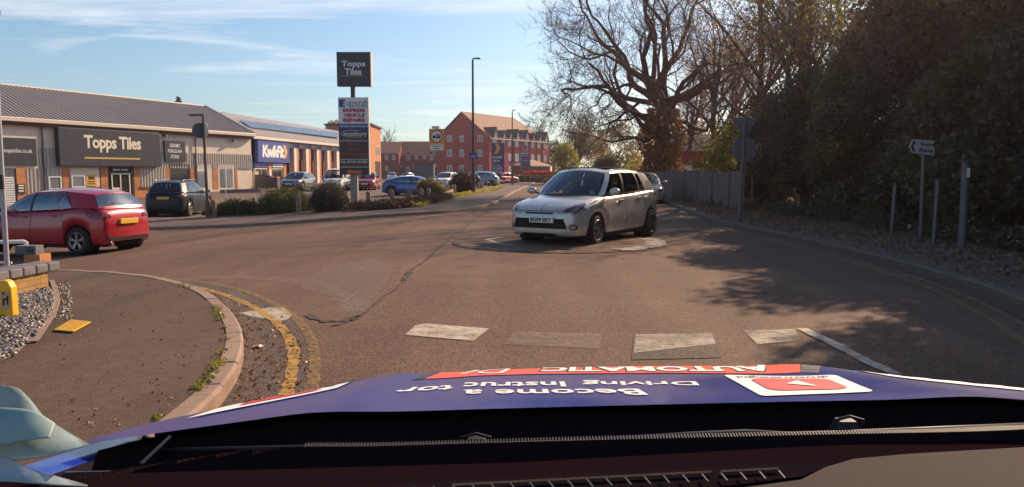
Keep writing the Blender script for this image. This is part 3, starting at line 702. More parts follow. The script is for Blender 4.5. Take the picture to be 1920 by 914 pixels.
solar = mat('solar_panel', (.035, .055, .10), rough=.22, spec=.7, var=.2)
for k in range(5):
    t0, t1 = k / 5 + .004, (k + 1) / 5 - .004
    L0 = lambda t: (449 + (634 - 449) * t, 226.5 + (249.5 - 226.5) * t); L1 = lambda t: (468 + (636 - 468) * t, 239 + (258.5 - 239) * t)
    b = MB(); q = [onroof(*L1(t0)), onroof(*L1(t1)), onroof(*L0(t1)), onroof(*L0(t0))]; b.prism(q, (0, 0, .06)); b.build('solar_panel', solar, kf, world=True)
# fascia sign
r = W2.rect(476.5, 263.5, 536, 305); sg = W2.part('shop_sign', M['blue'], kf, (r[0], r[1], r[2], r[3]), -.02, .35)
W2.txt(sg, 'KwikFit', M['letterw'], W2.rect(484.5, 273, 526, 296), .36, bold=.05, shear=.12, spacing=.88)
q = W2.rect(524, 273, 532, 298); ch = MB(); sm = (q[0] + q[1]) / 2; zm = (q[2] + q[3]) / 2; w_ = (q[1] - q[0]) * .55
def chev(wl, q, d, th, wd):
    s0, s1, z0, z1 = q; zm = (z0 + z1) / 2
    b = MB(); pts = [(s0, z1), (s0 + wd, z1), (s1, zm), (s0 + wd, z0), (s0, z0), (s1 - wd, zm)]
    a = [wl.pt(x, z, d) for x, z in pts]; n = 6; c = [wl.pt(x, z, d + th) for x, z in pts]
    b.add(a + c, [(6, 7, 8, 11), (11, 8, 9, 10)] + [(i, (i + 1) % n, n + (i + 1) % n, n + i) for i in range(n)]); return b
chev(W2, q, .35, .02, w_).build('chevron', M['yellow'], sg, world=True)
W2.part('blue_band', M['blue'], kf, W2.rect(476.5, 306, 536, 315), -.3, .05)
for x0, x1 in ((502, 508), (530, 535.5)): r = W2.rect(x0, 315, x1, 360); W2.part('brick_pier', M['brick_or'], kf, (r[0], r[1], -.9, r[3] + .8), -.5, .08)
rs = W2.part('reception_sign', M['white'], kf, W2.rect(510, 307.5, 529, 314), .05, .09); W2.txt(rs, 'RECEPTION', M['blue'], W2.rect(512, 309, 527, 312.5), .095)
for x0, x1 in ((478, 501), (509, 529)):
    window(W2, kf, (*W2.rect(x0, 316, x1, 350)[:2], .1, W2.at(500, 316)[1]), d=-.2, mull=1, fr=M['offwhite'])
W2.part('window_notice', M['letterw'], kf, W2.rect(503.5, 318, 506.5, 332), .081, .1)
bays = [(536.5, 550, 278), (559, 572.5, 279), (581.5, 593, 280), (601, 612.5, 281), (620, 630, 282)]
pier = [(550, 559), (572.5, 581.5), (593, 601), (612.5, 620), (630, 642)]
W2.part('blue_fascia', M['blue'], kf, (W2.at(536.5, 270)[0], W2.L, W2.at(585, 281)[1], E2 - .25), -.6, .05)
for (x0, x1, yt), nm in zip(bays, (1, 1, 2, 1, 1)):
    s0, s1 = W2.at(x0, 300)[0], W2.at(x1, 300)[0]; zt2 = W2.at((x0 + x1) / 2, yt + 2)[1]
    W2.part('roller_shutter', M['blue_dk'], kf, (s0, s1, zt2 - 1.1, zt2), -.4, -.3)
    bs = W2.part('bay_sign', M['blue_dk'], kf, (s0 - .1, s1 + .1, zt2 + .1, zt2 + .65), .05, .09)
    W2.scr(bs, M['yellow'], (s0 + .3, s1 - .3, zt2 + .26, zt2 + .48), .095, nm)
    W2.part('floor_slab', M['carpark'], kf, (s0, s1, -.3, T(*W2.pt(s0, 0)[:2]) + .03), -8, .3)
for x0, x1 in pier:
    xm = x0 + (x1 - x0) * .5
    s0, sm_, s1 = W2.at(x0, 300)[0], W2.at(xm, 300)[0], W2.at(x1, 300)[0]
    W2.part('cream_pier', M['cream'], kf, (s0, sm_, -.8, W2.at(585, 281)[1]), -.5, .10); W2.part('brick_pier', M['brick_or'], kf, (sm_, s1, -.8, W2.at(585, 281)[1]), -.5, .08)

# ---- brick tower block right of the tyre centre
D = 118
def col(px, D): return Vector(((px - 960) / F * D, D, 0))
c0 = P(614, 330, D); c1 = P(696, 330, D - 1); wt = Wall(c0, c1); zt = wt.at(655, 235)[1]
tw = thing('brick_tower', 'flat roofed orange brick building with a single narrow window and open corner', 'brick building', (c1.x, c1.y, 0))
side = Vector((-.35, 11, 0)); 
ws = Wall(c1, c1 + side)
b = MB(); b.hexa([(c0.x, c0.y, -.5), (c1.x, c1.y, -.5), tuple(c1 + side + Vector((0, 0, -.5)) - Vector((0, 0, c1.z))), tuple(c0 + side + Vector((0, 0, -.5 - c0.z))), (c0.x, c0.y, zt), (c1.x, c1.y, zt), tuple(c1 + side + Vector((0, 0, zt - c1.z))), tuple(c0 + side + Vector((0, 0, zt - c0.z)))]); b.build('wall', M['brick_or'], tw, world=True)
b = MB(); q = [Vector((p.x, p.y, zt)) for p in (c0 + Vector((-.3, -.3, 0)), c1 + Vector((.3, -.3, 0)), c1 + side + Vector((.3, .3, 0)), c0 + side + Vector((-.3, .3, 0)))]; b.prism(q, (0, 0, .25)); b.build('parapet', M['tile_dk'], tw, world=True)
window(ws, tw, ws.rect(705, 275, 710.5, 292), mull=0)
ws.part('doorway', M['blackm'], tw, (*ws.rect(703.5, 300, 713, 330)[:2], -.3, ws.at(709, 303)[1]), 0, .03)
wt.part('doorway', M['blackm'], tw, (*wt.rect(684, 300, 692, 330)[:2], -.3, wt.at(690, 308)[1]), 0, .03)

# ---- terraced houses
D = 185
def gable_house(name, label, pxs, eave, ridge, D, wins, doors, wallm, roofm, depth=9, base=-.5):
    h = Wall(P(pxs[0], 330, D), P(pxs[1], 330, D)); t = thing(name, label, 'house', (h.pt(h.L / 2, 0).x, D, 0))
    ez = h.at(pxs[0], eave)[1]; rz = h.at(pxs[0], ridge)[1] + .3
    b = MB(); h.box(b, 0, h.L, base, ez, -depth, 0)
    a = [h.pt(0, ez, 0), h.pt(0, ez, -depth), h.pt(0, rz - .2, -depth / 2)]; c = [h.pt(h.L, ez, 0), h.pt(h.L, ez, -depth), h.pt(h.L, rz - .2, -depth / 2)]
    b.add(a + c, [(0, 2, 1), (3, 4, 5)]); b.build('wall', wallm, t, world=True)
    b = MB(); l0, l1 = h.pt(-.3, ez - .05, .35), h.pt(h.L + .3, ez - .05, .35); r0, r1 = h.pt(-.3, rz, -depth / 2), h.pt(h.L + .3, rz, -depth / 2); m0, m1 = h.pt(-.3, ez, -depth - .3), h.pt(h.L + .3, ez, -depth - .3)
    u = Vector((0, 0, .15)); b.add([l0, l1, r1, r0, m1, m0, l0 + u, l1 + u, r1 + u, r0 + u, m1 + u, m0 + u], [(6, 7, 8, 9), (9, 8, 10, 11), (0, 1, 7, 6), (3, 2, 1, 0), (5, 4, 2, 3), (0, 6, 9, 3), (1, 2, 8, 7), (3, 9, 11, 5), (2, 4, 10, 8), (4, 5, 11, 10)]); b.build('roof', roofm, t, world=True)
    b = MB(); h.box(b, -.3, h.L + .3, ez - .15, ez - .02, .3, .42); b.build('gutter', M['offwhite'], t, world=True)
    for x0, y0, x1, y1 in wins: window(h, t, h.rect(x0, y0, x1, y1), pane=M['glass_lt'])
    for x in doors:
        q = h.rect(x - 5, 306, x + 5, 314); b = MB(); m = (q[0] + q[1]) / 2
        b.prism([h.pt(q[0], q[2], .02), h.pt(q[1], q[2], .02), h.pt(m, q[3], .02)], h.n * .9); b.build('porch_roof', M['offwhite'], t, world=True)
        h.part('door', M['blue_dk'], t, (m - .5, m + .5, -.2, 2.0), 0, .05)
    return t, h
gable_house('terraced_house', 'left brick terraced house with lower roof and small white windows beside the tower', (700, 748), 287, 268, 182, [(722, 291, 728, 300), (735, 291, 741, 300), (722, 311, 728, 320)], [], M['brick_dk'], M['tile_or'])
t, h = gable_house('terraced_house', 'wide brick terraced house with dormer gable and white porches behind the parked cars', (746, 843), 291, 267.5, 186, [(762, 291, 769, 301), (778, 292, 783, 299), (793, 292, 799, 299), (806, 291, 813, 301), (762, 312, 769, 322), (806, 312, 813, 322)], [735 + 15, 779, 819], M['brick_dk'], M['tile_or'])
for x in (766, 809):
    q = h.rect(x - 4.5, 283, x + 4.5, 291); m = (q[0] + q[1]) / 2; b = MB(); b.prism([h.pt(q[0], q[2], .1), h.pt(q[1], q[2], .1), h.pt(m, q[3], .1)], h.n * -3); b.build('dormer', M['tile_dk'], t, world=True)

# ---- long red brick hotel
cA = P(820, 330, 160); cC = P(917, 330, 150); cE = P(1030, 330, 172)
wg = Wall(cA, cC); wf = Wall(cC, cE)
ho = thing('hotel', 'three storey red brick hotel with brown tiled roof and a row of small dormers', 'hotel', (cC.x, cC.y, 0))
ez = wf.at(917, 259)[1]; rz = wg.at(867, 212)[1]
back = cA - cC
b = MB(); q = [cC, cE, cE + back, cA]
b.add([Vector((p.x, p.y, -.5)) for p in q] + [Vector((p.x, p.y, ez)) for p in q], [(0, 1, 5, 4), (1, 2, 6, 5), (2, 3, 7, 6), (3, 0, 4, 7)])
mA = (cA + cC) / 2; ap = Vector((mA.x, mA.y, rz)); b.add([Vector((cC.x, cC.y, ez)), Vector((cA.x, cA.y, ez)), ap], [(0, 1, 2)]); b.build('wall', M['brick_red'], ho, world=True)
hip = ap + (cE - cC) * .80; hip.z = rz
o_ = wf.n * .5; og = wg.n * .25
p0 = Vector((cC.x, cC.y, ez - .1)) + o_ + og; p1 = Vector((cE.x, cE.y, ez - .1)) + o_; p2 = Vector(((cE + back).x, (cE + back).y, ez)); p3 = Vector((cA.x, cA.y, ez - .1)) + og - o_
b = MB(); rr0 = ap + og + Vector((0, 0, .1)); rr1 = hip + Vector((0, 0, .1)); u = Vector((0, 0, .2))
b.add([p0, p1, rr1, rr0, p2, p3, p0 + u, p1 + u, rr1 + u, rr0 + u, p2 + u, p3 + u], [(6, 7, 8, 9), (7, 10, 8), (9, 8, 10, 11), (0, 6, 9, 3), (3, 9, 11, 5), (0, 1, 7, 6)]); b.build('roof', M['tile'], ho, world=True)
b = MB()
for k in range(7): q = ap.lerp(hip, .1 + k * .13); b.box(q - wf.n * 0 + Vector((0.4, -1.5, -.8)), (.5, .5, .45))
for (x0, x1) in ((838.5, 848), (862, 870), (895.5, 905)):
    for (y0, y1) in ((255, 266), (281.5, 294), (310.5, 322)):
        f = window(wg, ho, wg.rect(x0, y0, x1, y1), pane=M['glass_lt'], fw=.12)
        q = wg.rect(x0, y0 - 1.6, x1, y0); wg.part('lintel', M['brick_or'], ho, (q[0] - .1, q[1] + .1, q[2], q[3]), 0, .05)
dorm = [(927, 9), (943, 6), (955, 5.5), (968.5, 7), (986, 8), (998.5, 6), (1010, 6), (1022, 8)]
for x, hw in dorm:
    big = hw > 6; hwp = hw * .5
    s = wf.at(x, 290)[0]; hwm = .95 if big else .75; z0 = ez - .1; top = ez + (2.3 if big else 1.8)
    b = MB(); g = [wf.pt(s - hwm, z0, .35), wf.pt(s + hwm, z0, .35), wf.pt(s + hwm, z0 + .2, .35), wf.pt(s, top - .15, .35), wf.pt(s - hwm, z0 + .2, .35)]
    b.prism(g, -wf.n * .15); dm = b.build('dormer', M['offwhite'], ho, world=True)
    b = MB(); L_ = 4.0
    for sg_ in (-1, 1):
        b.prism([wf.pt(s, top, .55), wf.pt(s + sg_ * (hwm + .25), z0 + .05, .55), wf.pt(s + sg_ * (hwm + .25), z0 - .12, .55), wf.pt(s, top - .2, .55)], -wf.n * L_)
    b.build('dormer_roof', M['tile_dk'], dm, world=True)
    for (ya, yb), fl in zip(((1.5, 0), (4.6, 3.0), (7.3, 5.9)), range(3)):
        zt_ = ez - (0.05, 3.0, 5.7)[fl]; zb_ = zt_ - (1.35, 1.4, 1.35)[fl]
        if fl > 0 and x in (943,): continue
        if x == 1022 and fl == 2: continue
        window(wf, ho, (s - hwm * .75, s + hwm * .75, zb_, zt_), pane=M['glass_lt'], fw=.11)
b = MB(); wf.box(b, 0, wf.L, ez - .22, ez - .02, .38, .6); b.build('gutter', M['offwhite'], ho, world=True)
for x in (938, 963, 977, 992, 1005, 1016):
    s = wf.at(x, 290)[0]; b = MB(); b.tube([wf.pt(s, ez - .3, .1), wf.pt(s, 0, .1)], .09, 6); b.build('downpipe', M['black'], ho, world=True)
s, z = wf.at(985, 276.5); b = MB(); b.tube([wf.pt(s, z, 0), wf.pt(s, z, .2)], .62, 24); rs_ = b.build('round_sign', M['blue'], ho, world=True)
b = MB()
for q in range(-1, 2): b.box(wf.pt(s + q * .3, z, .22), (.16, .05, .35))
b.build('emblem', M['signback'], rs_, world=True)
# porch with hipped roof
pc = P(993, 325, 140); pd = P(1033, 325, 146); wp = Wall(pc, pd); po = thing('gatehouse', 'small brick lodge with a low hipped tiled roof in front of the hotel', 'lodge', (pc.x, pc.y, 0))
e_ = wp.at(1010, 311)[1]; t_ = wp.at(1010, 299.5)[1]
b = MB(); wp.box(b, .2, wp.L - .2, -.3, e_, -4, 0); b.build('wall', M['brick_dk'], po, world=True)
b = MB(); q = [wp.pt(-.2, e_, .4), wp.pt(wp.L + .2, e_, .4), wp.pt(wp.L + .2, e_, -4.4), wp.pt(-.2, e_, -4.4), wp.pt(wp.L / 2 - .4, t_, -2), wp.pt(wp.L / 2 + .4, t_, -2)]
b.add(q, [(0, 1, 5, 4), (1, 2, 5), (2, 3, 4, 5), (3, 0, 4)]); b.build('roof', M['tile'], po, world=True)
b = MB(); wp.box(b, -.2, wp.L + .2, e_ - .15, e_ + .02, .38, .5); b.build('gutter', M['offwhite'], po, world=True)

# ---- brick house and white gazebo behind the right fence
rh = Wall(P(1225, 320, 62), P(1420, 320, 56)); hs = thing('brick_house', 'red brick house with a dark tiled roof half hidden by the trees behind the fence', 'house', (rh.A.x, rh.A.y, 0))
ez_ = rh.at(1300, 284)[1]; b = MB(); rh.box(b, 0, rh.L, -.2, ez_, -7, 0); b.build('wall', M['brick_red'], hs, world=True)
b = MB(); b.add([rh.pt(-.3, ez_, .4), rh.pt(rh.L, ez_, .4), rh.pt(rh.L, ez_ + 1.5, -3.5), rh.pt(-.3, ez_ + 1.5, -3.5), rh.pt(rh.L, ez_, -7.4), rh.pt(-.3, ez_, -7.4)], [(0, 1, 2, 3), (3, 2, 4, 5), (0, 3, 5)]); b.build('roof', M['tile_dk'], hs, world=True)
window(rh, hs, rh.rect(1263, 291, 1277, 306), pane=M['glass_lt']); window(rh, hs, rh.rect(1330, 291, 1345, 305), pane=M['glass_lt'])
gz = P(1285, 318, 46); t = thing('garden_shed', 'small shed with a bright patterned roof just above the fence top', 'shed', (gz.x, gz.y, 0))
b = MB(); b.b2(gz.x - .7, gz.x + .6, gz.y, gz.y + 1.5, -.1, 1.55); b.build('wall', M['fence'], t, world=True)
b = MB(); b.prism([(gz.x - .85, gz.y - .1, 1.52), (gz.x + .75, gz.y - .1, 1.52), (gz.x + .6, gz.y + .7, 1.83), (gz.x - .6, gz.y + .7, 1.83)], (0, 0, .04)); b.build('roof', mat('mottled_sheet_roof', (.45, .36, .30), rough=.5, col2=(.6, .30, .16), vscale=6), t, world=True)
# ------------------------------------------------ people
def person(parent_none, label, loc, rz, top=None, arms=True, scale=1.0, group=None):
    """seated driver: one skinned body with head, neck, torso, arms reaching forward; origin at the seat"""
    t = thing('person', label, 'person', loc, rz, group, scale)
    me = bpy.data.meshes.new('body'); V = [(0, 0, .02), (0, 0, .28), (-.02, 0, .50), (0, 0, .60), (.02, 0, .67), (.03, 0, .77),
         (-.02, .19, .49), (.12, .25, .27), (.38, .17, .36), (.45, .15, .38), (-.02, -.19, .49), (.12, -.25, .27), (.38, -.17, .36), (.45, -.15, .38), (.42, .1, .0), (.42, -.1, .0)]
    Ed = [(0, 1), (1, 2), (2, 3), (3, 4), (4, 5), (2, 6), (6, 7), (7, 8), (8, 9), (2, 10), (10, 11), (11, 12), (12, 13), (0, 14), (0, 15)]
    Rr = [.15, .15, .13, .055, .085, .085, .07, .048, .036, .04, .07, .048, .036, .04, .075, .075]
    me.from_pydata(V, Ed, []); me.update(); o = bpy.data.objects.new('body', me); COL.objects.link(o); o.parent = t
    md = o.modifiers.new('s', 'SKIN'); 
    if not me.skin_vertices: me.attributes
    bm = bmesh.new(); bm.from_mesh(me); ly = bm.verts.layers.skin.verify()
    for v, r in zip(bm.verts, Rr): v[ly].radius = (r, r)
    bm.verts.ensure_lookup_table(); bm.verts[0][ly].use_root = True; bm.to_mesh(me); bm.free()
    sb = o.modifiers.new('u', 'SUBSURF'); sb.levels = 1; sb.render_levels = 2; me.materials.append(top or M['cloth'])
    dg = bpy.context.evaluated_depsgraph_get(); m2 = bpy.data.meshes.new_from_object(o.evaluated_get(dg)); o.modifiers.clear(); o.data = m2
    m2.materials.clear(); m2.materials.append(top or M['cloth']); m2.materials.append(M['skin'])
    for p in m2.polygons: p.material_index = 1 if (p.center.z > .575 or p.center.x > .36 and p.center.z > .25) else 0; p.use_smooth = True
    b = MB(); b.ell((-.005, 0, .745), (.105, .09, .11), 14, 10); b.build('hair', M['hair'], t, smooth=True)
    b = MB(); b.ell((.115, 0, .70), (.018, .014, .025)); b.build('nose', M['skin'], t, smooth=True)
    return t

# ------------------------------------------------ cars
def lerp_table(tab, s):
    if s <= tab[0][0]: return tab[0][1]
    for (a, x), (b_, y) in zip(tab, tab[1:]):
        if s <= b_: return x + (y - x) * (s - a) / (b_ - a)
    return tab[-1][1]
def cat_table(tab, s):
    n = len(tab)
    if s <= tab[0][0]: return tab[0][1]
    if s >= tab[-1][0]: return tab[-1][1]
    for i in range(n - 1):
        if s <= tab[i + 1][0]:
            x0, y0 = tab[i]; x1, y1 = tab[i + 1]; h = x1 - x0; t = (s - x0) / h
            def sl(k):
                if k <= 0 or k >= n - 1: return (tab[min(k + 1, n - 1)][1] - tab[max(k - 1, 0)][1]) / max(1e-6, tab[min(k + 1, n - 1)][0] - tab[max(k - 1, 0)][0])
                a = (tab[k][1] - tab[k - 1][1]) / (tab[k][0] - tab[k - 1][0]); c = (tab[k + 1][1] - tab[k][1]) / (tab[k + 1][0] - tab[k][0])
                return 0 if a * c <= 0 else 2 * a * c / (a + c)
            m0, m1 = sl(i) * h, sl(i + 1) * h
            return (2 * t ** 3 - 3 * t * t + 1) * y0 + (t ** 3 - 2 * t * t + t) * m0 + (-2 * t ** 3 + 3 * t * t) * y1 + (t ** 3 - t * t) * m1
HATCH = dict(
    top=[(0, .36), (.006, .44), (.02, .485), (.06, .53), (.13, .575), (.20, .605), (.27, .635), (.45, .65), (.7, .675), (.88, .70), (.955, .695), (.985, .64), (.996, .54), (1, .47)],
    lo=[(0, .175), (.008, .15), (.03, .135), (.1, .13), (.9, .15), (.97, .16), (.992, .175), (1, .205)],
    wid=[(0, .52), (.004, .62), (.012, .71), (.03, .81), (.06, .895), (.12, .965), (.22, 1), (.8, 1), (.9, .965), (.95, .91), (.98, .83), (.992, .77), (1, .68)],
    scr=(.245, .415), bow=.055, roofz=[(.38, .945), (.45, .98), (.55, 1.0), (.7, .99), (.8, .965), (.9, .93)],
    side=[(.285, .80, .425, .62), (.305, .905, .445, .70), (.50, .915, .515, .735), (.525, .915, .535, .735), (.715, .91, .70, .72), (.735, .91, .715, .72), (.83, .895, .775, .71), (.925, .82, .855, .65), (.945, .74, .872, .60)],
    seg=['body', 'glass', 'pillar', 'glass', 'body', 'qglass', 'body', 'body'], rearg=(.18, .93), rbow=.04, fo=.195, wb=.64)
def car(label, loc, rz, paint, L=4.0, W=1.7, Hh=1.48, spec=HATCH, r=.30, group=None, plate='w', front=None, rear=None, rim='rim', spokes=5, glass=None, driver=None, detail=True, name='parked_car', cat='car', platetxt=None, steer=0, mods=None, lampf=None, lampr=None, scale=1.0):
    sp = dict(spec); 
    if mods: sp.update(mods)
    t = thing(name, label, cat, loc, rz, group, scale)
    X = lambda s: L / 2 - s * L
    w2 = W / 2; fx = L / 2 - sp['fo'] * L; rx = fx - sp['wb'] * L; wx = (fx, rx); ar = r * 1.13; zc = r
    top = lambda s: cat_table(sp['top'], s) * Hh; lo = lambda s: cat_table(sp['lo'], s) * Hh; wid = lambda s: cat_table(sp['wid'], s) * w2
    st = set([0, .002, .005, .009, .014, .02, .028, .04, .96, .972, .98, .987, .992, .996, .999, 1]) | {i / 46 for i in range(2, 45)}
    for c in wx:
        for a in np.linspace(0, math.pi, 19): st.add(round((L / 2 - (c + ar * math.cos(a))) / L, 5))
    for a in sp['scr']: st.add(a)
    st = sorted(s for s in st if 0 <= s <= 1)
    rows = [(.72, 0), (.90, .0), (.965, .05), (.985, .2), (1.0, .42), (1.0, .60), (.985, .72), (.965, .82), (.94, .90), (.90, .955), (.80, .99), (.55, 1.02), (.28, 1.035), (0, 1.04)]
    gs0, gs1 = sp['side'][0][0], sp['side'][-1][0]
    b = MB(); nr = len(rows)
    for s in st:
        x = X(s); zl, zt, ww = lo(s), top(s), wid(s); zarch = 0
        for c in wx:
            if abs(x - c) < ar: zarch = max(zarch, zc + math.sqrt(ar * ar - (x - c) ** 2))
        fen = 0
        for c in wx: fen = max(fen, math.exp(-((x - c) / (ar * 1.1)) ** 2))
        crown = max(0, min(1, (s - .01) / .08)) * max(0, min(1, (1 - s) / .03))
        for sgn in (1, -1):
            for k, (a, q) in enumerate(rows):
                z = zl + (zt - zl) * (q if q <= 1 else 1 + (q - 1) * 1.0 * crown)
                if zarch and k >= 1 and q < .8: 
                    zq = zl + (zt - zl) * q; z = max(zarch + (zt * .93 - zarch) * max(0, (q - .0) / .8) ** 1.3 * 1.0, zq) if zarch > zl else zq
                yy = ww * a + (.018 * fen if .1 < q < .75 else 0) * (1 if k > 1 else .6)
                if k in (5, 6): yy -= .012 * (1 - fen)
                b.v.append((x, sgn * yy, z))
    n = nr * 2
    for i in range(len(st) - 1):
        sm = (st[i] + st[i + 1]) / 2; xm = X(sm); inarch = any(abs(xm - c) < ar for c in wx)
        for k in range(nr - 1):
            if gs0 - .005 < sm < gs1 - .0 and k >= 10: continue
            if inarch and k == 0: continue
            a = i * n + k; f = (a, a + n, a + n + 1, a + 1)
            b.f.append(f[::-1]); b.mi.append(0); c_ = tuple(q + nr for q in f); b.f.append(c_); b.mi.append(0)
    for i, flip in ((0, 1), (len(st) - 1, 0)):
        for k in range(nr - 1):
            a = i * n + k; f = (a, a + 1, a + 1 + nr, a + nr); b.f.append(f[::-1] if flip else f); b.mi.append(0)
    # greenhouse
    zb = lambda s: top(s) * 1.0; zr = lambda s: cat_table(sp['roofz'], s) * Hh
    side = [((X(a), y * w2 * 1.0, zb(a) - .005), (X(c), d * w2, zr(c) - .035 * Hh)) for a, y, c, d in sp['side']]
    NS = 8; us = [1 - 2 * i / NS for i in range(NS + 1)]
    def arc_(p, bow, up): return [Vector((p[0] + bow * (1 - u * u), p[1] * u, p[2] + up * (1 - u * u))) for u in us]
    fb = arc_(side[0][0], sp['bow'] * L, .02 * Hh); ft = arc_(side[0][1], sp['bow'] * .5 * L, .035 * Hh)
    rb_ = arc_(side[-1][0], -sp['rbow'] * .4 * L, .01 * Hh); rt = arc_(side[-1][1], -sp['rbow'] * L * .5, .03 * Hh)
    def sheet(bmb, lo_, hi_, t0, t1, bulge, nrm, nt=4, flip=False):
        k = len(bmb.v); m = len(lo_)
        for q in range(nt + 1):
            tt = t0 + (t1 - t0) * q / nt; bl = bulge * 4 * tt * (1 - tt)
            for a, c in zip(lo_, hi_): p = Vector(a).lerp(Vector(c), tt) + Vector(nrm) * bl; bmb.v.append(tuple(p))
        for q in range(nt):
            for i in range(m - 1):
                a = k + q * m + i; f = (a, a + 1, a + m + 1, a + m); bmb.f.append(f[::-1] if flip else f); bmb.mi.append(0)
    gls = []; drk = MB()
    g = MB(); sheet(g, fb, ft, .0, .955, .02, (1, 0, .5), flip=True); gls.append(('windscreen', g))
    sheet(b, fb, ft, .955, 1, .02, (1, 0, .5), 1, flip=True)
    g = MB(); sheet(g, rb_, rt, *sp['rearg'], .012, (-1, 0, .3)); gls.append(('rear_window', g))
    sheet(b, rb_, rt, 0, sp['rearg'][0], .012, (-1, 0, .3), 1); sheet(b, rb_, rt, sp['rearg'][1], 1, .012, (-1, 0, .3), 1)
    for sgn in (1, -1):
        pts = [(Vector((a[0], a[1] * sgn, a[2])), Vector((c[0], c[1] * sgn, c[2]))) for a, c in side]
        for j, kind in enumerate(sp['seg']):
            A_, B_ = [pts[j][0], pts[j + 1][0]], [pts[j][1], pts[j + 1][1]]
            nm = Vector((0, sgn, .35)); fl = sgn < 0; bu = .034 if j < len(sp['seg']) - 2 else .012
            if kind == 'body': sheet(b, A_, B_, 0, 1, bu, nm, 4, fl)
            elif kind == 'pillar': sheet(drk, A_, B_, .0, .92, bu, nm, 4, fl); sheet(b, A_, B_, .92, 1, bu, nm, 1, fl)
            else:
                lo2 = .03; hi2 = .9
                g = MB(); sheet(g, A_, B_, lo2, hi2, bu, nm, 4, fl); gls.append(('side_window', g)); sheet(b, A_, B_, 0, lo2, bu, nm, 1, fl); sheet(b, A_, B_, hi2, 1, bu, nm, 1, fl)
    k = len(b.v); cols = NS + 1; rowsr = [ft] + [[Vector((c[0], c[1] * u, c[2] + .045 * Hh * (1 - abs(u) ** 2.4))) for u in us] for a, c in side[1:-1]] + [rt]
    for rw in rowsr: b.v += [tuple(p) for p in rw]
    for q in range(len(rowsr) - 1):
        for i in range(cols - 1): a = k + q * cols + i; b.f.append((a, a + cols, a + cols + 1, a + 1)[::-1]); b.mi.append(0)
    body = b.build('body', paint, t, smooth=True)
    bm = bmesh.new(); bm.from_mesh(body.data); bmesh.ops.remove_doubles(bm, verts=bm.verts, dist=.0015); bmesh.ops.dissolve_degenerate(bm, dist=.0005, edges=bm.edges)
    bm.to_mesh(body.data)
    try: body.data.set_sharp_from_angle(angle=R(42))
    except Exception: pass
    bvh = BVHTree.FromBMesh(bm); bm.free()
    drk.build('pillar_trim', M['black'], t, smooth=True)
    gm = glass or M['carglass']
    for nm_, g in gls: g.build(nm_, (sp.get('rglass') or gm) if nm_ == 'rear_window' else gm, t, smooth=True)
    def project(poly, view, off=.005, sp_=.035):
        """poly in (h,z): front/rear h=y ; left/right h=x -> mesh builder draped on the body"""
        poly = [Vector(p) for p in poly]; out = []
        for i, a in enumerate(poly):
            c = poly[(i + 1) % len(poly)]; m = max(1, int((c - a).length / sp_)); out += [a.lerp(c, q / m) for q in range(m)]
        nn_ = len(out); pts = list(out); xs_ = [p.x for p in out]; zs_ = [p.y for p in out]
        def ins(x, y):
            c = False; j = len(poly) - 1
            for i in range(len(poly)):
                if (poly[i].y > y) != (poly[j].y > y) and x < (poly[j].x - poly[i].x) * (y - poly[i].y) / (poly[j].y - poly[i].y) + poly[i].x: c = not c
                j = i
            return c
        gx = min(xs_) + sp_ / 2
        while gx < max(xs_):
            gz = min(zs_) + sp_ / 2
            while gz < max(zs_):
                if ins(gx, gz): pts.append(Vector((gx, gz)))
                gz += sp_
            gx += sp_
        vo, eo, fo, *_ = delaunay_2d_cdt(pts, [(i, (i + 1) % nn_) for i in range(nn_)], [], 0, 1e-5)
        B = MB(); last = None; D_ = {'front': Vector((-1, 0, 0)), 'rear': Vector((1, 0, 0)), 'left': Vector((0, -1, 0)), 'right': Vector((0, 1, 0))}[view]
        for v in vo:
            o_ = Vector((0, v.x, v.y)) if view in ('front', 'rear') else Vector((v.x, 0, v.y)); o_ = o_ - D_ * 6
            h, nm2, _, _ = bvh.ray_cast(o_, D_)
            if h is None: h = last or o_ + D_ * 4; nm2 = -D_
            if nm2.dot(D_) > 0: nm2 = -nm2
            last = h; B.v.append(tuple(h + nm2 * off * .3 - D_ * off))
        for f in fo:
            if ins(sum(vo[i].x for i in f) / len(f), sum(vo[i].y for i in f) / len(f)): B.f.append(tuple(f)); B.mi.append(0)
        return B
    def feat(nm2, poly, view, mt, off=.005, mir=False, parent=None, **kw):
        o = project(poly, view, off).build(nm2, mt, parent or t, smooth=True, **kw)
        if mir: project([(-p[0], p[1]) for p in poly], view, off).build(nm2, mt, parent or t, smooth=True, **kw)
        return o
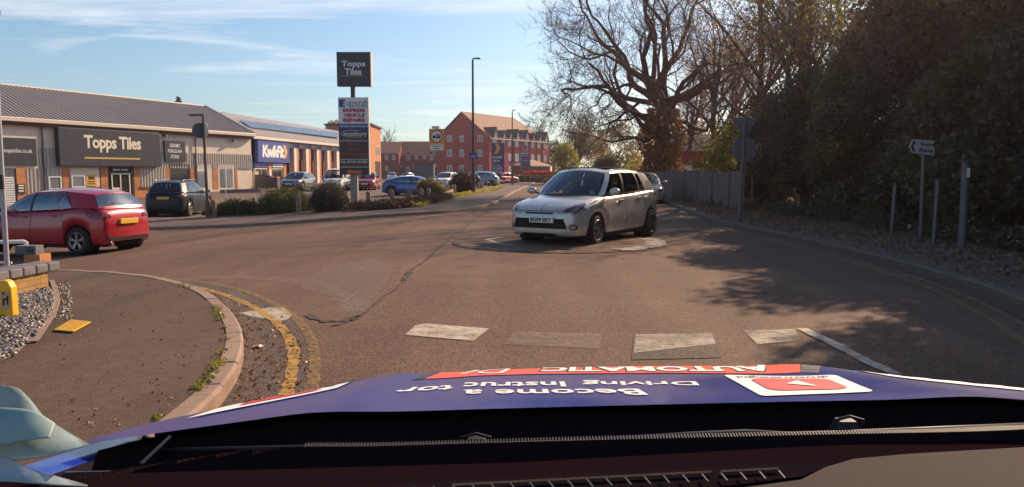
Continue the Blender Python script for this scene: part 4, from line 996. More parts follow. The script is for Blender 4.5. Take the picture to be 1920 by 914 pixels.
    # wheels
    for i, c in enumerate(wx):
        for sgn in (1, -1):
            wt = .20; yo = w2 * .985; B = MB()
            prof = [(r * .62, 0), (r * .70, .008), (r * .86, .012), (r * .955, -.004), (r, -.03), (r, -wt + .03), (r * .95, -wt), (r * .5, -wt)]
            B.lathe([(a, h * sgn) for a, h in prof], 28, 'Y'); mt_ = Matrix.Translation((c, sgn * yo, r)) @ (Matrix.Rotation(R(steer if i == 0 else 0), 4, 'Z'))
            B.v = [tuple(mt_ @ Vector(v)) for v in B.v]; tyre = B.build('wheel', M['tyre'], t, smooth=True)
            B = MB(); B.M = mt_
            B.lathe([(.001, -.045 * sgn), (r * .50, -.05 * sgn), (r * .60, -.03 * sgn), (r * .635, .006 * sgn)], 28, 'Y'); B.m = 0
            for q in range(spokes):
                a = 2 * math.pi * q / spokes + .3; 
                for da in ((-.13, .13) if spokes <= 6 else (0,)):
                    ca, sa = math.cos(a), math.sin(a); ce, se = math.cos(a + da), math.sin(a + da); w_ = r * (.055 if spokes <= 6 else .06)
                    p_ = [(ca * r * .08 - sa * w_, -.02, sa * r * .08 + ca * w_), (ca * r * .08 + sa * w_, -.02, sa * r * .08 - ca * w_), (ce * r * .61 + se * w_ * .7, -.004, se * r * .61 - ce * w_ * .7), (ce * r * .61 - se * w_ * .7, -.004, se * r * .61 + ce * w_ * .7)]
                    p_ = [Vector((x, y * sgn * 1.0 + .0, z)) for x, y, z in p_]; B.m = 1; B.prism(p_, (0, .012 * sgn, 0))
            B.tube([(0, -.03 * sgn, 0), (0, .012 * sgn, 0)], r * .13, 12)
            B.m = 1; B.lathe([(r * .60, -.01 * sgn), (r * .64, .012 * sgn), (r * .67, .004 * sgn)], 28, 'Y')
            B.build('rim', [M['blackm'], M[rim]], tyre, smooth='auto')
        for sgn in (1, -1):
            B = MB(); vs_ = []; nseg = 14
            for q in range(nseg + 1):
                a = math.pi * q / nseg; vs_ += [(c + ar * .985 * math.cos(a), sgn * (w2 * .955), r + ar * .985 * math.sin(a)), (c + ar * .985 * math.cos(a), sgn * (w2 * .6), r + ar * .985 * math.sin(a))]
            B.add(vs_, [(2 * q, 2 * q + 1, 2 * q + 3, 2 * q + 2) for q in range(nseg)])
            B.add([(c + ar * math.cos(a), sgn * w2 * .62, r + ar * math.sin(a)) for a in [math.pi * 2 * q / 20 for q in range(20)]], [tuple(range(20))])
            B.build('wheel_arch_liner', M['blackm'], t)
    # underside and interior
    B = MB(); B.b2(-L * .45, L * .45, -w2 * .60, w2 * .60, .17, .30); B.b2(rx + ar, fx - ar, -w2 * .93, w2 * .93, .16, .26); B.build('underbody', M['blackm'], t)
    B = MB(); zf_ = top(.5) - .12
    B.b2(X(sp['side'][-1][0]) + .05, X(sp['side'][0][0]) - .0, -w2 * .86, w2 * .86, zf_ - .03, zf_)
    B.b2(X(sp['scr'][0]) - .5, X(sp['scr'][0]) - .05, -w2 * .80, w2 * .80, zf_, top(.27) - .03)
    for yq in (-.38, .38):
        for s_, hgt in ((.50, .27), (.70, .24)):
            B.box((X(s_) - .02, yq * w2 * 1.15, zf_ + hgt / 2), (.13, .46, hgt), taper=.85); B.box((X(s_) - .05, yq * w2 * 1.15, zf_ + hgt + .09), (.09, .25, .16), taper=.85)
    B.build('seats', M['interior'], t, smooth=False, bevel=.02)
    # steering wheel on the right-hand side of the car
    B = MB(); cs = Vector((X(.40), -.36, zf_ + .10)); B.tube([cs + Vector((.05 * math.sin(a) * 1.0, .18 * math.cos(a), .18 * math.sin(a))) for a in [math.pi * 2 * q / 20 for q in range(21)]], .014, 6, cap=False); B.build('steering_wheel', M['black'], t, smooth=True)
    # door shut lines, handles, mirrors
    if detail:
        for sgn, vw in ((1, 'left'), (-1, 'right')):
            dl = [X(sp['side'][1][0] + .02), X(.515), X(.735)]
            for i, x in enumerate(dl):
                zt_ = top((L / 2 - x) / L) - .03; zl_ = .30 if i < 2 else .62
                xx = x - (.10 if i == 2 else 0)
                feat('door_gap', [(x - .005, zt_), (x + .005, zt_), (xx + .005 + (.06 if i == 0 else 0), zl_), (xx - .005 + (.06 if i == 0 else 0), zl_)], vw, M['blackm'], .002)
            for s_ in (.47, .685):
                x = X(s_); z = top(s_) * .865; h, nm2, _, _ = bvh.ray_cast(Vector((x, sgn * 3, z)), Vector((0, -sgn, 0)))
                if h: B = MB(); B.box(h + Vector((0, sgn * .012, 0)), (.17, .03, .032)); B.build('door_handle', paint, t, bevel=.01)
            xm = X(sp['side'][1][0] + .025); zm = top(.32) + .07; ym = sgn * (w2 * .93)
            B = MB(); B.tube([(xm - .02, sgn * w2 * .88, zm - .06), (xm, sgn * (w2 + .06), zm - .03)], .022, 6); arm = B
            B.build('mirror_arm', M['black'], t)
            B = MB(); B.ell((xm - .0, sgn * (w2 + .11), zm), (.075, .115, .075), 14, 10); mr = B.build('door_mirror', sp.get('mirror') or paint, t, smooth=True)
            B = MB(); B.box((xm - .07, sgn * (w2 + .115), zm), (.01, .17, .10)); B.build('mirror_glass', M['glass_dk'], mr)
    # front
    yw = w2
    def poly(l, sx=1): return [(a * yw * sx, c * Hh) for a, c in l]
    fr = front or {}
    feat('lower_grille', poly(fr.get('grille', [(-.55, .22), (.55, .22), (.5, .34), (-.5, .34)])), 'front', M['blackm'], .004)
    feat('upper_grille', poly(fr.get('upper', [(-.35, .42), (.35, .42), (.38, .46), (-.38, .46)])), 'front', M['black'], .004)
    hl = poly(fr.get('lamp', [(.50, .40), (.72, .38), (.93, .44), (.96, .52), (.88, .545), (.70, .50)]))
    for m_ in (1, -1):
        q = [(a * m_, c) for a, c in hl]; o = feat('headlight', q, 'front', lampf or M['lamp_clear'], .007)
        cxp = sum(p[0] for p in q) / len(q); czp = sum(p[1] for p in q) / len(q); q2 = [((p[0] - cxp) * .62 + cxp, (p[1] - czp) * .62 + czp - .004) for p in q]
        feat('lamp_reflector', q2, 'front', M['lamp_dark'], .010, parent=o)
        if fr.get('amber'): q3 = [((p[0] - cxp) * .16 + cxp + fr['amber'][0] * m_, (p[1] - czp) * .2 + czp + fr['amber'][1]) for p in q]; feat('indicator', q3, 'front', M['amber'], .014, parent=o)
        fg = fr.get('fog', (.72, .27, .055)); cc = [(fg[0] * yw * m_ + fg[2] * math.cos(a), fg[1] * Hh + fg[2] * math.sin(a)) for a in [math.pi * 2 * q / 14 for q in range(14)]]
        o = feat('fog_lamp', cc, 'front', M['lamp_dark'], .006); feat('fog_glass', [(fg[0] * yw * m_ + (a - fg[0] * yw * m_) * .6, fg[1] * Hh + (c - fg[1] * Hh) * .6) for a, c in cc], 'front', M['lamp_clear'], .010, parent=o)
    def plate_(view, z, mt_, y=0.0):
        h, nm2, _, _ = bvh.ray_cast(Vector((6 if view == 'front' else -6, y, z * Hh)), Vector((-1 if view == 'front' else 1, 0, 0)))
        if h is None: return
        sx_ = 1 if view == 'front' else -1; B = MB(); B.box((h.x + sx_ * .03, y, z * Hh), (.05, .52, .112)); pl = B.build('number_plate', mt_, t, bevel=.004)
        if platetxt: text(pl, platetxt, M['blackm'], plane4(Vector((h.x + sx_ * .0565, y, z * Hh)), (0, sx_, 0), (0, 0, 1)), width=.46, height=.075, bold=.03)
    plate_('front', fr.get('plate', .345), M['plate_w'], fr.get('platey', 0))
    if fr.get('badge'):
        z = fr['badge'] * Hh; q = [(0, z + .075), (.05, z), (0, z - .075), (-.05, z)]; feat('badge', q, 'front', M['chrome'], .012); 
    # bonnet shut line
    feat('bonnet_gap', poly([(-.60, fr.get('bl', .49)), (.60, fr.get('bl', .49)), (.60, fr.get('bl', .49) - .006), (-.60, fr.get('bl', .49) - .006)]), 'front', M['blackm'], .002)
    # rear
    re = rear or {}
    for m_ in (1, -1):
        feat('tail_light', [(a * m_, c) for a, c in poly(re.get('lamp', [(.55, .55), (.93, .53), (.95, .64), (.86, .67), (.6, .64)]))], 'rear', lampr or M['lamp_red'], .008)
    feat('rear_bumper_trim', poly([(-.70, .215), (.70, .215), (.74, .265), (-.74, .265)]), 'rear', M['blackm'], .004)
    plate_('rear', re.get('plate', .48), M['plate_y'] if plate == 'y' or True else M['plate_w'])
    B = MB(); a0 = side[-1][0]; z0 = a0[2] + (side[-1][1][2] - a0[2]) * .3; x0 = a0[0] + (side[-1][1][0] - a0[0]) * .3
    B.box((x0 - .06, .08, z0), (.02, .42, .02), Matrix.Rotation(R(8), 3, 'X')); B.build('rear_wiper', M['black'], t)
    if re.get('spoiler'):
        B = MB(); xs_, zs_ = side[-1][1][0], side[-1][1][2] + .04; B.box((xs_ - .06, 0, zs_), (.22, W * .62, .03), Matrix.Rotation(R(-8), 3, 'Y')); B.build('spoiler', paint, t, bevel=.012)
    if driver:
        dr = person(None, driver, (0, 0, 0), 0)
        mm = MW[t] @ Matrix.Translation((X(.50) + .08, -.36, zf_ - .37)); dr.matrix_world = mm; dr.location = mm.translation; dr.rotation_euler = (0, 0, rz); MW[dr] = mm
    return t, feat, X, top

SILVER = carpaint('silver_car_paint', (.56, .50, .44), metal=.45, rough=.30)
REDP = carpaint('red_car_paint', (.40, .006, .022), metal=.1, rough=.3)
NAVY = carpaint('black_blue_car_paint', (.008, .010, .018), metal=.0, rough=.35); NAVY.node_tree.nodes['Principled BSDF'].inputs['Coat Weight'].default_value = .2; NAVY.node_tree.nodes['Principled BSDF'].inputs['Specular IOR Level'].default_value = .25
BLUEP = carpaint('blue_car_paint', (.02, .07, .28), metal=.3, rough=.28)
GREYP = carpaint('grey_car_paint', (.13, .13, .14), metal=.5, rough=.28)
WHITEP = carpaint('white_car_paint', (.82, .79, .74), metal=0, rough=.35)
LBLUE = carpaint('pale_blue_car_paint', (.28, .35, .40), metal=.4, rough=.3)

def at_wheel(g, hd, L, W, sp, which):
    """car centre from the ground contact of one wheel; hd = heading vector; which=(front/rear, left/right)"""
    f = Vector((hd[0], hd[1], 0)).normalized(); l = Vector((-f.y, f.x, 0))
    x = L / 2 - sp['fo'] * L - (0 if which[0] == 'f' else sp['wb'] * L); y = (W / 2 - .1) * (1 if which[1] == 'l' else -1)
    c = g - f * x - l * y; return (c.x, c.y, g.z), math.atan2(f.y, f.x)

# silver hatchback on the mini roundabout
g = G(1113, 460.5); hd = (-math.sin(R(34)), -math.cos(R(34)))
CL = dict(HATCH); CL.update(fo=.205, wb=.639, bow=.06, roofz=[(.38, .945), (.45, .985), (.55, 1.0), (.70, .995), (.80, .975), (.9, .945)], side=[(.275, .80, .425, .62), (.295, .905, .445, .70), (.50, .915, .515, .735), (.525, .915, .535, .735), (.70, .91, .69, .72), (.715, .91, .70, .72), (.785, .905, .745, .725), (.935, .86, .875, .69), (.962, .78, .90, .63)])
loc, rz = at_wheel(g, hd, 4.03, 1.71, CL, 'fl')
clf = dict(grille=[(-.70, .235), (.70, .235), (.62, .36), (-.62, .36)], upper=[(-.34, .415), (.34, .415), (.38, .438), (-.38, .438)], lamp=[(.46, .440), (.56, .412), (.84, .418), (.955, .465), (.968, .560), (.92, .592), (.72, .54)],
           fog=(.80, .255, .06), plate=.345, platey=.08, badge=.49, bl=.458, amber=(-.12, .0))
t, feat, X, top = car('silver five door hatchback with glass roof turning over the mini roundabout', loc, rz, SILVER, 4.0, 1.71, 1.51, CL, r=.305, front=clf, rim='rimdk', spokes=9, platetxt='BG59 EKY', driver='driver in dark clothing at the wheel of the silver hatchback', name='car', steer=6)
feat('side_moulding', [(X(.36), .475), (X(.84), .505), (X(.84), .53), (X(.36), .50)], 'left', SILVER, .012); feat('side_moulding', [(X(.36), .475), (X(.84), .505), (X(.84), .53), (X(.36), .50)], 'right', SILVER, .012)
B = MB(); B.prism([(X(.47), -.46, 1.50), (X(.47), .46, 1.50), (X(.68), .48, 1.512), (X(.68), -.48, 1.512)], (0, 0, .02)); B.build('glass_roof', M['glass_dk'], t, bevel=.012)
B = MB(); zs = top(.30); xs0 = X(.29)
B.tube([(X(.262), -.5, zs + .012), (X(.262) + .05, 0.1, zs + .03)], .01, 5); B.tube([(X(.262), .1, zs + .02), (X(.262) + .0, .6, zs + .012)], .01, 5); B.build('windscreen_wiper', M['black'], t)
B = MB(); B.box((X(.345), .10, 1.30), (.02, .24, .06)); B.build('rear_view_mirror', M['black'], t)
B = MB(); B.b2(X(.31), X(.308), .42, .54, zs + .0, zs + .09); B.build('parking_permit', M['letterw'], t)

# red hatchback, left foreground, seen from behind
AC = dict(HATCH); AC.update(fo=.205, wb=.635, top=[(0, .34), (.006, .44), (.02, .49), (.06, .535), (.13, .575), (.20, .60), (.27, .62), (.45, .655), (.7, .69), (.88, .72), (.955, .70), (.985, .64), (.996, .54), (1, .47)],
    roofz=[(.38, .90), (.45, .945), (.55, .985), (.65, 1.0), (.8, .98), (.9, .95)],
    side=[(.275, .80, .42, .62), (.295, .905, .44, .69), (.50, .915, .515, .73), (.52, .915, .53, .73), (.70, .91, .69, .72), (.71, .905, .70, .72), (.80, .90, .73, .71), (.935, .86, .875, .68), (.962, .79, .90, .62)], rearg=(.16, .92), rglass=M['darkglass'])
g = G(151, 479); loc, rz = at_wheel(g, (-.96, .27), 3.9, 1.72, AC, 'rl')
t, feat, X, top = car('red five door hatchback driving left behind the white post, seen from its rear corner', loc, rz, REDP, 3.9, 1.72, 1.47, AC, r=.315, rim='rim', spokes=5, name='car', glass=glassmat('smoked_glass', (.28, .30, .31), .5),
    rear=dict(lamp=[(.52, .565), (.80, .545), (.96, .57), (.95, .65), (.86, .69), (.60, .64)], plate=.50), driver='driver of the red hatchback, dimly seen through the side glass')
for vw in ('left', 'right'):
    feat('window_trim', [(X(.30), top(.30) - .012), (X(.30), top(.30) - .034), (X(.79), top(.79) - .034), (X(.79), top(.79) - .012)], vw, M['chrome'], .006)
B = MB(); B.tube([(-1.90, .5, .24), (-1.97, .5, .24)], .04, 10); B.build('exhaust_pipe', M['chrome'], t)

# parked cars of the trade park
PG = 'cars parked in front of the trade units'
SUV = dict(HATCH); SUV.update(roofz=[(.38, .93), (.45, .965), (.55, .995), (.7, .99), (.8, .975), (.92, .95)], top=[(0, .38), (.006, .47), (.02, .53), (.06, .575), (.13, .60), (.20, .62), (.27, .635), (.45, .65), (.7, .67), (.88, .69), (.96, .68), (.985, .62), (.996, .54), (1, .47)])
g = G(354, 406.5); loc, rz = at_wheel(g, (-.10, 1), 4.63, 1.88, SUV, 'rr')
t, *_ = car('black estate SUV parked beside the lamp post, tail towards the road', loc, rz, NAVY, 4.66, 1.89, 1.66, SUV, r=.37, group=PG, rear=dict(plate=.53, lamp=[(.60, .56), (.95, .56), (.95, .62), (.62, .635)]))
B = MB()
for s_ in (-.62, .62): B.tube([(.5, s_, 1.64), (.3, s_, 1.69), (-1.3, s_, 1.69), (-1.6, s_, 1.62)], .018, 6)
B.build('roof_rail', M['chrome'], t, smooth=True)
MPV = dict(HATCH); MPV.update(scr=(.20, .40), side=[(.225, .80, .40, .62), (.245, .905, .425, .70)] + HATCH['side'][2:])
def pc(px, py, hd, label, paint, L, W, Hh, sp=HATCH, r=.31, **kw):
    g = G(px, py); return car(label, (g.x, g.y, g.z), math.atan2(hd[1], hd[0]), paint, L, W, Hh, sp, r=r, group=PG, **kw)
pc(560, 357.0, (-.08, -1), 'dark grey people carrier parked nose out beside the wheelie bins', GREYP, 4.5, 1.84, 1.55, MPV)
VAN = dict(HATCH); VAN.update(top=[(0, .34), (.006, .40), (.02, .45), (.06, .49), (.13, .53), (.20, .555), (.27, .575), (.45, .58), (.7, .58), (.95, .58), (.985, .56), (1, .50)], scr=(.18, .36),
     side=[(.205, .82, .33, .72), (.225, .93, .35, .80), (.42, .94, .42, .84), (.44, .94, .44, .84), (.66, .94, .66, .84), (.68, .94, .68, .84), (.83, .94, .83, .84), (.96, .93, .955, .84), (.975, .88, .965, .80)],
     seg=['body', 'glass', 'body', 'body', 'body', 'body', 'body', 'body'], roofz=[(.3, .94), (.42, .985), (.6, 1), (.9, .995), (1, .98)], rearg=(.3, .8))
pc(632, 357.0, (.02, -1), 'white panel van parked nose out next to the grey people carrier', WHITEP, 4.4, 1.81, 1.82, VAN, r=.32)
pc(672, 355.5, (.05, -1), 'silver hatchback mostly hidden between the white van and the red hatchback', SILVER, 4.2, 1.75, 1.46)
pc(690, 355.8, (.05, -1), 'bright red hatchback parked behind the tall trade park sign', REDP, 4.0, 1.72, 1.5)
COU = dict(HATCH); COU.update(roofz=[(.36, .90), (.45, .965), (.55, 1.0), (.7, .975), (.8, .92), (.9, .85)], side=[(.27, .80, .40, .62), (.29, .905, .42, .70), (.50, .915, .515, .735), (.525, .915, .535, .735), (.72, .91, .70, .72), (.73, .91, .71, .72), (.82, .895, .77, .70), (.93, .82, .90, .64), (.955, .74, .92, .60)])
g = G(734, 367.5); loc, rz = at_wheel(g, (1, -.12), 4.6, 1.8, COU, 'rr')
car('blue fastback hatchback parked side on behind the round topped bollards', loc, rz, BLUEP, 4.6, 1.8, 1.44, COU, r=.33, group=PG, glass=M['darkglass'], rim='rim')
pc(735, 338, (.1, -1), 'small white car at the far end of the car park, left of a matching one', WHITEP, 4.3, 1.8, 1.55, detail=False)
pc(762, 337.5, (-.5, -1), 'small silvery car at the far end of the car park, right of the white one', LBLUE, 4.2, 1.8, 1.5, detail=False)
pc(838, 351, (-.35, -1), 'white hatchback parked nose out beside the orange weight limit sign', WHITEP, 4.3, 1.8, 1.5)
pc(874, 352.5, (-.45, 1), 'dark blue hatchback partly hidden behind the tall lamp column', NAVY, 4.0, 1.72, 1.5)
pc(897, 351.0, (-1, .12), 'pale blue grey hatchback side on right of the tallest lamp', LBLUE, 4.2, 1.78, 1.55, glass=M['darkglass'])
pc(913, 347, (-.3, 1), 'black hatchback parked just left of the navy chevron sign', NAVY, 4.3, 1.8, 1.6, detail=False)
pc(948, 345.5, (.8, 1), 'dark red hatchback showing behind the navy chevron sign', REDP, 4.0, 1.75, 1.5, detail=False)
# silver estate behind the hatchback on the road
g = G(1212, 386); car('silver saloon queuing close behind the silver hatchback', (g.x + .38, g.y + 3.4, 0), math.atan2(-1, -.10), SILVER, 4.4, 1.78, 1.44, HATCH, r=.31, name='car')
# ------------------------------------------------ own car: bonnet, cowl, dashboard
CX = .22
own = thing('driving_school_car', 'blue driving school car bonnet with red banner and white lettering, seen over its dashboard', 'car', (CX, 1.0, 0))
def yf(u): return 2.10 - .92 * min(1.0, abs(u / .83)) ** 3.4
def yr(u): return 1.19 + .02 * u - .20 * max(0, (abs(u) - .55) / .27) ** 1.4
def zb_(u, y):
    q = max(0.0, 2.10 - y) / .95
    z = .856 + .192 * max(0.0, 2.06 - y) + .022 * u - .012 * abs(u / .8) ** 3 + .016 * math.exp(-((abs(u) - .53) / .085) ** 2) * max(0, 1 - q * .75)
    e = (yf(u) - y) / .06; z -= .022 * max(0, 1 - e) ** 2.2 if e < 1 else 0
    return z
BON = carpaint('blue_bonnet_paint', (.005, .026, .34), metal=.1, rough=.3); BON.node_tree.nodes['Principled BSDF'].inputs['Coat Weight'].default_value = .8
b = MB(); nu, nv = 60, 34
for i in range(nu + 1):
    u = -.82 + 1.64 * i / nu
    for j in range(nv + 1):
        v = j / nv; y = yr(u) + (yf(u) - yr(u)) * v; b.v.append((u + CX, y, zb_(u, y)))
    p = b.v[-1]; b.v.append((p[0] + .01 * u, p[1] + .03, p[2] - .10)); b.v.append((p[0], p[1] + .02, p[2] - .35))
m = nv + 3
for i in range(nu):
    for j in range(m - 1): a = i * m + j; b.f.append((a, a + m, a + m + 1, a + 1)); b.mi.append(0)
bonnet = b.build('bonnet', BON, own, world=True, smooth=True)
# wings: the sides below the bonnet line
for s_ in (-1, 1):
    b = MB(); oc = [(s_ * .82, yr(.82) - .25 + .02 * k) for k in range(1)]
    oc = [(s_ * .82, y) for y in (.55, .7, .85, yr(s_ * .82))] + [(s_ * .82, yr(.82) + (yf(.82) - yr(.82)) * k / 4) for k in range(1, 5)] + [(s_ * u, yf(u)) for u in (.80, .77, .73, .68, .62, .55)]
    for (u, y) in oc:
        z = zb_(u, max(y, .85)) - .004; nx_ = .02 * s_
        for q, dz in ((-.02, -.02), (0, -.004), (.012, -.02), (.03, -.10), (.035, -.30), (.03, -.62)): b.v.append((CX + u + q * s_, y + (.03 * -dz if y > 1.25 else 0), z + dz))
    for k in range(len(oc) - 1):
        for j_ in range(5): a = k * 6 + j_; f = (a, a + 6, a + 7, a + 1); b.f.append(f if s_ > 0 else f[::-1]); b.mi.append(0)
    b.build('front_wing', BON, own, world=True, smooth=True)
def bpt(px, py, dz=.002):
    """point of the bonnet under a picture position"""
    y = 1.6; d = ray(px, py)
    for _ in range(60):
        x = d.x / d.y * y; z = zb_(x - CX, y); y2 = (CAMZ - z - dz) / (-d.z / d.y); y = y * .6 + max(1.1, min(2.2, y2)) * .4
    x = d.x / d.y * y; return x, y
def decal(name, pts, mt, dz, parent=None, sp=.03):
    """pts in (x,y) world"""
    poly = [Vector(p) for p in pts]
    o = drape(name, poly, dz, mt, sp, parent=parent or bonnet, kind=None, zf=lambda x, y: zb_(x - CX, y)); return o
def btext(parent, s, cx, cy, w_, h_, mt, dz=.0025, rot=0, bold=.03, shear=0, name='lettering', curve=0, spacing=1.0):
    """lettering read from the front of the car"""
    I = MW[parent].inverted(); c, q = math.cos(rot), math.sin(rot)
    def f(x, y):
        X_, Y_ = x * c - y * q, x * q + y * c
        wx, wy = cx - X_, cy - Y_ + curve * (X_ / max(w_, .01)) ** 2
        return I @ Vector((wx, wy, zb_(wx - CX, wy) + dz))
    return text(parent, s, mt, None, width=w_, height=h_, bold=bold, mapf=f, shear=shear, name=name, spacing=spacing)
banner = mat('banner_orange_red', (.80, .085, .025), rough=.4)
def btq(parent, s, q, mt, dz=.0016, bold=.05, shear=0, name='lettering'):
    """lettering read from the front; q = picture points of near-left, near-right, far-right, far-left corner of its block"""
    q = [Vector(bpt(*p)) for p in q]; I = MW[parent].inverted()
    def f(x, y):
        u = .5 - x; v = .5 - y; lo_ = q[0].lerp(q[1], u); hi_ = q[3].lerp(q[2], u); p = lo_.lerp(hi_, 1 - v); p = lo_.lerp(hi_, .5 - y)
        return I @ Vector((p.x, p.y, zb_(p.x - CX, p.y) + dz))
    return text(parent, s, mt, None, width=1.0, height=1.0, bold=bold, mapf=f, shear=shear, name=name)
def far(px, d=.012): x_ = (px - 960) / F * 2.0; return (x_, yf(x_ - CX) - d)
ba = decal('banner', [bpt(796, 710), bpt(900, 704), bpt(1010, 701), bpt(1240, 699), bpt(1501, 698)] + [far(px_, .02) for px_ in (1480, 1400, 1300, 1200, 1100, 1000, 900, 830)], banner, .0015)
decal('banner_edge', [bpt(770, 712), bpt(795, 710), far(829, .02), far(812, .02)], M['black'], .0012, parent=ba)
decal('banner_edge', [bpt(1502, 698), bpt(1535, 699), far(1505, .02), far(1481, .02)], M['black'], .0012, parent=ba)
def fq(x0, x1, yn0, yn1, x2, x3, d): return [(x0, yn0), (x1, yn1)], [far(x3, d), far(x2, d)]
def btf(parent, s, x0, y0, x1, y1, fx0, fx1, d, mt, dz, bold, **kw):
    q = [Vector(bpt(x0, y0)), Vector(bpt(x1, y1)), Vector(far(fx1, d)), Vector(far(fx0, d))]; I = MW[parent].inverted()
    def f(x, y):
        p = q[0].lerp(q[1], .5 - x).lerp(q[3].lerp(q[2], .5 - x), .5 - y); return I @ Vector((p.x, p.y, zb_(p.x - CX, p.y) + dz))
    return text(parent, s, mt, None, width=1.0, height=1.0, bold=bold, mapf=f, **{k: v for k, v in kw.items()})
btf(ba, 'AUTOMATIC', 1008, 698, 1466, 696.2, 1018, 1436, .030, M['blackm'], .0022, .075)
btf(ba, 'AUTOMATIC', 1013, 697.4, 1460, 695.6, 1022, 1431, .036, M['letterw'], .0030, .04)
btf(ba, 'DL', 850, 702.5, 960, 700.5, 866, 958, .045, M['letterw'], .0035, .0, shear=.3)
btq(bonnet, 'Driving', [(1092, 723), (1312, 722), (1302, 713), (1092, 712.5)], M['letterw'], bold=.02)
btq(bonnet, 'Instruc', [(866, 728), (1062, 724.5), (1058, 715), (872, 717)], M['letterw'], bold=.02)
btq(bonnet, 'tor', [(735, 736), (848, 730), (852, 721), (757, 726)], M['letterw'], bold=.02)
btq(bonnet, 'Become a', [(862, 742), (1216, 740), (1196, 728.5), (872, 730.5)], M['letterw'], bold=.02)
q = [bpt(*p) for p in ((1356, 703), (1566, 703), (1640, 734), (1428, 743))]
def rr(q, m_=.0, rad=.1):
    """rounded quad inside q"""
    q = [Vector(p) for p in q]
    def at(u, v): return q[0].lerp(q[1], u).lerp(q[3].lerp(q[2], u), v)
    o = []
    mu, mv = m_ if hasattr(m_, '__len__') else (m_, m_)
    for cu, cv, a0 in ((1 - mu - rad, 1 - mv - rad, 0), (mu + rad, 1 - mv - rad, 90), (mu + rad, mv + rad, 180), (1 - mu - rad, mv + rad, 270)):
        for k in range(7): a = R(a0 + 15 * k); o.append(at(cu + rad * math.cos(a), cv + rad * math.sin(a)))
    return o, at
o_, at = rr(q, 0, .06); st_ = decal('white_sticker', o_, M['letterw'], .0022)
o2, at = rr(q, (.14, .18), .14); q_red = [at(.17, .22), at(.86, .22), at(.86, .84), at(.15, .84)]
o2, _ = rr(q_red, 0, .2); rd = decal('red_badge', o2, M['red'], .0036, parent=st_)
decal('play_triangle', [bpt(1494, 716), bpt(1474, 722), bpt(1534, 727)], M['letterw'], .005, parent=rd)
btq(st_, 'drivertrainingltd', [(1385, 709.5), (1556, 709), (1548, 705), (1378, 705.5)], M['blackm'], .0036, bold=.01)
# learner plates at the bonnet corners
def corner(u0, u1, n=10):
    a = [(u0 + (u1 - u0) * k / n) for k in range(n + 1)]; return [(u + CX, yf(u) - .012) for u in a] + [(u + CX, yf(u) - .21) for u in a[::-1]]
lp = decal('learner_plate', corner(-.76, -.60), M['letterw'], .0022)
uu = [-.74, -.70, -.66]; decal('red_letter', [(u + CX, yf(u) - .10) for u in (-.73, -.685, -.64)] + [(u + CX, yf(u) - .155) for u in (-.64, -.685, -.73)], M['red'], .0036, parent=lp)
decal('red_letter', [(-.73 + CX, yf(-.73) - .03), (-.70 + CX, yf(-.70) - .03), (-.70 + CX, yf(-.70) - .11), (-.73 + CX, yf(-.73) - .11)], M['red'], .0037, parent=lp)
lp = decal('learner_plate', corner(.60, .76), M['letterw'], .0022)
# cowl (black plastic between bonnet and glass)
cowl = mat('cowl_plastic', (.017, .009, .011), rough=.8, spec=.02, bump=.5, bscale=300); b = MB()
n = 40
def cy0(u): return yr(u) + .03
for k in range(n + 1):
    u = -.80 + 1.6 * k / n
    for dy_, z in ((.30, -.022), (.02, -.014), (-.004, -.045), (-.10, -.03), (-.17, .0), (-.23, .028), (-.235, -.05)):
        b.v.append((u + CX, yr(u) + dy_, zb_(u, yr(u) + max(dy_, 0)) + z))
for k in range(n):
    for j in range(6): a = k * 7 + j; b.f.append((a, a + 1, a + 8, a + 7)[::-1]); b.mi.append(0)
cw = b.build('cowl_panel', cowl, own, world=True, smooth=True)
b = MB()
for k in range(240):
    u = -.52 + .0045 * k
    y = yr(u) - .135; z = zb_(u, yr(u)) - .012
    b.box((u + CX, y, z), (.0018, .026, .008), Matrix.Rotation(R(10), 3, 'X'))
b.build('cowl_grille', mat('cowl_mesh', (.030, .024, .023), rough=.6), cw, world=True)
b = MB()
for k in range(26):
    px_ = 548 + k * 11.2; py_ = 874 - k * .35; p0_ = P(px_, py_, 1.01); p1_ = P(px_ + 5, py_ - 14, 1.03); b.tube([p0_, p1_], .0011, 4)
b.build('reflection_ticks', mat('pale_reflection', (.34, .27, .22), rough=.6), cw, world=True)  # pale ticks modelled in place of vent reflections in the windscreen
b = MB(); b.tube([P(240, 846, 1.06), P(600, 838, 1.09), P(960, 832, 1.1), P(1300, 822, 1.1), P(1700, 806, 1.1), P(1950, 796, 1.1)], .0035, 6); b.build('rubber_seal', mat('seal_rubber', (.03, .024, .026), rough=.5), cw, world=True, smooth=True)
b = MB(); b.prism([P(262, 868, 1.0), P(318, 816, 1.02), P(321, 818, 1.02), P(268, 869, 1.0)][::-1], (0, .002, -.002)); b.build('reflection_sliver', mat('strip', (.30, .25, .20), rough=.5), cw, world=True)  # pale sliver standing in for a grey reflection in the windscreen
# washer nozzles
for px_, py_ in ((893, 822), (1585, 790)):
    d = P(px_, py_ + 10, 1.13); b = MB(); b.box(d, (.042, .035, .022), taper=.6); b.tube([d + Vector((-.022, -.01, .004)), d + Vector((-.022, -.012, .014)), d + Vector((0, -.012, .020)), d + Vector((.022, -.012, .014)), d + Vector((.022, -.01, .004))], .0028, 6); b.build('washer_nozzle', M['black'], own, world=True, bevel=.004)
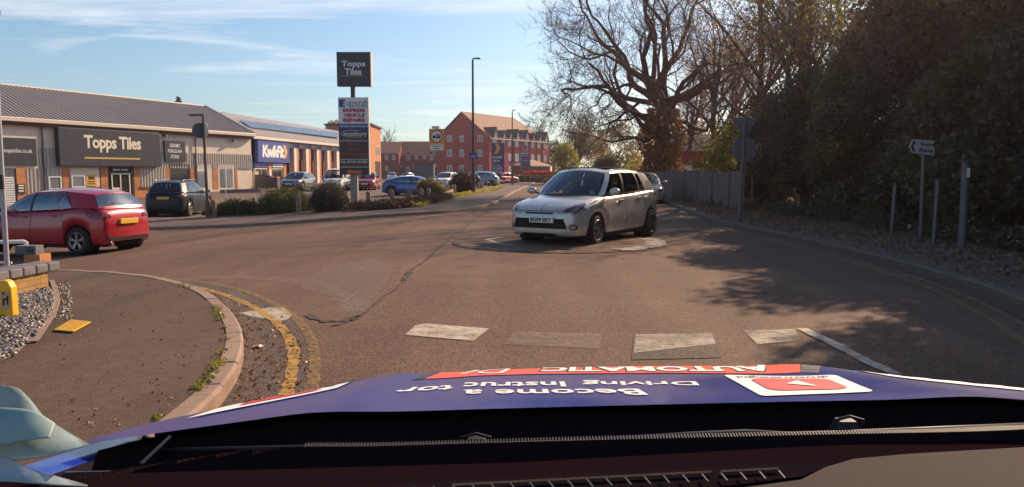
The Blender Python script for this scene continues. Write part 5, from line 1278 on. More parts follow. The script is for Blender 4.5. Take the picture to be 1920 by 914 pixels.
# wipers
def strip(name, pts, r, mt, n=6, **kw):
    b = MB(); b.tube(pts, r, n); return b.build(name, mt, own, world=True, smooth=True, **kw)
wip = mat('wiper_black', (.05, .045, .045), rough=.28)
wa = strip('wiper', [P(430, 872, .98), P(560, 861, .99), P(660, 868, 1.0), P(775, 872, 1.01)], [.010, .009, .008, .008], wip)
strip('wiper', [P(1140, 826, 1.08), P(1290, 817, 1.09), P(1400, 813, 1.10), P(1500, 818, 1.09), P(1560, 822, 1.08), P(1760, 812, 1.08)], [.005, .006, .007, .006, .006, .004], wip)
b = MB(); b.tube([P(120, 890, .93), P(420, 884, .95), P(780, 874, .97), P(960, 862, 1.0), P(1300, 845, 1.0), P(1700, 828, 1.0)], [.004] * 6, 5); b.build('wiper_blade', wip, own, world=True)
# windscreen lower band + dashboard
band = mat('windscreen_band', (.012, .006, .008), rough=.9, spec=0)
def slab(name, pxs, Y, mt, th=.02, z=None, parent=None, bevel=0):
    b = MB(); q = [H(*p, z) if z is not None else P(*p, Y) for p in pxs]; 
    if (q[1] - q[0]).cross(q[2] - q[1]).z < 0: q = q[::-1]
    b.prism(q, (0, 0, -th)); return b.build(name, mt, parent or own, world=True, bevel=bevel)
slab('windscreen_edge_band', [(-300, 905), (300, 886), (960, 868), (1500, 838), (2000, 818), (2200, 812), (2200, 990), (-300, 990)], 0, band, z=1.045)
dash = mat('dashboard_vinyl', (.060, .043, .040), rough=.85, spec=.1, bump=.3, bscale=500, var=.06)
ds = slab('dashboard', [(1180, 938), (1390, 912), (1500, 897), (1545, 874), (1600, 858), (1700, 849), (1960, 834), (2300, 815), (2300, 1100), (1180, 1100)], 0, dash, z=1.072, bevel=.004)
slab('demister_slot', [(-200, 935), (600, 915), (1000, 893), (1500, 868), (1560, 870), (1505, 893), (1390, 908), (1180, 932), (700, 960), (-200, 990)], 0, mat('slot_black', (.012, .008, .010), rough=.8, spec=0), z=1.058)
b = MB()
for k in range(26):
    px_ = 560 + k * 36; py_ = 924 - (px_ - 560) * .045
    b.tube([H(px_, py_, 1.064), H(px_ + 12, py_ + 14, 1.064)], .0012, 4)
b.build('vent_grille', M['black'], ds, world=True)
b = MB()
for k in range(180):
    px_ = 850 + k * 3.4
    if 1335 < px_ < 1350: continue
    py_ = 905 - (px_ - 960) * .050
    p = H(px_, py_, 1.062); b.box(p, (.0011, .006, .002))
b.build('vent_mesh', dash, ds, world=True)
# parking permit wallet on the far left of the dash
pm = thing('permit_wallet', 'pale blue clear plastic permit wallet lying at the left end of the dashboard', 'wallet', tuple(P(40, 830, .86)))
def thin_sheet(name, top, bot, Yf, mt, nu=26, nv=12):
    b = MB(); top = smooth([(x, y, 0) for x, y in top], 8); bot = smooth([(x, y, 0) for x, y in bot], 8); n = len(top) - 1
    for i in range(nu + 1):
        q = i / nu * n; k = min(int(q), n - 1); a = top[k].lerp(top[k + 1], q - k); q = i / nu * (len(bot) - 1); k = min(int(q), len(bot) - 2); c = bot[k].lerp(bot[k + 1], q - k)
        for j in range(nv + 1):
            v = j / nv; p = a.lerp(c, v); b.v.append(tuple(P(p.x, p.y, Yf(i / nu, v))))
    b.f = [(i * (nv + 1) + j, i * (nv + 1) + j + 1, (i + 1) * (nv + 1) + j + 1, (i + 1) * (nv + 1) + j) for i in range(nu) for j in range(nv)]; b.mi = [0] * len(b.f)
    o = b.build(name, mt, pm, world=True, smooth=True); sd_ = o.modifiers.new('t', 'SOLIDIFY'); sd_.thickness = .0012; return o
def clearmat(name, col, fac, col2):
    m = mat(name, col, rough=.18, col2=col2, vscale=11, bump=.35, bscale=16, coat=.6); m.node_tree.nodes['Principled BSDF'].inputs['Alpha'].default_value = fac; return m
thin_sheet('plastic_sleeve', [(-70, 726), (20, 724), (52, 744), (84, 782), (125, 808), (168, 833)], [(-70, 876), (-20, 870), (30, 864), (80, 856), (125, 846), (168, 834)], lambda u, v: .86 - .05 * v + .004 * math.sin(u * 5 + v * 3), clearmat('clear_sleeve', (.20, .29, .29), .72, (.38, .45, .41)))
thin_sheet('paper', [(-70, 766), (0, 764), (60, 770), (104, 794)], [(-70, 838), (0, 834), (50, 826), (92, 820)], lambda u, v: .835 - .03 * v + 0.003 * math.sin(u * 5 + v * 3), mat('paper_teal', (.14, .24, .25), rough=.5, col2=(.26, .34, .31), vscale=16))
thin_sheet('lower_sleeve', [(-70, 868), (0, 858), (60, 878), (110, 894), (164, 909)], [(-70, 904), (0, 903), (60, 906), (110, 909), (164, 911)], lambda u, v: .80 - .02 * v + .006 * math.sin(u * 7), clearmat('clear_edge', (.26, .33, .36), .7, (.40, .46, .48)))

# ------------------------------------------------ posts, signs, furniture
def pole(b, p0, p1, r0, r1=None, n=10): b.tube([p0, p1], [r0, r1 or r0], n)
# trade park totem
g = G(663, 389); D = g.y; Z = lambda py, px=663: P(px, py, D).z; XX = lambda px, py=300: P(px, py, D).x
to = thing('trade_park_totem', 'tall trade park totem with stacked tenant boards and a dark square sign on top', 'sign', tuple(g))
b = MB(); b.b2(XX(656), XX(669), D, D + .28, g.z - .1, Z(328)); b.build('base_column', mat('pale_post', (.30, .25, .21), rough=.8, var=.1), to, world=True)
b = MB(); b.b2(XX(659.5), XX(667), D + .05, D + .22, Z(190), Z(158)); b.build('post', M['darkpost'], to, world=True)
b = MB(); b.b2(XX(631, 100), XX(693.5, 100), D - .04, D + .34, Z(162), Z(98)); bx = b.build('top_board', M['dark_sign'], to, world=True, bevel=.012)
b = MB(); b.b2(XX(693.5, 100) + .002, XX(695.5, 100), D - .045, D + .345, Z(162.3), Z(97.7)); b.build('board_trim', M['offwhite'], to, world=True)
I = MW[to].inverted()
def front4(px, py, d=-.05, Dd=None): p = P(px, py, Dd or D); return plane4(Vector((p.x, (Dd or D) + d, p.z)), (1, 0, 0), (0, 0, 1))
def ftx(par, s, mt, px0, py0, px1, py1, d, Dd=None, **kw):
    Dd = Dd or D; return text(par, s, mt, MW[par].inverted() @ front4((px0 + px1) / 2, (py0 + py1) / 2, d, Dd), width=(px1 - px0) / F * Dd, height=(py1 - py0) / F * Dd, **kw)
def fsc(par, mt, px0, py0, px1, py1, d, words=2, Dd=None, seed=0):
    Dd = Dd or D; return scribble(par, MW[par].inverted() @ front4((px0 + px1) / 2, (py0 + py1) / 2, d, Dd), (px1 - px0) / F * Dd, (py1 - py0) / F * Dd, mt, words, seed)
ftx(bx, 'Topps', M['letterw'], 641, 115, 685, 128, -.05, bold=.03); ftx(bx, 'Tiles', M['letterw'], 647, 129, 678, 141, -.05, bold=.03)
b = MB(); b.b2(XX(641), XX(684), D - .05, D - .045, Z(143.5), Z(142.5)); b.build('underline', M['gold'], bx, world=True)
boards = [('white_board', M['letterw'], 183, 232.5), ('blue_board', M['blue'], 232.5, 242), ('tenant_board', mat('brown_black_board', (.045, .022, .024), rough=.4), 242, 328)]
bo = {}
for nm_, mt_, a, c in boards:
    b = MB(); b.b2(XX(636.5), XX(691.5), D - .03, D + .26, Z(c), Z(a)); bo[nm_] = b.build(nm_, mt_, to, world=True)
b = MB(); b.b2(XX(691.5) + .002, XX(693), D - .035, D + .27, Z(328), Z(182.5)); b.build('board_edge', M['offwhite'], to, world=True)
wb_ = bo['white_board']; b = MB(); b.b2(XX(638), XX(649.5), D - .036, D - .031, Z(201.5), Z(187)); sq = b.build('blue_square', M['blue'], wb_, world=True)
ftx(wb_, 'a', M['letterw'], 643.5, 191, 649, 199, -.04); ftx(wb_, 'utocraft', M['polegrey'], 650.5, 188, 689.5, 199, -.034); fsc(wb_, M['polegrey'], 655, 199.8, 688, 201.5, -.034, 3)
for s, y0, y1, x0, x1 in (('EXPRESS', 204, 211, 643.5, 684.5), ('VEHICLE', 213, 220, 644.5, 684), ('REPAIRS', 222, 229.5, 644, 684.5)): ftx(wb_, s, mat('crimson', (.50, .02, .06), rough=.5), x0, y0, x1, y1, -.034, bold=.06)
ftx(bo['blue_board'], 'ACCIDENT REPAIR SPECIALISTS', M['letterw'], 638, 235.5, 690, 239, -.034, bold=.02)
tb = bo['tenant_board']; ftx(tb, 'westbury', M['letterw'], 643.5, 247, 688, 257.5, -.034, bold=.01)
b = MB(); pts = []
for k in range(20): a = R(60 + 250 * k / 19); pts.append(P(663 + 24 * math.cos(a), 251 - 6.5 * math.sin(a), D - .034))
b.tube([Vector((p.x, D - .034, p.z)) for p in pts], .012, 5); b.build('swoosh', M['letterw'], tb, world=True)
for y0, y1, s, mt_, x0, x1 in ((260, 262, 3, 'redl', 643, 684), (267.5, 272.5, 'SERVICE', 'redl', 650, 677), (277, 282, 'MOT &', 'redl', 653, 674), (286.5, 291.5, 'REPAIR CENTRE', 'redl', 638, 690), (294, 296, 5, 'redl', 640, 689), (301.5, 306.5, 'Tel: 01743 441445', 'letterw', 639, 689), (308.5, 310, 4, 'redl', 640, 688)):
    fsc(tb, M[mt_], x0, y0, x1, y1, -.034, s) if isinstance(s, int) else ftx(tb, s, M[mt_], x0, y0, x1, y1, -.034, bold=.015)
for y in (264.5, 299.3, 313.5): b = MB(); b.b2(XX(638), XX(690), D - .036, D - .031, Z(y + .5), Z(y - .4)); b.build('divider', M['letterw'], tb, world=True)
b = MB(); a_ = [(649, 322.5), (658, 317.5), (658, 320.3), (678, 320.3), (678, 325.5), (658, 325.5), (658, 328)]; a_ = [(x, y + 0) for x, y in a_]
b.prism([Vector((P(x, y, D).x, D - .036, P(x, y, D).z)) for x, y in a_], (0, .005, 0)); b.build('arrow', M['orange'], tb, world=True)

def lamp(name, label, px, pyb, pyt, arm, rad, group=None, Dfix=None):
    g = G(px, pyb, .1); t = thing(name, label, 'street lamp', tuple(g), 0, group); zt_ = P(px, pyt, g.y).z; b = MB()
    b.tube([g, g + Vector((0, 0, 1.5))], rad * 1.35, 10); b.tube([g + Vector((0, 0, 1.5)), Vector((g.x, g.y, zt_ - .1)), Vector((g.x + arm * .15, g.y, zt_)), Vector((g.x + arm * .6, g.y, zt_ + .02))], [rad, rad * .7, rad * .6, rad * .5], 8); b.build('column', M['darkpost'], t, world=True, smooth='auto')
    b = MB(); b.box((g.x + arm * .85, g.y, zt_), (abs(arm) * .7, .22, .10), taper=.7); b.build('lamp_head', M['signback'], t, world=True, bevel=.02)
    return t, g, zt_
LG = 'street lamps along the road'
t1, g1, _ = lamp('street_lamp', 'tallest dark street lamp on the left footway, with a small blue cycle sign', 887.5, 363.5, 110, .42, .085, LG)
t2, g2, _ = lamp('street_lamp', 'second street lamp further up the road with a blue sign, near the navy totem', 960.5, 347.5, 207, .30, .08, LG)
t3, g3, _ = lamp('street_lamp', 'farthest thin street lamp in front of the yellow green tree', 1070, 338, 256, .30, .07, LG)
def smallsign(par, g, px, py, w_, h_, mt_, d=-.12):
    p = P(px, py, g.y); b = MB(); b.b2(p.x - w_ / 2, p.x + w_ / 2, g.y + d - .01, g.y + d, p.z - h_ / 2, p.z + h_ / 2); o = b.build('sign_plate', mt_, par, world=True); return o, p
for t_, g_, px_, py_, w_ in ((t1, g1, 887.5, 293, .53), (t2, g2, 960.5, 305, .5)):
    o, p = smallsign(t_, g_, px_, py_, w_, w_ * .68, M['blue']); b = MB()
    for dx_ in (-.1, .1): b.tube([(p.x + dx_ + .07 * math.cos(a), g_.y - .14, p.z - .04 + .07 * math.sin(a)) for a in [math.pi * 2 * k / 12 for k in range(13)]], .01, 4)
    b.tube([(p.x - .1, g_.y - .14, p.z - .04), (p.x - .04, g_.y - .14, p.z + .05), (p.x + .07, g_.y - .14, p.z + .05), (p.x, g_.y - .14, p.z - .04), (p.x - .04, g_.y - .14, p.z + .05)], .01, 4); b.build('cycle_symbol', M['letterw'], o, world=True)
smallsign(t3, g3, 1074, 311, .9, .7, M['offwhite'])
# lamp post at left with round sign
g = G(390.5, 412); tl = thing('street_lamp', 'short leaning street lamp with round signs beside the black SUV', 'street lamp', tuple(g), 0, LG)
tp_ = P(380.5, 216, g.y); b = MB(); b.tube([g, g.lerp(tp_, .18)], .10, 10); b.tube([g.lerp(tp_, .18), tp_], [.065, .05], 10); b.tube([tp_, tp_ + Vector((-.25, 0, .02)), tp_ + Vector((-.5, 0, -.03))], [.05, .04, .03], 8); b.build('column', mat('rusty_column', (.13, .07, .06), rough=.7, var=.3, vscale=5), tl, world=True, smooth='auto')
b = MB(); b.box(tp_ + Vector((-.38, 0, .0)), (.42, .16, .08)); b.build('lamp_head', M['signback'], tl, world=True, bevel=.02)
p = P(379, 245, g.y); 
for dx_, ang in ((-.10, 40), (.10, -40)):
    m4 = Matrix.Translation(p + Vector((dx_, .0, 0))) @ Matrix.Rotation(R(ang), 4, 'Z'); b = MB(); b.M = m4; b.tube([(0, -.012, 0), (0, .012, 0)], .32, 24); b.build('round_sign', M['signback'] if dx_ < 0 else M['offwhite'], tl, world=True)
# orange weight limit sign
g = G(819, 367); D = g.y; t = thing('weight_limit_sign', 'orange backed weight limit sign with a lorry symbol on a grey post', 'road sign', tuple(g))
b = MB(); pole(b, g, P(820, 238, D), .045); b.build('post', M['grey'], t, world=True)
b = MB(); q0, q1 = P(805, 283.5, D), P(833, 242, D); b.b2(q0.x, q1.x, D - .09, D - .06, q0.z, q1.z); sgn_ = b.build('sign_plate', M['yellow'], t, world=True, bevel=.006)
c_ = P(819, 256, D); rr_ = 12.2 / F * D
b = MB(); b.tube([(c_.x, D - .095, c_.z), (c_.x, D - .092, c_.z)], rr_, 32); b.build('red_ring', M['red'], sgn_, world=True)
b = MB(); b.tube([(c_.x, D - .099, c_.z), (c_.x, D - .096, c_.z)], rr_ * .80, 32); b.build('white_disc', M['letterw'], sgn_, world=True)
b = MB(); k = rr_; b.b2(c_.x - .12 * k, c_.x + .62 * k, D - .104, D - .1, c_.z - .2 * k, c_.z + .30 * k); b.b2(c_.x - .62 * k, c_.x - .2 * k, D - .104, D - .1, c_.z - .2 * k, c_.z + .12 * k); b.b2(c_.x - .62 * k, c_.x + .62 * k, D - .104, D - .1, c_.z - .27 * k, c_.z - .2 * k)
for q in (-.42, .1, .42): b.tube([(c_.x + q * k, D - .104, c_.z - .27 * k), (c_.x + q * k, D - .1, c_.z - .27 * k)], .1 * k, 12)
b.build('lorry_symbol', M['blackm'], sgn_, world=True); ftx(sgn_, '7.5T', M['letterw'], 818.5, 253.5, 825.5, 257, -.106, bold=.03)
b = MB(); q0, q1 = P(807, 282, D), P(831, 271.5, D); b.b2(q0.x, q1.x, D - .099, D - .092, q0.z, q1.z); sp_ = b.build('sub_plate', M['letterw'], sgn_, world=True); ftx(sp_, 'Except for', M['blackm'], 810, 273, 828.5, 276.2, -.101, bold=.02); ftx(sp_, 'loading', M['blackm'], 812, 277.5, 826, 280.7, -.101, bold=.02)
b = MB(); q0, q1 = P(810, 241.5, D), P(824, 237, D); b.b2(q0.x, q1.x, D - .1, D + .02, q0.z, q1.z); b.build('sign_light', M['offwhite'], t, world=True, bevel=.01)
# navy chevron totem
g = G(934, 344); D = g.y; t = thing('garage_totem', 'tall navy garage totem with a yellow chevron, beside the dark red car', 'sign', tuple(g)); Zd = lambda px, py: P(px, py, D)
b = MB(); q0, q1 = Zd(922.5, 343), Zd(946, 268.5); b.b2(q0.x, q1.x, D - .15, D + .15, -.1, q1.z); mb_ = b.build('board', M['blue_dk'], t, world=True, bevel=.03)
b = MB(); pts = [(929, 270.5), (935, 270.5), (938, 279.5), (932.5, 289), (926, 289), (932, 279.5)]; b.add([Vector((Zd(*p).x, D - .17, Zd(*p).z)) for p in pts] + [Vector((Zd(*p).x, D - .15, Zd(*p).z)) for p in pts], [(5, 2, 1, 0), (4, 3, 2, 5)] + [(i, (i + 1) % 6, 6 + (i + 1) % 6, 6 + i) for i in range(6)]); b.build('chevron', M['yellow'], mb_, world=True)
ftx(mb_, 'KwikFit', M['letterw'], 924, 293.5, 941.5, 297, -.155, bold=.05, shear=.1)
for w_, y0, x0, x1, hh in ((2, 300, 924.5, 937, 1.8), (2, 302.8, 924.5, 937, 1.2), (2, 310, 924.5, 937, 1.3), (4, 313.2, 924.5, 942, 1.3), (4, 315.8, 924.5, 942, 1.3), (4, 318.4, 924.5, 942, 1.3), (3, 321.5, 925, 941, 1.2)):
    fsc(mb_, M['letterw'], x0, y0, x1, y0 + hh, -.155, w_)
# hotel board on two posts
g = G(986, 341); D = g.y; t = thing('hotel_sign', 'square purple and blue hotel board on two thin posts above the verge', 'sign', tuple(g))
b = MB(); pole(b, Vector((P(977, 0, D).x, D, 0)), P(977, 300, D), .06); pole(b, Vector((P(993, 0, D).x, D, 0)), P(993, 300, D), .06); b.build('post', M['redl'], t, world=True)
b = MB(); q0, q1 = P(975, 313.5, D), P(993.5, 286, D); b.b2(q0.x, q1.x, D - .1, D - .04, q0.z, q1.z); bd = b.build('board', mat('purple_board', (.06, .05, .14), rough=.5), t, world=True)
b = MB(); q2 = P(979, 290, D); b.b2(q0.x - .01, q2.x, D - .108, D - .1, q0.z, q1.z); b.build('blue_strip', mat('cyan_strip', (.03, .25, .42), rough=.5), bd, world=True)
fsc(bd, M['letterw'], 978, 286.8, 991.5, 289.3, -.112, 2)
for y0, mt_ in ((292, 'letterw'), (295, 'redl'), (297.5, 'redl'), (300.5, 'letterw'), (304, 'redl'), (307, 'redl'), (310, 'redl')): fsc(bd, M[mt_], 980.5, y0, 991, y0 + 1.1, -.105, 2)

# timber bollards
BG = 'timber bollards along the verge'
def bollard_m(par, h, r=.085):
    b = MB(); b.lathe([(.001, h), (r * .4, h - .004), (r * .75, h - .03), (r * .95, h - .07), (r, h - .12), (r, -.15)][::-1], 14); return b.build('post', M['timber'], par, smooth=True)
desc = {402: 'beside the lamp post with round signs', 477: 'rising behind the low junipers next to the nameplate', 560: 'in front of the big domed bush', 627: 'in front of the darker round bush', 691: 'first one right of the trade park totem', 735: 'second one right of the trade park totem', 768: 'third one right of the totem, before the blue car door', 790: 'fourth one right of the totem, before the blue car wheel',
        804: 'thin looking one just left of the weight limit sign', 813: 'touching the weight limit sign post on its left', 839: 'first one right of the weight limit sign', 847: 'second one right of the weight limit sign', 852: 'third one right of the weight limit sign', 863: 'fourth one right of the weight limit sign by the brown bush', 882: 'just left of the tallest lamp', 897: 'first one right of the tallest lamp', 901: 'second one right of the tallest lamp', 904.5: 'third one right of the tallest lamp'}
btm = {402: (374, 410.5), 477: (369, 402), 560: (364, 404), 627: (361, 400), 691: (358, 392), 735: (356, 391.5), 768: (355, 385), 790: (353, 378), 804: (353, 373), 813: (353, 370), 839: (347, 368), 847: (347, 366), 852: (346, 365), 863: (344, 363), 882: (343.5, 359), 897: (342, 357), 901: (341.5, 356.2), 904.5: (341, 355.5)}
for x, (yt, yb_) in btm.items():
    g = G(x, yb_, .02); h = (yb_ - yt) / F * g.y * .98
    t = thing('bollard', 'round topped timber bollard, ' + desc[x], 'bollard', tuple(g), rnd.uniform(0, 3), BG); bollard_m(t, h, .10 if x < 800 else .11)
g = G(838, 372); t = thing('fallen_bollard', 'timber post leaning low over the verge right of the weight limit sign', 'bollard', tuple(g)); b = MB(); b.tube([P(829, 366, g.y), P(848, 359, g.y + 1), P(850, 358.5, g.y + 1.05)], [.12, .12, .05], 10); b.build('post', M['timber'], t, world=True, smooth='auto')
# knee rail
kr = xy([G(*p) for p in [(913, 352), (925, 350.5), (937, 348.6), (949, 346.8), (961, 345), (974, 343.2), (988, 341.5)]]); g = kr[0]
t = thing('knee_rail', 'low timber knee rail along the grass edge in front of the navy totem', 'fence', (g.x, g.y, 0)); b = MB()
for p in kr: b.b2(p.x - .07, p.x + .07, p.y - .07, p.y + .07, -.1, .50)
b.build('rail_posts', M['timber'], t, world=True)
b = MB(); b.tube([(p.x, p.y, .5) for p in kr], .06, 6); b.build('rail', M['timber'], t, world=True)
# street nameplate
g0, g1_ = G(423.5, 402), G(483, 398); m_ = (g0 + g1_) / 2; t = thing('street_nameplate', 'long grey street nameplate on two white legs above the low junipers', 'street sign', tuple(m_))
wn_ = Wall(P(413, 360, g0.y), P(489, 360, g1_.y + .0)); r_ = wn_.rect(413, 355, 489, 362.5); b = MB()
wn_.box(b, 0, wn_.L, r_[2], r_[3], -.02, .02); pl = b.build('plate', mat('grey_plate', (.20, .17, .18), rough=.6), t, world=True)
wn_.txt(pl, 'WELLINGTON WAY', M['dark_sign'], (wn_.L * .06, wn_.L * .95, r_[2] + .04, r_[3] - .04), .024, bold=.02)
for gg in (g0, g1_):
    b = MB(); b.tube([gg + Vector((0, 0, -.1)), Vector((gg.x, gg.y + .05, r_[3] - .02))], .035, 6); b.build('leg', M['white'], t, world=True)
# cones, bins, blocks
for (px_, py_), lb in zip(((427, 358.5), (434, 357.5)), ('front orange and white traffic cone behind the street nameplate', 'rear traffic cone tucked against the pale concrete block')):
    g = G(px_, py_); t = thing('traffic_cone', lb, 'traffic cone', tuple(g), 0, 'traffic cones by the tile shop'); b = MB(); b.box((0, 0, .02), (.42, .42, .05)); b.build('base', M['orange'], t)
    b = MB(); b.lathe([(.15, .04), (.12, .22)], 14); b.lathe([(.075, .52), (.03, .72), (.001, .73)], 14); b.build('cone', M['orange'], t, smooth=True); b = MB(); b.lathe([(.12, .22), (.075, .52)], 14); b.build('reflective_band', M['white'], t, smooth=True)
g = G(459, 359); t = thing('concrete_block', 'pale ribbed concrete block pile standing by the tile shop corner', 'block', tuple(g)); b = MB()
for k in range(4): b.b2(g.x - .95 + k * .48, g.x - .50 + k * .48, g.y, g.y + 1.0, g.z, g.z + (1.05 if k < 2 else 1.55))
b.build('blocks', mat('pale_block', (.42, .35, .28), rough=.85, var=.12), t, world=True, bevel=.03)
def bin_(px, py, w_, h_, label, lid, name='wheelie_bin'):
    g = G(px, py); t = thing(name, label, 'bin', tuple(g), 0, 'bins beside the tyre centre'); b = MB(); b.box((0, 0, h_ * .52), (w_ * .88, .8, h_ * .86), taper=1.1); b.build('body', mat('bin_grey', (.075, .07, .075), rough=.6, var=.1), t, bevel=.02)
    b = MB(); b.box((0, -.02, h_ * .98), (w_ * 1.02, .9, .07)); b.build('lid', lid, t, bevel=.02)
    for q in (-w_ * .38, w_ * .38): b = MB(); b.tube([(q, -.36, .09), (q + .04, -.36, .09)], .09, 10); b.build('castor', M['black'], t)
bin_(493, 359.5, 1.15, 1.25, 'large grey four wheeled bin next to the pale blocks', M['black'])
bin_(506, 359, .55, 1.15, 'narrow grey bin in the middle of the bin row', M['black'])
bin_(517, 358.5, .62, 1.05, 'dark bin with an orange lid nearest the people carrier', M['orange'])
g = G(866, 350); t = thing('grit_bin', 'yellow grit bin between the parked cars behind the brown bush', 'bin', tuple(g)); b = MB(); b.box((0, 0, .55), (.9, .7, 1.1), taper=1.15); b.build('body', M['hyd'], t, bevel=.03); b = MB(); b.box((0, 0, 1.15), (1.1, .85, .16), taper=.7); b.build('lid', M['hyd'], t, bevel=.03)
g = G(796, 345); t = thing('recycling_container', 'dark grey square container beyond the blue fastback roof', 'container', tuple(g)); b = MB(); b.box((0, 0, 1.3), (2.6, 1.5, 2.6)); b.build('body', M['signback'], t, bevel=.05); b = MB(); b.box((0, 0, 2.64), (2.7, 1.6, .1)); b.build('lid', M['darkpost'], t, bevel=.02)

# near left: white post with round sign, rail, walls, gravel, hydrant marker
g = G(14, 512); t = thing('sign_post', 'slim pale sign post at the left edge in front of the red hatchback', 'sign post', tuple(g))
tp_ = P(-16, -10, g.y); b = MB(); b.tube([g, tp_], .042, 12); b.build('post', mat('pale_post_paint', (.42, .39, .42), rough=.4), t, world=True, smooth='auto')
b = MB(); q = P(1, 341, g.y - .06); b.box(q, (.10, .05, .26)); b.build('clamp_box', M['black'], t, world=True, bevel=.008)
q = P(-22, 22, g.y - .07); b = MB(); b.tube([q, q + Vector((0, .02, 0))], .20, 32); rs_ = b.build('round_sign', mat('purple_red_ring', (.28, .03, .10), rough=.4), t, world=True)
b = MB(); b.tube([q + Vector((0, -.004, 0)), q + Vector((0, -.001, 0))], .16, 32); b.build('sign_face', M['offwhite'], rs_, world=True)
g = G(44, 500, .1); t = thing('white_handrail', 'white tubular rail ending above the brick pier at the left edge', 'rail', tuple(g)); D = g.y + .55
b = MB(); b.tube([P(-140, 457, D), P(45.5, 453.5, D), P(48.5, 454.5, D), P(49.5, 470, D)], .036, 8); b.build('rail', M['white'], t, world=True, smooth='auto'); b = MB(); b.tube([P(-140, 493, D), P(22, 493, D)], .02, 8); b.build('lower_rail', M['offwhite'], t, world=True)
brick_y = brick('buff_brick', (.42, .25, .085), (.36, .19, .06), (.22, .17, .12)); copm = mat('blue_brick_coping', (.16, .145, .15), rough=.8, var=.2, vscale=9, bump=.3)
bz = .1
wA, wB = G(-160, 600, bz), G(91, 541, bz); wl = Wall(wA, wB); t = thing('brick_wall', 'low buff brick wall with dark bull nosed coping beside the gravel bed', 'wall', ((wA + wB) / 2)[:])
zt_ = wl.at(60, 516)[1]; b = MB(); wl.box(b, 0, wl.L, T(wA.x, wA.y) + .02, zt_, -.22, 0); b.build('brickwork', brick_y, t, world=True)
b = MB(); k = 0
while k * .225 < wl.L + .05:
    wl.box(b, k * .225 - .05, k * .225 + .163, zt_ + .002, zt_ + .115, -.27, .04); k += 1
b.build('coping', copm, t, world=True, bevel=.02)
g = G(57, 513, .1); g = g + Vector((-.05, .55, 0)); t = thing('brick_pier', 'short brick stub with a three holed engineering block on top, behind the low wall', 'pier', tuple(g))
q0, q1 = P(46, 504, g.y), P(74, 478, g.y); b = MB(); b.b2(q0.x, q1.x, g.y, g.y + .3, g.z - .5, q1.z); b.build('brickwork', M['brick_or'], t, world=True)
b = MB(); q2, q3 = P(26, 477, g.y), P(64, 462, g.y); b.b2(q2.x, q3.x, g.y + .03, g.y + .25, q1.z + .002, q3.z); hb = b.build('holed_block', M['block'], t, world=True, bevel=.006)
for k in range(3): q = P(49 + k * 5, 470.5, g.y); b = MB(); b.b2(q.x - .011, q.x + .011, g.y + .02, g.y + .034, q.z - .018, q.z + .018); b.build('hole', M['blackm'], hb, world=True)
# gravel bed
gvm = mat('gravel_base', (.17, .145, .12), rough=.95, col2=(.28, .25, .21), vscale=30, bump=1, bscale=60)
gb_ = [G(*p, .1) for p in [(-260, 620), (92, 543), (99, 553), (103, 565), (96, 590), (80, 615), (62, 640), (30, 668), (-30, 700), (-260, 760)]]
gp = xy(gb_); drape('gravel_bed', gp, .118, gvm, .4, kind='stuff')
def in_poly(x, y, poly):
    c = False; j = len(poly) - 1
    for i in range(len(poly)):
        if (poly[i].y > y) != (poly[j].y > y) and x < (poly[j].x - poly[i].x) * (y - poly[i].y) / (poly[j].y - poly[i].y) + poly[i].x: c = not c
        j = i
    return c
xs_ = [p.x for p in gp]; ys_ = [p.y for p in gp]; stones = []
ico = [(0, 0, -1), (.9, 0, -.2), (.28, .85, -.2), (-.72, .53, -.2), (-.72, -.53, -.2), (.28, -.85, -.2), (.5, .4, .6), (-.3, .6, .55), (-.5, -.3, .6), (.35, -.5, .65), (0, 0, .9)]
icf = [(0, 2, 1), (0, 3, 2), (0, 4, 3), (0, 5, 4), (0, 1, 5), (1, 2, 6), (2, 3, 7), (3, 4, 8), (4, 5, 9), (5, 1, 9), (6, 2, 7), (7, 3, 8), (8, 4, 9), (9, 1, 6), (6, 7, 10), (7, 8, 10), (8, 9, 10), (9, 6, 10)]
b = MB(); tries = 0; ns = 0
while ns < 5200 and tries < 40000:
    tries += 1; x = rnd.uniform(max(min(xs_), -6.8), max(xs_)); y = rnd.uniform(min(ys_), max(ys_))
    if not in_poly(x, y, gp): continue
    s = rnd.uniform(.012, .026); a = rnd.uniform(0, 6.3); m3 = Matrix.Rotation(a, 3, 'Z') @ Matrix.Rotation(rnd.uniform(-.6, .6), 3, 'X'); z = T(x, y) + .122 + s * rnd.uniform(.1, .6)
    k = len(b.v); b.v += [tuple(Vector((x, y, z)) + m3 @ Vector((v[0] * s * 1.2, v[1] * s, v[2] * s * .8))) for v in ico]; b.f += [tuple(k + i for i in f) for f in icf]; ns += 1
for _ in range(140):
    p = G(rnd.uniform(98, 135), rnd.uniform(530, 600), .11); s = rnd.uniform(.008, .018); k = len(b.v); b.v += [tuple(p + Vector((v[0] * s, v[1] * s, v[2] * s * .8 + s * .5))) for v in ico]; b.f += [tuple(k + i for i in f) for f in icf]
b.mi = [0] * len(b.f)
stm = leafmat('gravel_stones', (.09, .065, .05), (.34, .29, .24), (.42, .36, .30), tr=0, vscale=25); b.build('gravel', stm, kind='stuff', world=True)
# dropped edging between gravel and footway
el = smooth(xy([G(*p, .1) for p in [(97, 528), (105, 550), (107, 570), (100, 592), (84, 618), (66, 645)]]), 5)
ribbon('edging_strip', dense(el, .1), .055, .122, M['conc'], kind='structure')
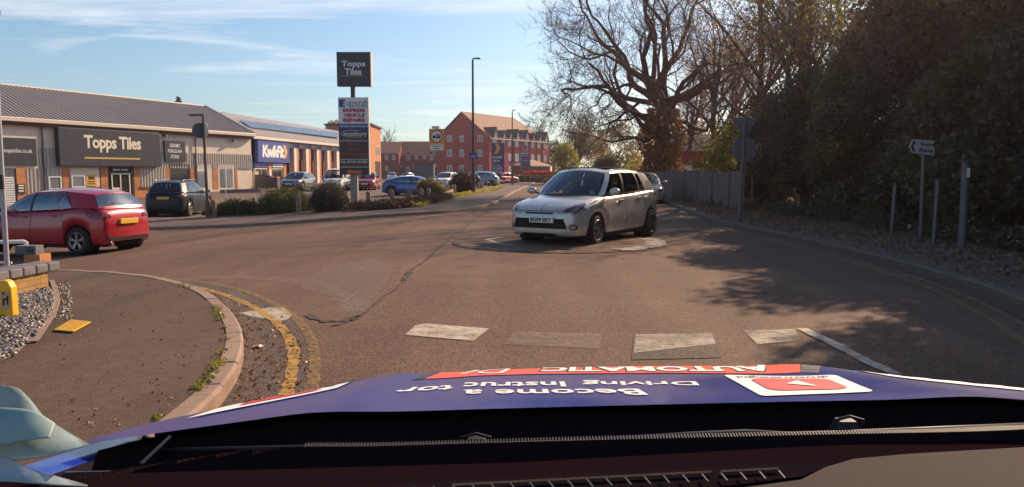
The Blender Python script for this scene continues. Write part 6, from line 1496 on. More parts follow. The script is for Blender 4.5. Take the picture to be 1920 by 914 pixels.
# hydrant marker
g = G(15, 596, .12); D = g.y; t = thing('hydrant_marker', 'bright yellow hydrant marker post standing in the gravel', 'hydrant marker', tuple(g))
q = [P(x, y, D) for x, y in ((-8, 592), (24, 596), (24, 590), (22, 560), (20, 540), (14, 529), (8, 526), (-8, 528))]; b = MB(); b.prism(q, (0, .09, 0)); hm = b.build('post', M['hyd'], t, world=True, bevel=.01)
b = MB(); q = [P(x, y, D - .004) for x, y in ((2, 583), (20, 579), (18, 546), (2, 548))]; b.prism(q, (0, .003, 0)); hp_ = b.build('number_plate', mat('aged_plate', (.42, .30, .16), rough=.6, var=.3, vscale=20), hm, world=True)
Dm = D - .008
def hbar(x0, y0, x1, y1): b = MB(); q = [P(x0, y1, Dm), P(x1, y1, Dm), P(x1, y0, Dm), P(x0, y0, Dm)]; b.prism(q, (0, .002, 0)); b.build('marking', M['blackm'], hp_, world=True)
hbar(4, 549, 8, 552); hbar(5, 560, 15, 563); hbar(5, 563, 7.5, 573); hbar(12.5, 555, 15, 572)
# yellow painted drain cover
dc = [G(*p, .112) for p in ((101, 621), (138, 624), (171, 606), (133, 602))]; t = thing('drain_cover', 'yellow painted metal drain cover set in the near footway', 'drain cover', tuple(sum(dc, Vector()) / 4))
bz_ = .008
b = MB(); b.prism([p + Vector((0, 0, -.0)) for p in dc], (0, 0, .003)); b.build('frame', M['blackm'], t, world=True); b = MB()
def bil(u, v): return dc[0].lerp(dc[1], u).lerp(dc[3].lerp(dc[2], u), v)
for k in range(10):
    u = .03 + k * .104; w_ = .026; b.prism([bil(u - w_, .02) + Vector((0, 0, .004)), bil(u + w_, .02) + Vector((0, 0, .004)), bil(u + w_, .98) + Vector((0, 0, .004)), bil(u - w_, .98) + Vector((0, 0, .004))], (0, 0, .008))
    v = u; b.prism([bil(.02, v - w_) + Vector((0, 0, .0035)), bil(.98, v - w_) + Vector((0, 0, .0035)), bil(.98, v + w_) + Vector((0, 0, .0035)), bil(.02, v + w_) + Vector((0, 0, .0035))], (0, 0, .0105))
b.build('grid', M['hyd'], t, world=True)
# crisp packet / litter scrap in the gutter
g = G(484, 653); t = thing('litter_scrap', 'small crumpled red and cream wrapper in the gutter by the yellow lines', 'litter', tuple(g)); b = MB(); n = 7
for j in range(n):
    for i in range(n): b.v.append((g.x + (i - 3) * .014 + rnd.uniform(-.004, .004), g.y + (j - 3) * .012 + rnd.uniform(-.004, .004), .012 + rnd.uniform(0, .022) * (1 - abs(i - 3) / 4)))
b.f = [(j * n + i, j * n + i + 1, (j + 1) * n + i + 1, (j + 1) * n + i) for j in range(n - 1) for i in range(n - 1)]; b.mi = [0] * len(b.f)
b.build('wrapper', mat('wrapper', (.60, .15, .08), rough=.4, col2=(.65, .45, .30), vscale=30), t, world=True)

# ---- right side: fence, sign backs, poles
fA, fB = P(1229, 374, 43), P(1392, 392, 27); wf_ = Wall(fA, fB)
t = thing('board_fence', 'weathered grey vertical board fence behind the right footway', 'fence', ((fA + fB) / 2)[:2] + (0,))
n = int(wf_.L / .165); npan = int(wf_.L / 2.4)
for j in range(npan + 1):
    b = MB(); h0 = 1.22 + rnd.uniform(-.04, .06)
    for k in range(14):
        s0 = j * 2.4 + k * .165
        if s0 > wf_.L: break
        wf_.box(b, s0, s0 + .15, -.1, h0 + rnd.uniform(-.02, .02) + .25, -.02 - (k % 2) * .02, 0)
    if b.v: b.build('panel', M['fence'], t, world=True)
    b = MB(); wf_.box(b, j * 2.4 - .11, j * 2.4 - .01, -.1, 1.55, -.06, .06); b.build('post', M['fence'], t, world=True)
g = G(1386, 414, .1); D = g.y; t = thing('give_way_sign', 'give way sign seen from behind with a round plate below it on a leaning pole', 'road sign', tuple(g))
tp_ = P(1397, 219, D); b = MB(); b.tube([g, g.lerp(tp_, .3)], .055, 10); b.tube([g.lerp(tp_, .3), tp_], .038, 10); b.build('pole', M['polegrey'], t, world=True, smooth='auto')
b = MB(); b.prism([P(x, y, D + .05) for x, y in ((1396, 262), (1373, 222), (1376, 220.5), (1418, 221), (1420, 223))][::-1], (0, .01, 0)); b.build('triangular_plate', M['signback'], t, world=True)
c_ = P(1395, 280, D + .05); b = MB(); b.tube([c_, c_ + Vector((0, .01, 0))], .34, 28); b.build('round_plate', M['signback'], t, world=True)
b = MB()
for py_ in (232, 246, 272, 290): q = P(1395, py_, D + .03); b.box(q, (.42 if py_ > 260 else .3, .03, .03))
b.build('bracket', M['polegrey'], t, world=True)
g = G(1412, 396, .1); g = Vector((P(1412, 300, 27).x, 27, .1)); D = 27
t = thing('speed_limit_sign', 'round red ringed speed limit sign partly hidden behind the round plate', 'road sign', tuple(g)); b = MB(); b.tube([g, P(1413, 262, D)], .04, 8); b.build('post', M['polegrey'], t, world=True)
c_ = P(1417, 281, D - .06); b = MB(); b.tube([c_, c_ + Vector((0, .012, 0))], .30, 28); rg = b.build('red_ring', M['red'], t, world=True); b = MB(); b.tube([c_ + Vector((0, -.004, 0)), c_ + Vector((0, -.001, 0))], .235, 28); b.build('white_disc', M['letterw'], rg, world=True); ftx(rg, '30', M['blackm'], 1410, 276, 1424, 287, -.07, Dd=D, bold=.04)
g = Vector((P(1732, 300, 14.6).x, 14.6, .1)); D = 14.6; t = thing('direction_sign', 'white arrow ended direction sign half swallowed by the hedge', 'direction sign', tuple(g))
tp_ = P(1733, 262, D); b = MB(); b.tube([Vector((P(1726, 440, D).x, D, .1)), tp_], .035, 10); b.build('post', M['grey'], t, world=True)
pts = [(1705, 275), (1710, 262), (1712, 261.5), (1752, 264.3), (1752, 292), (1712, 287.5), (1709, 286)]; b = MB(); b.prism([P(x, y, D - .06) for x, y in pts][::-1], (0, .015, 0)); bd = b.build('board', mat('dull_white_board', (.40, .37, .36), rough=.5), t, world=True)
b = MB(); b.prism([P(x, y, D - .066) for x, y in ((1708.5, 275), (1713, 265), (1717, 265.5), (1712.5, 275), (1716, 285), (1711.5, 284.5))][::-1], (0, .004, 0)); b.build('chevron', M['blackm'], bd, world=True)
for s, y_, x0, x1 in (('Sund', 270, 1722, 1748), ('Reta', 281.5, 1720, 1746)):
    p0_, p1_ = P(x0, y_, D), P(x1, y_ + (x1 - x0) * .075, D); xd = (p1_ - p0_); text(bd, s, M['blackm'], MW[bd].inverted() @ plane4((p0_ + p1_) / 2 + Vector((0, -.07, 0)), xd, Vector((-xd.z, 0, xd.x)) if xd.x > 0 else (0, 0, 1)), width=xd.length, height=.075, bold=.02)
for lb, px0, py0, px1, py1, D, r_ in (('short grey stub post standing in the ivy right of the direction sign', 1751, 450, 1759, 338, 14.0, .04), ('tall dark pole with a small white label, far right in the shade', 1803, 470, 1811, 305, 13.0, .06), ('thin weathered post almost hidden left of the direction sign', 1672, 430, 1679, 345, 16, .04)):
    a, c_ = P(px0, py0, D), P(px1, py1, D); a.z = .05; t = thing('post', lb, 'post', tuple(a)); b = MB(); b.tube([a, c_], r_, 10); b.build('shaft', M['grey'] if r_ < .055 else M['polegrey'], t, world=True, smooth='auto')
    b = MB(); b.lathe([(r_ * 1.15, -.02), (r_ * 1.1, .02), (.001, .03)], 10); b.v = [tuple(Vector(v) + c_) for v in b.v]; b.build('cap', M['darkpost'], t, world=True)
    if r_ == .06: b = MB(); q = P(1811, 322, D); b.b2(q.x - .02, q.x + .03, D - r_ - .012, D - r_ - .004, q.z - .10, q.z + .06); b.build('label_plate', M['white'], t, world=True)
# ------------------------------------------------ vegetation
def leaf_mesh(name, mt, pts, size, parent, aspect=1.6, seed=1, flat=0.0, **kw):
    rg = np.random.default_rng(seed); n = len(pts); pts = np.asarray(pts, dtype=np.float64)
    a = rg.normal(size=(n, 3)); a[:, 2] *= (1 - flat); a /= np.linalg.norm(a, axis=1)[:, None]
    c = rg.normal(size=(n, 3)); u = np.cross(a, c); u /= np.linalg.norm(u, axis=1)[:, None] + 1e-9
    s = size * rg.uniform(.6, 1.3, size=(n, 1)); a = a * s * aspect * .5; u = u * s * .5
    nn = np.cross(a, u); nn /= np.linalg.norm(nn, axis=1)[:, None] + 1e-9
    v = np.stack([pts - a, pts + u * .9 + nn * s * .12, pts + a, pts - u * .9 + nn * s * .12], axis=1).reshape(-1, 3)
    me = bpy.data.meshes.new(name); me.vertices.add(n * 4); me.vertices.foreach_set('co', v.ravel()); me.loops.add(n * 4); me.loops.foreach_set('vertex_index', np.arange(n * 4, dtype=np.int32))
    me.polygons.add(n); me.polygons.foreach_set('loop_start', np.arange(0, n * 4, 4, dtype=np.int32)); me.polygons.foreach_set('loop_total', np.full(n, 4, dtype=np.int32)); me.materials.append(mt); me.update(); me.validate()
    o = bpy.data.objects.new(name, me); COL.objects.link(o)
    if parent is not None: o.parent = parent; MW[o] = MW[parent]
    setp(o, **kw); return o
def blob_pts(clumps, n, seed=1, shell=.55):
    """points spread through ellipsoid clumps (cx,cy,cz,rx,ry,rz), denser near their surface"""
    rg = np.random.default_rng(seed); cl = np.array(clumps, dtype=float); wv = cl[:, 3] * cl[:, 4] * cl[:, 5]; wv = wv ** .67; idx = rg.choice(len(cl), size=n, p=wv / wv.sum())
    d = rg.normal(size=(n, 3)); d /= np.linalg.norm(d, axis=1)[:, None]; r = shell + (1.05 - shell) * rg.uniform(0, 1, size=(n, 1)) ** .8
    r *= 1 + .13 * np.sin(d[:, :1] * 7 + idx[:, None]) * np.cos(d[:, 1:2] * 6 + idx[:, None] * 2)
    p = cl[idx, :3] + d * r * cl[idx, 3:]; p += rg.normal(scale=.04, size=(n, 3)); p[:, 2] = np.maximum(p[:, 2], .03); return p
class Tube:
    def __init__(s): s.v = []; s.f = []
    def add(s, pts, rad, n):
        k0 = len(s.v); pu = None; m = len(pts)
        cs = [(math.cos(2 * math.pi * k / n), math.sin(2 * math.pi * k / n)) for k in range(n)]
        for i, p in enumerate(pts):
            t = (pts[min(i + 1, m - 1)] - pts[max(i - 1, 0)]).normalized(); u = t.orthogonal() if pu is None else pu - t * pu.dot(t)
            if u.length < 1e-6: u = t.orthogonal()
            u.normalize(); pu = u; w_ = t.cross(u); r = rad[i]
            for c, q in cs: s.v.append((p.x + (u.x * c + w_.x * q) * r, p.y + (u.y * c + w_.y * q) * r, p.z + (u.z * c + w_.z * q) * r))
        for i in range(m - 1):
            for k in range(n):
                k2 = (k + 1) % n; s.f.append((k0 + i * n + k, k0 + i * n + k2, k0 + (i + 1) * n + k2, k0 + (i + 1) * n + k))
    def build(s, name, mt, parent):
        me = bpy.data.meshes.new(name); me.from_pydata(s.v, [], s.f); me.materials.append(mt); me.polygons.foreach_set('use_smooth', [True] * len(me.polygons)); me.update()
        o = bpy.data.objects.new(name, me); COL.objects.link(o); o.parent = parent; MW[o] = MW[parent]; return o
def rv(g): return Vector((g.gauss(0, 1), g.gauss(0, 1), g.gauss(0, 1)))
def branch(B, Bt, tips, g, p, d, L, r, lvl, maxl, gn=.22, trop=.05, spread=(28, 60), nch=(3, 5), minr=.010, pos0=.25):
    n = max(3, min(9, int(L / (.45 if lvl > 1 else .7)))); pts = [p.copy()]; rad = [r]; dirs = [d.copy()]
    for i in range(n):
        d = (d + rv(g) * gn * .55 + Vector((0, 0, trop))).normalized(); p = p + d * (L / n); pts.append(p.copy()); dirs.append(d.copy())
        rad.append(max(minr * .6, r * (1 - .62 * (i + 1) / n)))
    (B if r > .035 else Bt).add(pts, rad, 9 if r > .2 else 6 if r > .06 else 4 if r > .025 else 3)
    if lvl >= maxl: tips.append(pts[-1]); tips.append(pts[-2]); return
    k = g.randint(*nch) + (1 if lvl >= 2 else 0)
    for j in range(k):
        f = pos0 + (1 - pos0) * (j + g.random() * .8) / k; i = min(n, int(f * n)); 
        ax = dirs[i].cross(rv(g)); 
        if ax.length < 1e-3: continue
        nd = Matrix.Rotation(R(g.uniform(*spread)), 3, ax.normalized()) @ dirs[i]
        branch(B, Bt, tips, g, pts[i], nd, L * g.uniform(.48, .74) * (1.1 - .35 * f), max(minr, rad[i] * g.uniform(.45, .66)), lvl + 1, maxl, gn, trop, spread, nch, minr)
    branch(B, Bt, tips, g, pts[-1], dirs[-1], L * .55, max(minr, rad[-1] * .9), lvl + 1, maxl, gn, trop, spread, nch, minr)
def bare_tree(name, label, loc, h, trunk_r, limbs, seed, maxl=4, leafm=None, nleaf=0, lsize=.06, ivy=None, gn=.22, group=None, trunk_h=None, minr=.011, lean=(0, 0), nch=(3, 5)):
    g = random.Random(seed); t = thing(name, label, 'tree', loc, 0, group); B = Tube(); Bt = Tube(); tips = []
    th = trunk_h or h * .3; n = 7; pts = [Vector((lean[0] * (i / n) ** 1.5 + g.uniform(-.06, .06) * (i > 0), lean[1] * (i / n) ** 1.5, -.2 + (th + .2) * i / n)) for i in range(n + 1)]
    B.add(pts, [trunk_r * (1.35 if i == 0 else 1.12 if i == 1 else 1 - .25 * i / n) for i in range(n + 1)], 14)
    for (az, el, L, rr_, f) in limbs:
        i = min(n, int(round(f * n))); d = Vector((math.cos(R(az)) * math.cos(R(el)), math.sin(R(az)) * math.cos(R(el)), math.sin(R(el))))
        branch(B, Bt, tips, g, pts[i], d, L, trunk_r * rr_, 1, maxl, gn, .06, nch=nch, minr=minr)
    B.build('trunk', M['bark'], t); Bt.build('twigs', M['twig'], t)
    if leafm and nleaf and tips:
        rg = np.random.default_rng(seed); tp = np.array([tuple(p) for p in tips]); p = tp[rg.integers(0, len(tp), nleaf)] + rg.normal(scale=.28, size=(nleaf, 3)); leaf_mesh('crown', leafm, p, lsize, t, seed=seed)
    if ivy:
        zt_, ir, ni, im = ivy; rg = np.random.default_rng(seed + 5); z = rg.uniform(0, 1, ni) ** 1.2 * zt_; a = rg.uniform(0, 2 * math.pi, ni); q = trunk_r * 1.0 + ir * rg.uniform(.3, 1, ni) * (1 + .35 * np.sin(z * 2.3 + a * 2)) * (1.05 - .45 * z / zt_)
        leaf_mesh('ivy', im, np.stack([q * np.cos(a) + lean[0] * (z / max(th, .1)) ** 1.5 * (z < th), q * np.sin(a), z], 1), .11, t, seed=seed)
    return t
L_brown = leafmat('brown_spring_leaves', (.22, .10, .04), (.42, .21, .08), (.48, .27, .09), tr=.6)
L_olive = leafmat('olive_leaves', (.13, .10, .035), (.30, .25, .07), (.38, .30, .09), tr=.6)
L_green = leafmat('fresh_green_leaves', (.12, .12, .02), (.30, .28, .04), (.38, .34, .06), tr=.6)
L_yel = leafmat('yellow_green_leaves', (.20, .18, .025), (.48, .42, .06), (.56, .48, .09), tr=.65)
L_dark = leafmat('dark_evergreen_leaves', (.055, .046, .030), (.12, .10, .05), (.26, .21, .07), tr=.55)
L_dark2 = leafmat('ivy_leaves', (.052, .046, .026), (.115, .105, .045), (.23, .20, .07), tr=.55)
L_jun = leafmat('juniper_leaves', (.035, .045, .016), (.12, .13, .04), (.20, .19, .06), tr=.35, vscale=3)
L_heath = leafmat('heather_leaves', (.07, .04, .025), (.17, .09, .05), (.24, .14, .06), tr=.2, vscale=3)
L_red = leafmat('red_blossom', (.55, .03, .03), (.75, .06, .05), (.8, .12, .08), tr=.2, vscale=3)
L_mid = leafmat('olive_evergreen_leaves', (.07, .062, .028), (.17, .15, .05), (.32, .27, .07), tr=.6)
BT = 'bare spring trees behind the right footway'
# big oak
x_ = (1240 - 960) / F * 45
bare_tree('oak_tree', 'huge leafless oak with twisting limbs and an ivy wrapped trunk behind the fence', (x_, 45, 0), 15, .55,
    [(182, 4, 6.4, .30, .74), (175, 24, 7.2, .38, .90), (196, 42, 7.0, .42, 1), (160, 58, 6.8, .44, 1), (95, 76, 6.8, .46, 1), (20, 62, 6.6, .44, 1), (250, 64, 6.4, .42, 1), (10, 36, 6.4, .40, .95), (300, 40, 5.8, .34, .9), (190, -8, 4.4, .20, .66), (186, 14, 6.0, .28, .82), (60, 45, 5.6, .34, .95), (0, 12, 5.4, .28, .8), (170, 36, 6.6, .34, .95), (185, 66, 6.6, .40, 1)],
    11, maxl=6, ivy=(5.2, .95, 11000, L_brown), gn=.46, trunk_h=5.2, minr=.0085, nch=(2, 3))
for i, (px_, D, h, sd_, lf, nl, lab) in enumerate([(1335, 42, 13, 3, L_brown, 1500, 'slender bare tree with rusty buds just right of the huge oak'), (1420, 34, 12.5, 5, L_olive, 2600, 'tall bare tree with scattered olive leaves above the give way sign'), (1500, 29, 12, 8, L_brown, 1800, 'spindly bare tree with pink brown buds, tallest against the sky gap'),
        (1585, 27, 12, 9, L_green, 5200, 'leafier tree with yellow green shoots at the right edge of the sky gap'), (1370, 52, 12, 15, L_brown, 1500, 'fine twigged bare tree farthest back between oak and give way sign'), (1290, 60, 11, 17, L_brown, 3000, 'low bare tree behind the small shed roof')]):
    xx = (px_ - 960) / F * D; g = random.Random(sd_)
    limbs = [(g.uniform(0, 360), g.uniform(48, 80), h * g.uniform(.30, .42), g.uniform(.45, .62), g.uniform(.45, 1)) for _ in range(8)]
    bare_tree('bare_tree', lab, (xx, D, .3), h, .17 + .02 * (i % 3), limbs, sd_, maxl=4, leafm=lf, nleaf=nl, lsize=.085, ivy=(4.6, .7, 5000, L_dark2) if i in (1, 3) else None, group=BT, trunk_h=h * .42, minr=.009, nch=(3, 5))
# bare tree beyond the yellow green one and others on the skyline
def gp_(px, D, z=0): return ((px - 960) / F * D, D, z)
g = random.Random(4); bare_tree('bare_tree', 'rounded bare tree standing behind the yellow green bush at the road bend', gp_(1080, 98), 10.5, .28, [(g.uniform(0, 360), g.uniform(35, 80), 3.6, .55, g.uniform(.5, 1)) for _ in range(9)], 21, maxl=4, leafm=L_olive, nleaf=4500, lsize=.13, trunk_h=3.6, minr=.022)
bare_tree('bare_tree', 'faint bare tree rising behind the hotel roof ridge', gp_(1000, 210), 20, .35, [(g.uniform(0, 360), g.uniform(50, 82), 6, .55, g.uniform(.6, 1)) for _ in range(7)], 23, maxl=3, trunk_h=9, minr=.05)
bare_tree('bare_tree', 'faint bare tree peeping out right of the orange brick tower', gp_(718, 205), 17, .35, [(g.uniform(0, 360), g.uniform(50, 82), 5, .55, g.uniform(.6, 1)) for _ in range(7)], 24, maxl=3, trunk_h=8, minr=.05)
def leafy(name, label, loc, clumps, n, size, mt, seed=1, trunk=(.12, 1.2), group=None, cat='tree', shell=.5, tname='trunk'):
    t = thing(name, label, cat, loc, 0, group); leaf_mesh('crown' if cat == 'tree' else 'foliage', mt, blob_pts(clumps, n, seed, shell), size, t, seed=seed)
    g = random.Random(seed); B = Tube(); Bt = Tube(); hz_ = max(c[2] for c in clumps)
    B.add([Vector((0, 0, -.2)), Vector((.03, 0, trunk[1] * .5)), Vector((0, .05, trunk[1]))], [trunk[0] * 1.2, trunk[0], trunk[0] * .8], 8)
    for c in clumps[:9]:
        e = Vector(c[:3]); s_ = Vector((0, 0, min(trunk[1] * .8, e.z * .8))); m_ = s_.lerp(e, .5) + rv(g) * .1; B.add([s_, m_, e, e + Vector((c[3] * .3 * g.uniform(-1, 1), 0, c[5] * .6))], [trunk[0] * .5, trunk[0] * .35, trunk[0] * .2, trunk[0] * .08], 5)
    B.build(tname if cat == 'tree' else 'stems', M['bark'], t); return t
def clump_set(g, R_, h, n, z0=.3, r0=.45):
    o = []
    for i in range(n):
        f = i / max(1, n - 1); z = z0 + (h - z0) * f; rr_ = R_ * math.sin(math.pi * (.18 + .72 * f)) ** .8; a = g.uniform(0, 6.28); q = rr_ * g.uniform(.1, .75); s = R_ * r0 * g.uniform(.7, 1.25)
        o.append((q * math.cos(a), q * math.sin(a), z, s, s, s * g.uniform(.7, 1.1)))
    return o
# yellow green weeping tree
leafy('willow_tree', 'yellow green rounded willow at the bend beside the hotel', gp_(1060, 88), [(0, 0, 2.9, 1.45, 1.45, 2.0), (-.7, 0, 2.4, 1.0, 1.0, 1.8), (.7, .2, 2.4, 1.0, 1.0, 1.8), (0, 0, 4.0, .95, .95, 1.1)], 6500, .12, L_yel, 31, trunk=(.2, 2))
leafy('leafy_tree', 'pale green treetop showing over the tyre centre roof end', gp_(632, 150), [(0, 0, 10.2, 2.0, 2, 1.6), (1, 0, 9.5, 1.6, 1.6, 1.6)], 2500, .25, L_green, 32, trunk=(.3, 8))
leafy('conifer_tree', 'tiny conifer top peeping over the tile shop ridge', gp_(343, 100), [(0, 0, 9.5, .7, .7, 1.2), (0, 0, 10.6, .4, .4, .9), (0, 0, 8.3, 1, 1, 1.2)], 1500, .2, L_dark, 33, trunk=(.2, 8))
leafy('leafy_tree', 'soft green treetops behind the terraced house roofs', gp_(797, 240), [(-3, 0, 8.6, 4, 3, 2.6), (3, 0, 8.2, 4, 3, 2.4)], 3000, .35, L_olive, 34, trunk=(.4, 6))
leafy('pine_tree', 'dark treetop just right of the hotel eaves', gp_(1037, 175), [(0, 0, 7, 2.0, 2, 2.0), (1.5, 0, 6, 2, 2, 2), (-.8, 0, 5, 2, 2, 2)], 3500, .25, L_dark, 35, trunk=(.3, 5))
WG = 'brown and olive trees lining the bend'
for i, (px_, D, h, R_, mt_, lab) in enumerate([(1116, 128, 8.2, 3.0, L_brown, 'rusty brown leafing tree just right of the yellow green willow'), (1130, 122, 8.8, 3.4, L_brown, 'taller rusty brown tree in the middle of the bend'), (1162, 78, 7.0, 3.0, L_olive, 'olive brown tree behind the bright green bush'), (1212, 88, 7.4, 2.8, L_brown, 'rusty brown tree left of the oak trunk'), (1140, 66, 3.4, 2.6, L_dark2, 'low dark hedge tree above the silver hatchback roof'), (1292, 80, 7.2, 3.6, L_brown, 'rusty brown tree between the oak and the brick house'), (1345, 40, 3.6, 1.8, L_olive, 'olive shrub tree leaning over the board fence'), (1375, 36, 4.4, 2.0, L_green, 'yellowish green shrub tree at the near end of the board fence')]):
    g = random.Random(40 + i); t = leafy('leafy_tree', lab, gp_(px_, D), clump_set(g, R_, h - .8, 15, .8, .36), 3600 if D > 50 else 6500, .14 if D > 50 else .09, mt_, 40 + i, trunk=(.16, 1.8), group=WG, shell=.3)
leafy('green_bush', 'bright yellow green bush in front of the brown trees', gp_(1192, 58), [(0, 0, 1.3, 1.1, 1.0, 1.2), (-.5, 0, .9, .8, .8, .9), (.5, 0, 1.0, .8, .8, 1.0), (.1, 0, 2.0, .7, .7, .7)], 3200, .09, L_yel, 51, trunk=(.06, .8), cat='bush')
# hedges by the hotel
leafy('red_hedge', 'clipped hedge topped with bright red new leaves in front of the lodge', gp_(1018, 112), [(x * .8, 0, 1.35, .7, .6, .32) for x in range(-3, 4)], 5000, .12, L_red, 52, trunk=(.04, .8), cat='hedge')
leafy('dark_hedge', 'dark green clipped hedge below the red topped one', gp_(1014, 108), [(x * .75, 0, .55, .7, .6, .6) for x in range(-5, 3)], 7000, .10, L_dark, 53, trunk=(.04, .5), cat='hedge')
leafy('green_bush', 'low light green shrubs at the end of the hedge beside the road', gp_(1043, 96), [(x * .6, 0, .35, .55, .5, .42) for x in range(-2, 3)], 4000, .09, L_green, 54, trunk=(.03, .3), cat='bush')
leafy('green_bush', 'brown shrub behind the knee rail near the second street lamp', gp_(975, 120), [(x * .7, 0, .6, .7, .5, .6) for x in range(-2, 3)], 3000, .1, L_olive, 55, trunk=(.03, .3), cat='bush')
# ---- planted verge
def vb(name, label, px, py, clumps, n, size, mt, seed, group=None): g = G(px, py, .1); return leafy(name, label, tuple(g), clumps, n, size, mt, seed, trunk=(.03, .25), group=group, cat='bush')
vb('juniper_bush', 'low spreading juniper under the street nameplate', 448, 404, [(-.75, 0, .22, .6, .5, .28), (-.2, 0, .34, .6, .5, .38), (.35, .1, .30, .5, .5, .34), (.85, 0, .20, .45, .4, .25), (-1.2, -.1, .12, .4, .4, .18)], 15000, .045, L_jun, 61)
vb('domed_bush', 'large domed green bush with a sunlit yellowish top', 534, 400, [(0, 0, .40, 1.12, .95, .72), (-.5, 0, .30, .68, .7, .52), (.5, 0, .30, .68, .7, .52)], 24000, .04, leafmat('box_leaves', (.05, .055, .012), (.17, .16, .03), (.26, .23, .045), tr=.35, vscale=2), 62)
vb('round_bush', 'dark round bush left of the totem base', 617, 397, [(0, 0, .5, .72, .7, .68), (-.2, 0, .35, .6, .6, .45), (.3, 0, .3, .55, .55, .4)], 20000, .045, L_dark, 63)
vb('brown_bush', 'brown twiggy bush behind the bollards left of the tallest lamp', 866, 361, [(0, 0, .7, .75, .7, .8), (.3, 0, .4, .7, .6, .5), (-.3, 0, .4, .6, .6, .5)], 12000, .06, L_heath, 64)
vb('green_bush', 'olive rounded bush just left of the weight limit sign post', 804, 369, [(0, 0, .5, .75, .6, .55), (.5, 0, .35, .6, .5, .4)], 9000, .055, L_olive, 65)
# heather: uncountable low planting
pp = []; rg = np.random.default_rng(9)
va = [G(*p, .12) for p in ((640, 398), (700, 394), (735, 392), (770, 387), (800, 382), (838, 374))]
for a, c in zip(va, va[1:]):
    for _ in range(26):
        q = a.lerp(c, rnd.random()) + Vector((rnd.uniform(-.2, .2), rnd.uniform(.15, 1.2), 0)); pp.append((q.x, q.y, q.z + .12, rnd.uniform(.22, .42), rnd.uniform(.22, .42), rnd.uniform(.16, .30)))
leaf_mesh('heather', L_heath, blob_pts(pp, 42000, 3, .2), .035, None, seed=3, kind='stuff')
pp = []
for px_, py_ in [(x, 0) for x in range(775, 940, 4)]:
    f = (px_ - 775) / 165; py_ = 389 + (353 - 389) * f ** .85; q = G(px_, py_, .12); pp.append((q.x, q.y + rnd.uniform(0, .8), q.z, .35, .35, rnd.uniform(.08, .22)))
leaf_mesh('verge_grass', L_yel, blob_pts(pp, 9000, 4, .2), .05, None, seed=4, aspect=3, kind='stuff')
# ---- right bank: dense ivy clad evergreens, front row and back row
EG = 'dense dark evergreens over the right footway'
protos = []
for v in range(4):
    g = random.Random(70 + v); h = (4.6, 5.4, 6.4, 7.2)[v]; cl = clump_set(g, 2.1, h - .9, 20, .6, .42)
    protos.append((cl, h))
labs_f = ['lowest leafy mass directly behind the give way sign', 'dark bush mass between the give way sign and the thin hidden post', 'dark bush mass behind the thin hidden post', 'dense tree whose leaves cover the end of the direction sign', 'dense tree behind the short grey stub post', 'dense tree behind the tall dark pole', 'dense tree at the right picture edge beyond the tall pole', 'nearest dense tree, hanging over the right picture edge', 'shading tree just outside the right picture edge', 'nearest shading tree beside the bonnet, out of view']
first = {}
def eg(v, loc, rz, label, s):
    if v not in first:
        cl, h = protos[v]; first[v] = leafy('evergreen_tree', 'dense dark evergreen: ' + label, loc, cl, 30000 + 3000 * v, .085, [L_dark, L_dark2, L_mid, L_dark][v], 80 + v, trunk=(.14, 2.2), group=EG, shell=.25); first[v].rotation_euler = (0, 0, rz); first[v].scale = (s,) * 3; return first[v]
    return copy_tree(first[v], loc, rz, 'dense dark evergreen: ' + label, s)
front = [(10.1, 30, 0, .9), (10.2, 26, 1, .95), (10.4, 22.8, 2, .95), (10.6, 19.6, 3, .98), (10.5, 16.6, 2, 1.15), (10.6, 13.6, 3, 1.05), (10.5, 10.8, 2, 1.2), (10.3, 8.2, 3, 1.0), (10.2, 5.4, 2, 1.1), (10.1, 2.6, 3, .95)]
for (x, y, v, s), lb in zip(front, labs_f): eg(v, (x, y, .1), rnd.uniform(0, 6), lb, s)
labs_b = ['back row tree under the leafier tree with yellow green shoots', 'back row tree above the direction sign', 'tall back row tree above the tall dark pole', 'tall back row tree at the upper right corner', 'tall back row tree beyond the upper right corner', 'tall back row tree over the right of the bonnet']
for (x, y, v, s), lb in zip([(14.8, 26.5, 3, 1.1), (15.4, 22, 3, 1.45), (15.2, 17.6, 3, 1.55), (13.8, 13.4, 3, 1.5), (13.6, 9.4, 3, 1.4), (13.4, 5.5, 2, 1.5)], labs_b): eg(v, (x, y, .3), rnd.uniform(0, 6), lb, s)
# ivy and weeds along the back of the footway
pp = []
for _ in range(420):
    y = rnd.uniform(3, 41); x = 8.5 + rnd.uniform(-.15, 1.4); pp.append((x, y, .12, rnd.uniform(.25, .5), rnd.uniform(.25, .5), rnd.uniform(.12, .45)))
leaf_mesh('ivy_ground_cover', L_dark2, blob_pts(pp, 46000, 12, .2), .06, None, seed=12, kind='stuff')
pp = []
for _ in range(160): y = rnd.uniform(5, 16); x = 8.2 + rnd.uniform(-.2, .9); pp.append((x, y, .3 + rnd.random() * .1, .03, .03, .03))
leaf_mesh('yellow_flowers', mat('yellow_petals', (.5, .28, .04), rough=.6), blob_pts(pp, 170, 13, .2), .035, None, seed=13, kind='stuff')
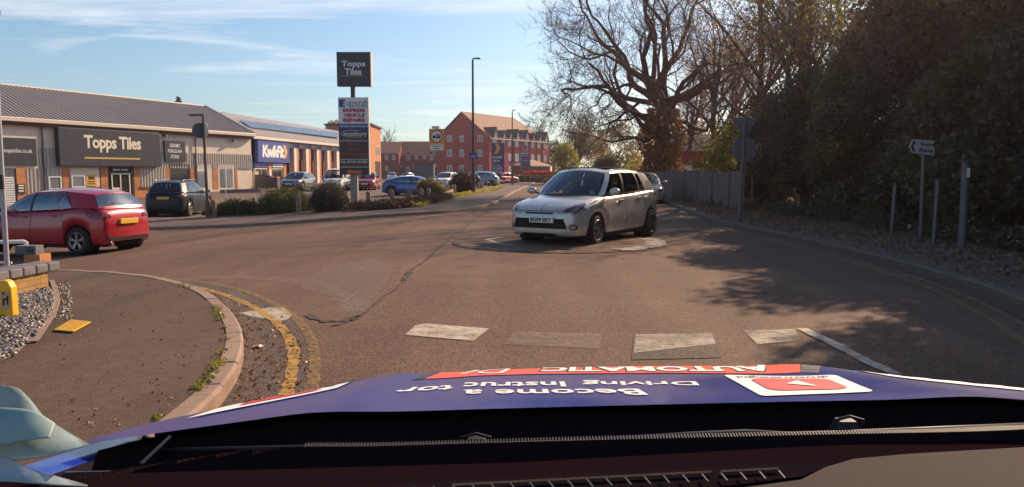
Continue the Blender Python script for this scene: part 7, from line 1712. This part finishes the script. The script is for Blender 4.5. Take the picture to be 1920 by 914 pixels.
# fallen leaves on the right footway and in gutters
rg = np.random.default_rng(5); n_ = 5200; ys_ = rg.uniform(6, 36, n_)
kx = np.interp(ys_, [p.y for p in sorted(k3, key=lambda p: p.y)], [p.x for p in sorted(k3, key=lambda p: p.y)])
leaf_mesh('fallen_leaves', leafmat('dead_leaves', (.11, .05, .025), (.26, .13, .06), (.34, .2, .1), tr=.1, vscale=6), np.stack([kx + .15 + 2.2 * rg.uniform(0, 1, n_) ** .7, ys_, np.full(n_, .115)], 1), .045, None, seed=6, flat=.0, kind='stuff')
lf = []
for p in gl:
    for _ in range(9): lf.append((p.x + rnd.uniform(.02, .5), p.y + rnd.uniform(-.1, .1), T(p.x, p.y) + .012))
leaf_mesh('fallen_leaves', leafmat('dry_leaves', (.20, .08, .03), (.42, .20, .07), tr=.1, vscale=6), lf, .022, None, seed=8, kind='stuff')
HAZE = 0.0006  # scattering box added to lift dark tones, like glare in the windscreen
if HAZE:
    b = MB(); b.b2(-700, 700, -30, 420, -1.6, 40); m = bpy.data.materials.new('added_haze_air'); m.use_nodes = True; n, l = NN(m); n.remove(n['Principled BSDF'])
    pv = n.new('ShaderNodeVolumePrincipled'); pv.inputs['Density'].default_value = HAZE; pv.inputs['Color'].default_value = (1, .80, .84, 1); pv.inputs['Anisotropy'].default_value = .8; l.new(pv.outputs[0], n['Material Output'].inputs['Volume'])
    b.build('added_haze', m, kind='stuff')
# grit, twigs and weeds on the near footway and along its kerb
lf = []
for _ in range(230):
    p = G(rnd.uniform(110, 440), rnd.uniform(530, 800), .11)
    if in_poly(p.x, p.y, inn + [Vector((-9, 2.0)), Vector((-12, 6))]): lf.append((p.x, p.y, p.z + .003))
leaf_mesh('footway_litter', leafmat('grit_and_twigs', (.05, .03, .02), (.24, .14, .08), tr=0, vscale=9), lf, .013, None, seed=18, kind='stuff')
lf = []
for p in inn:
    if 2 < p.y < 9.5 and rnd.random() < .35:
        for _ in range(14): lf.append((p.x - .02 + rnd.gauss(0, .02), p.y + rnd.gauss(0, .03), T(p.x, p.y) + .115 + abs(rnd.gauss(0, .008))))
leaf_mesh('kerb_weeds', L_green, lf, .022, None, seed=19, kind='stuff')
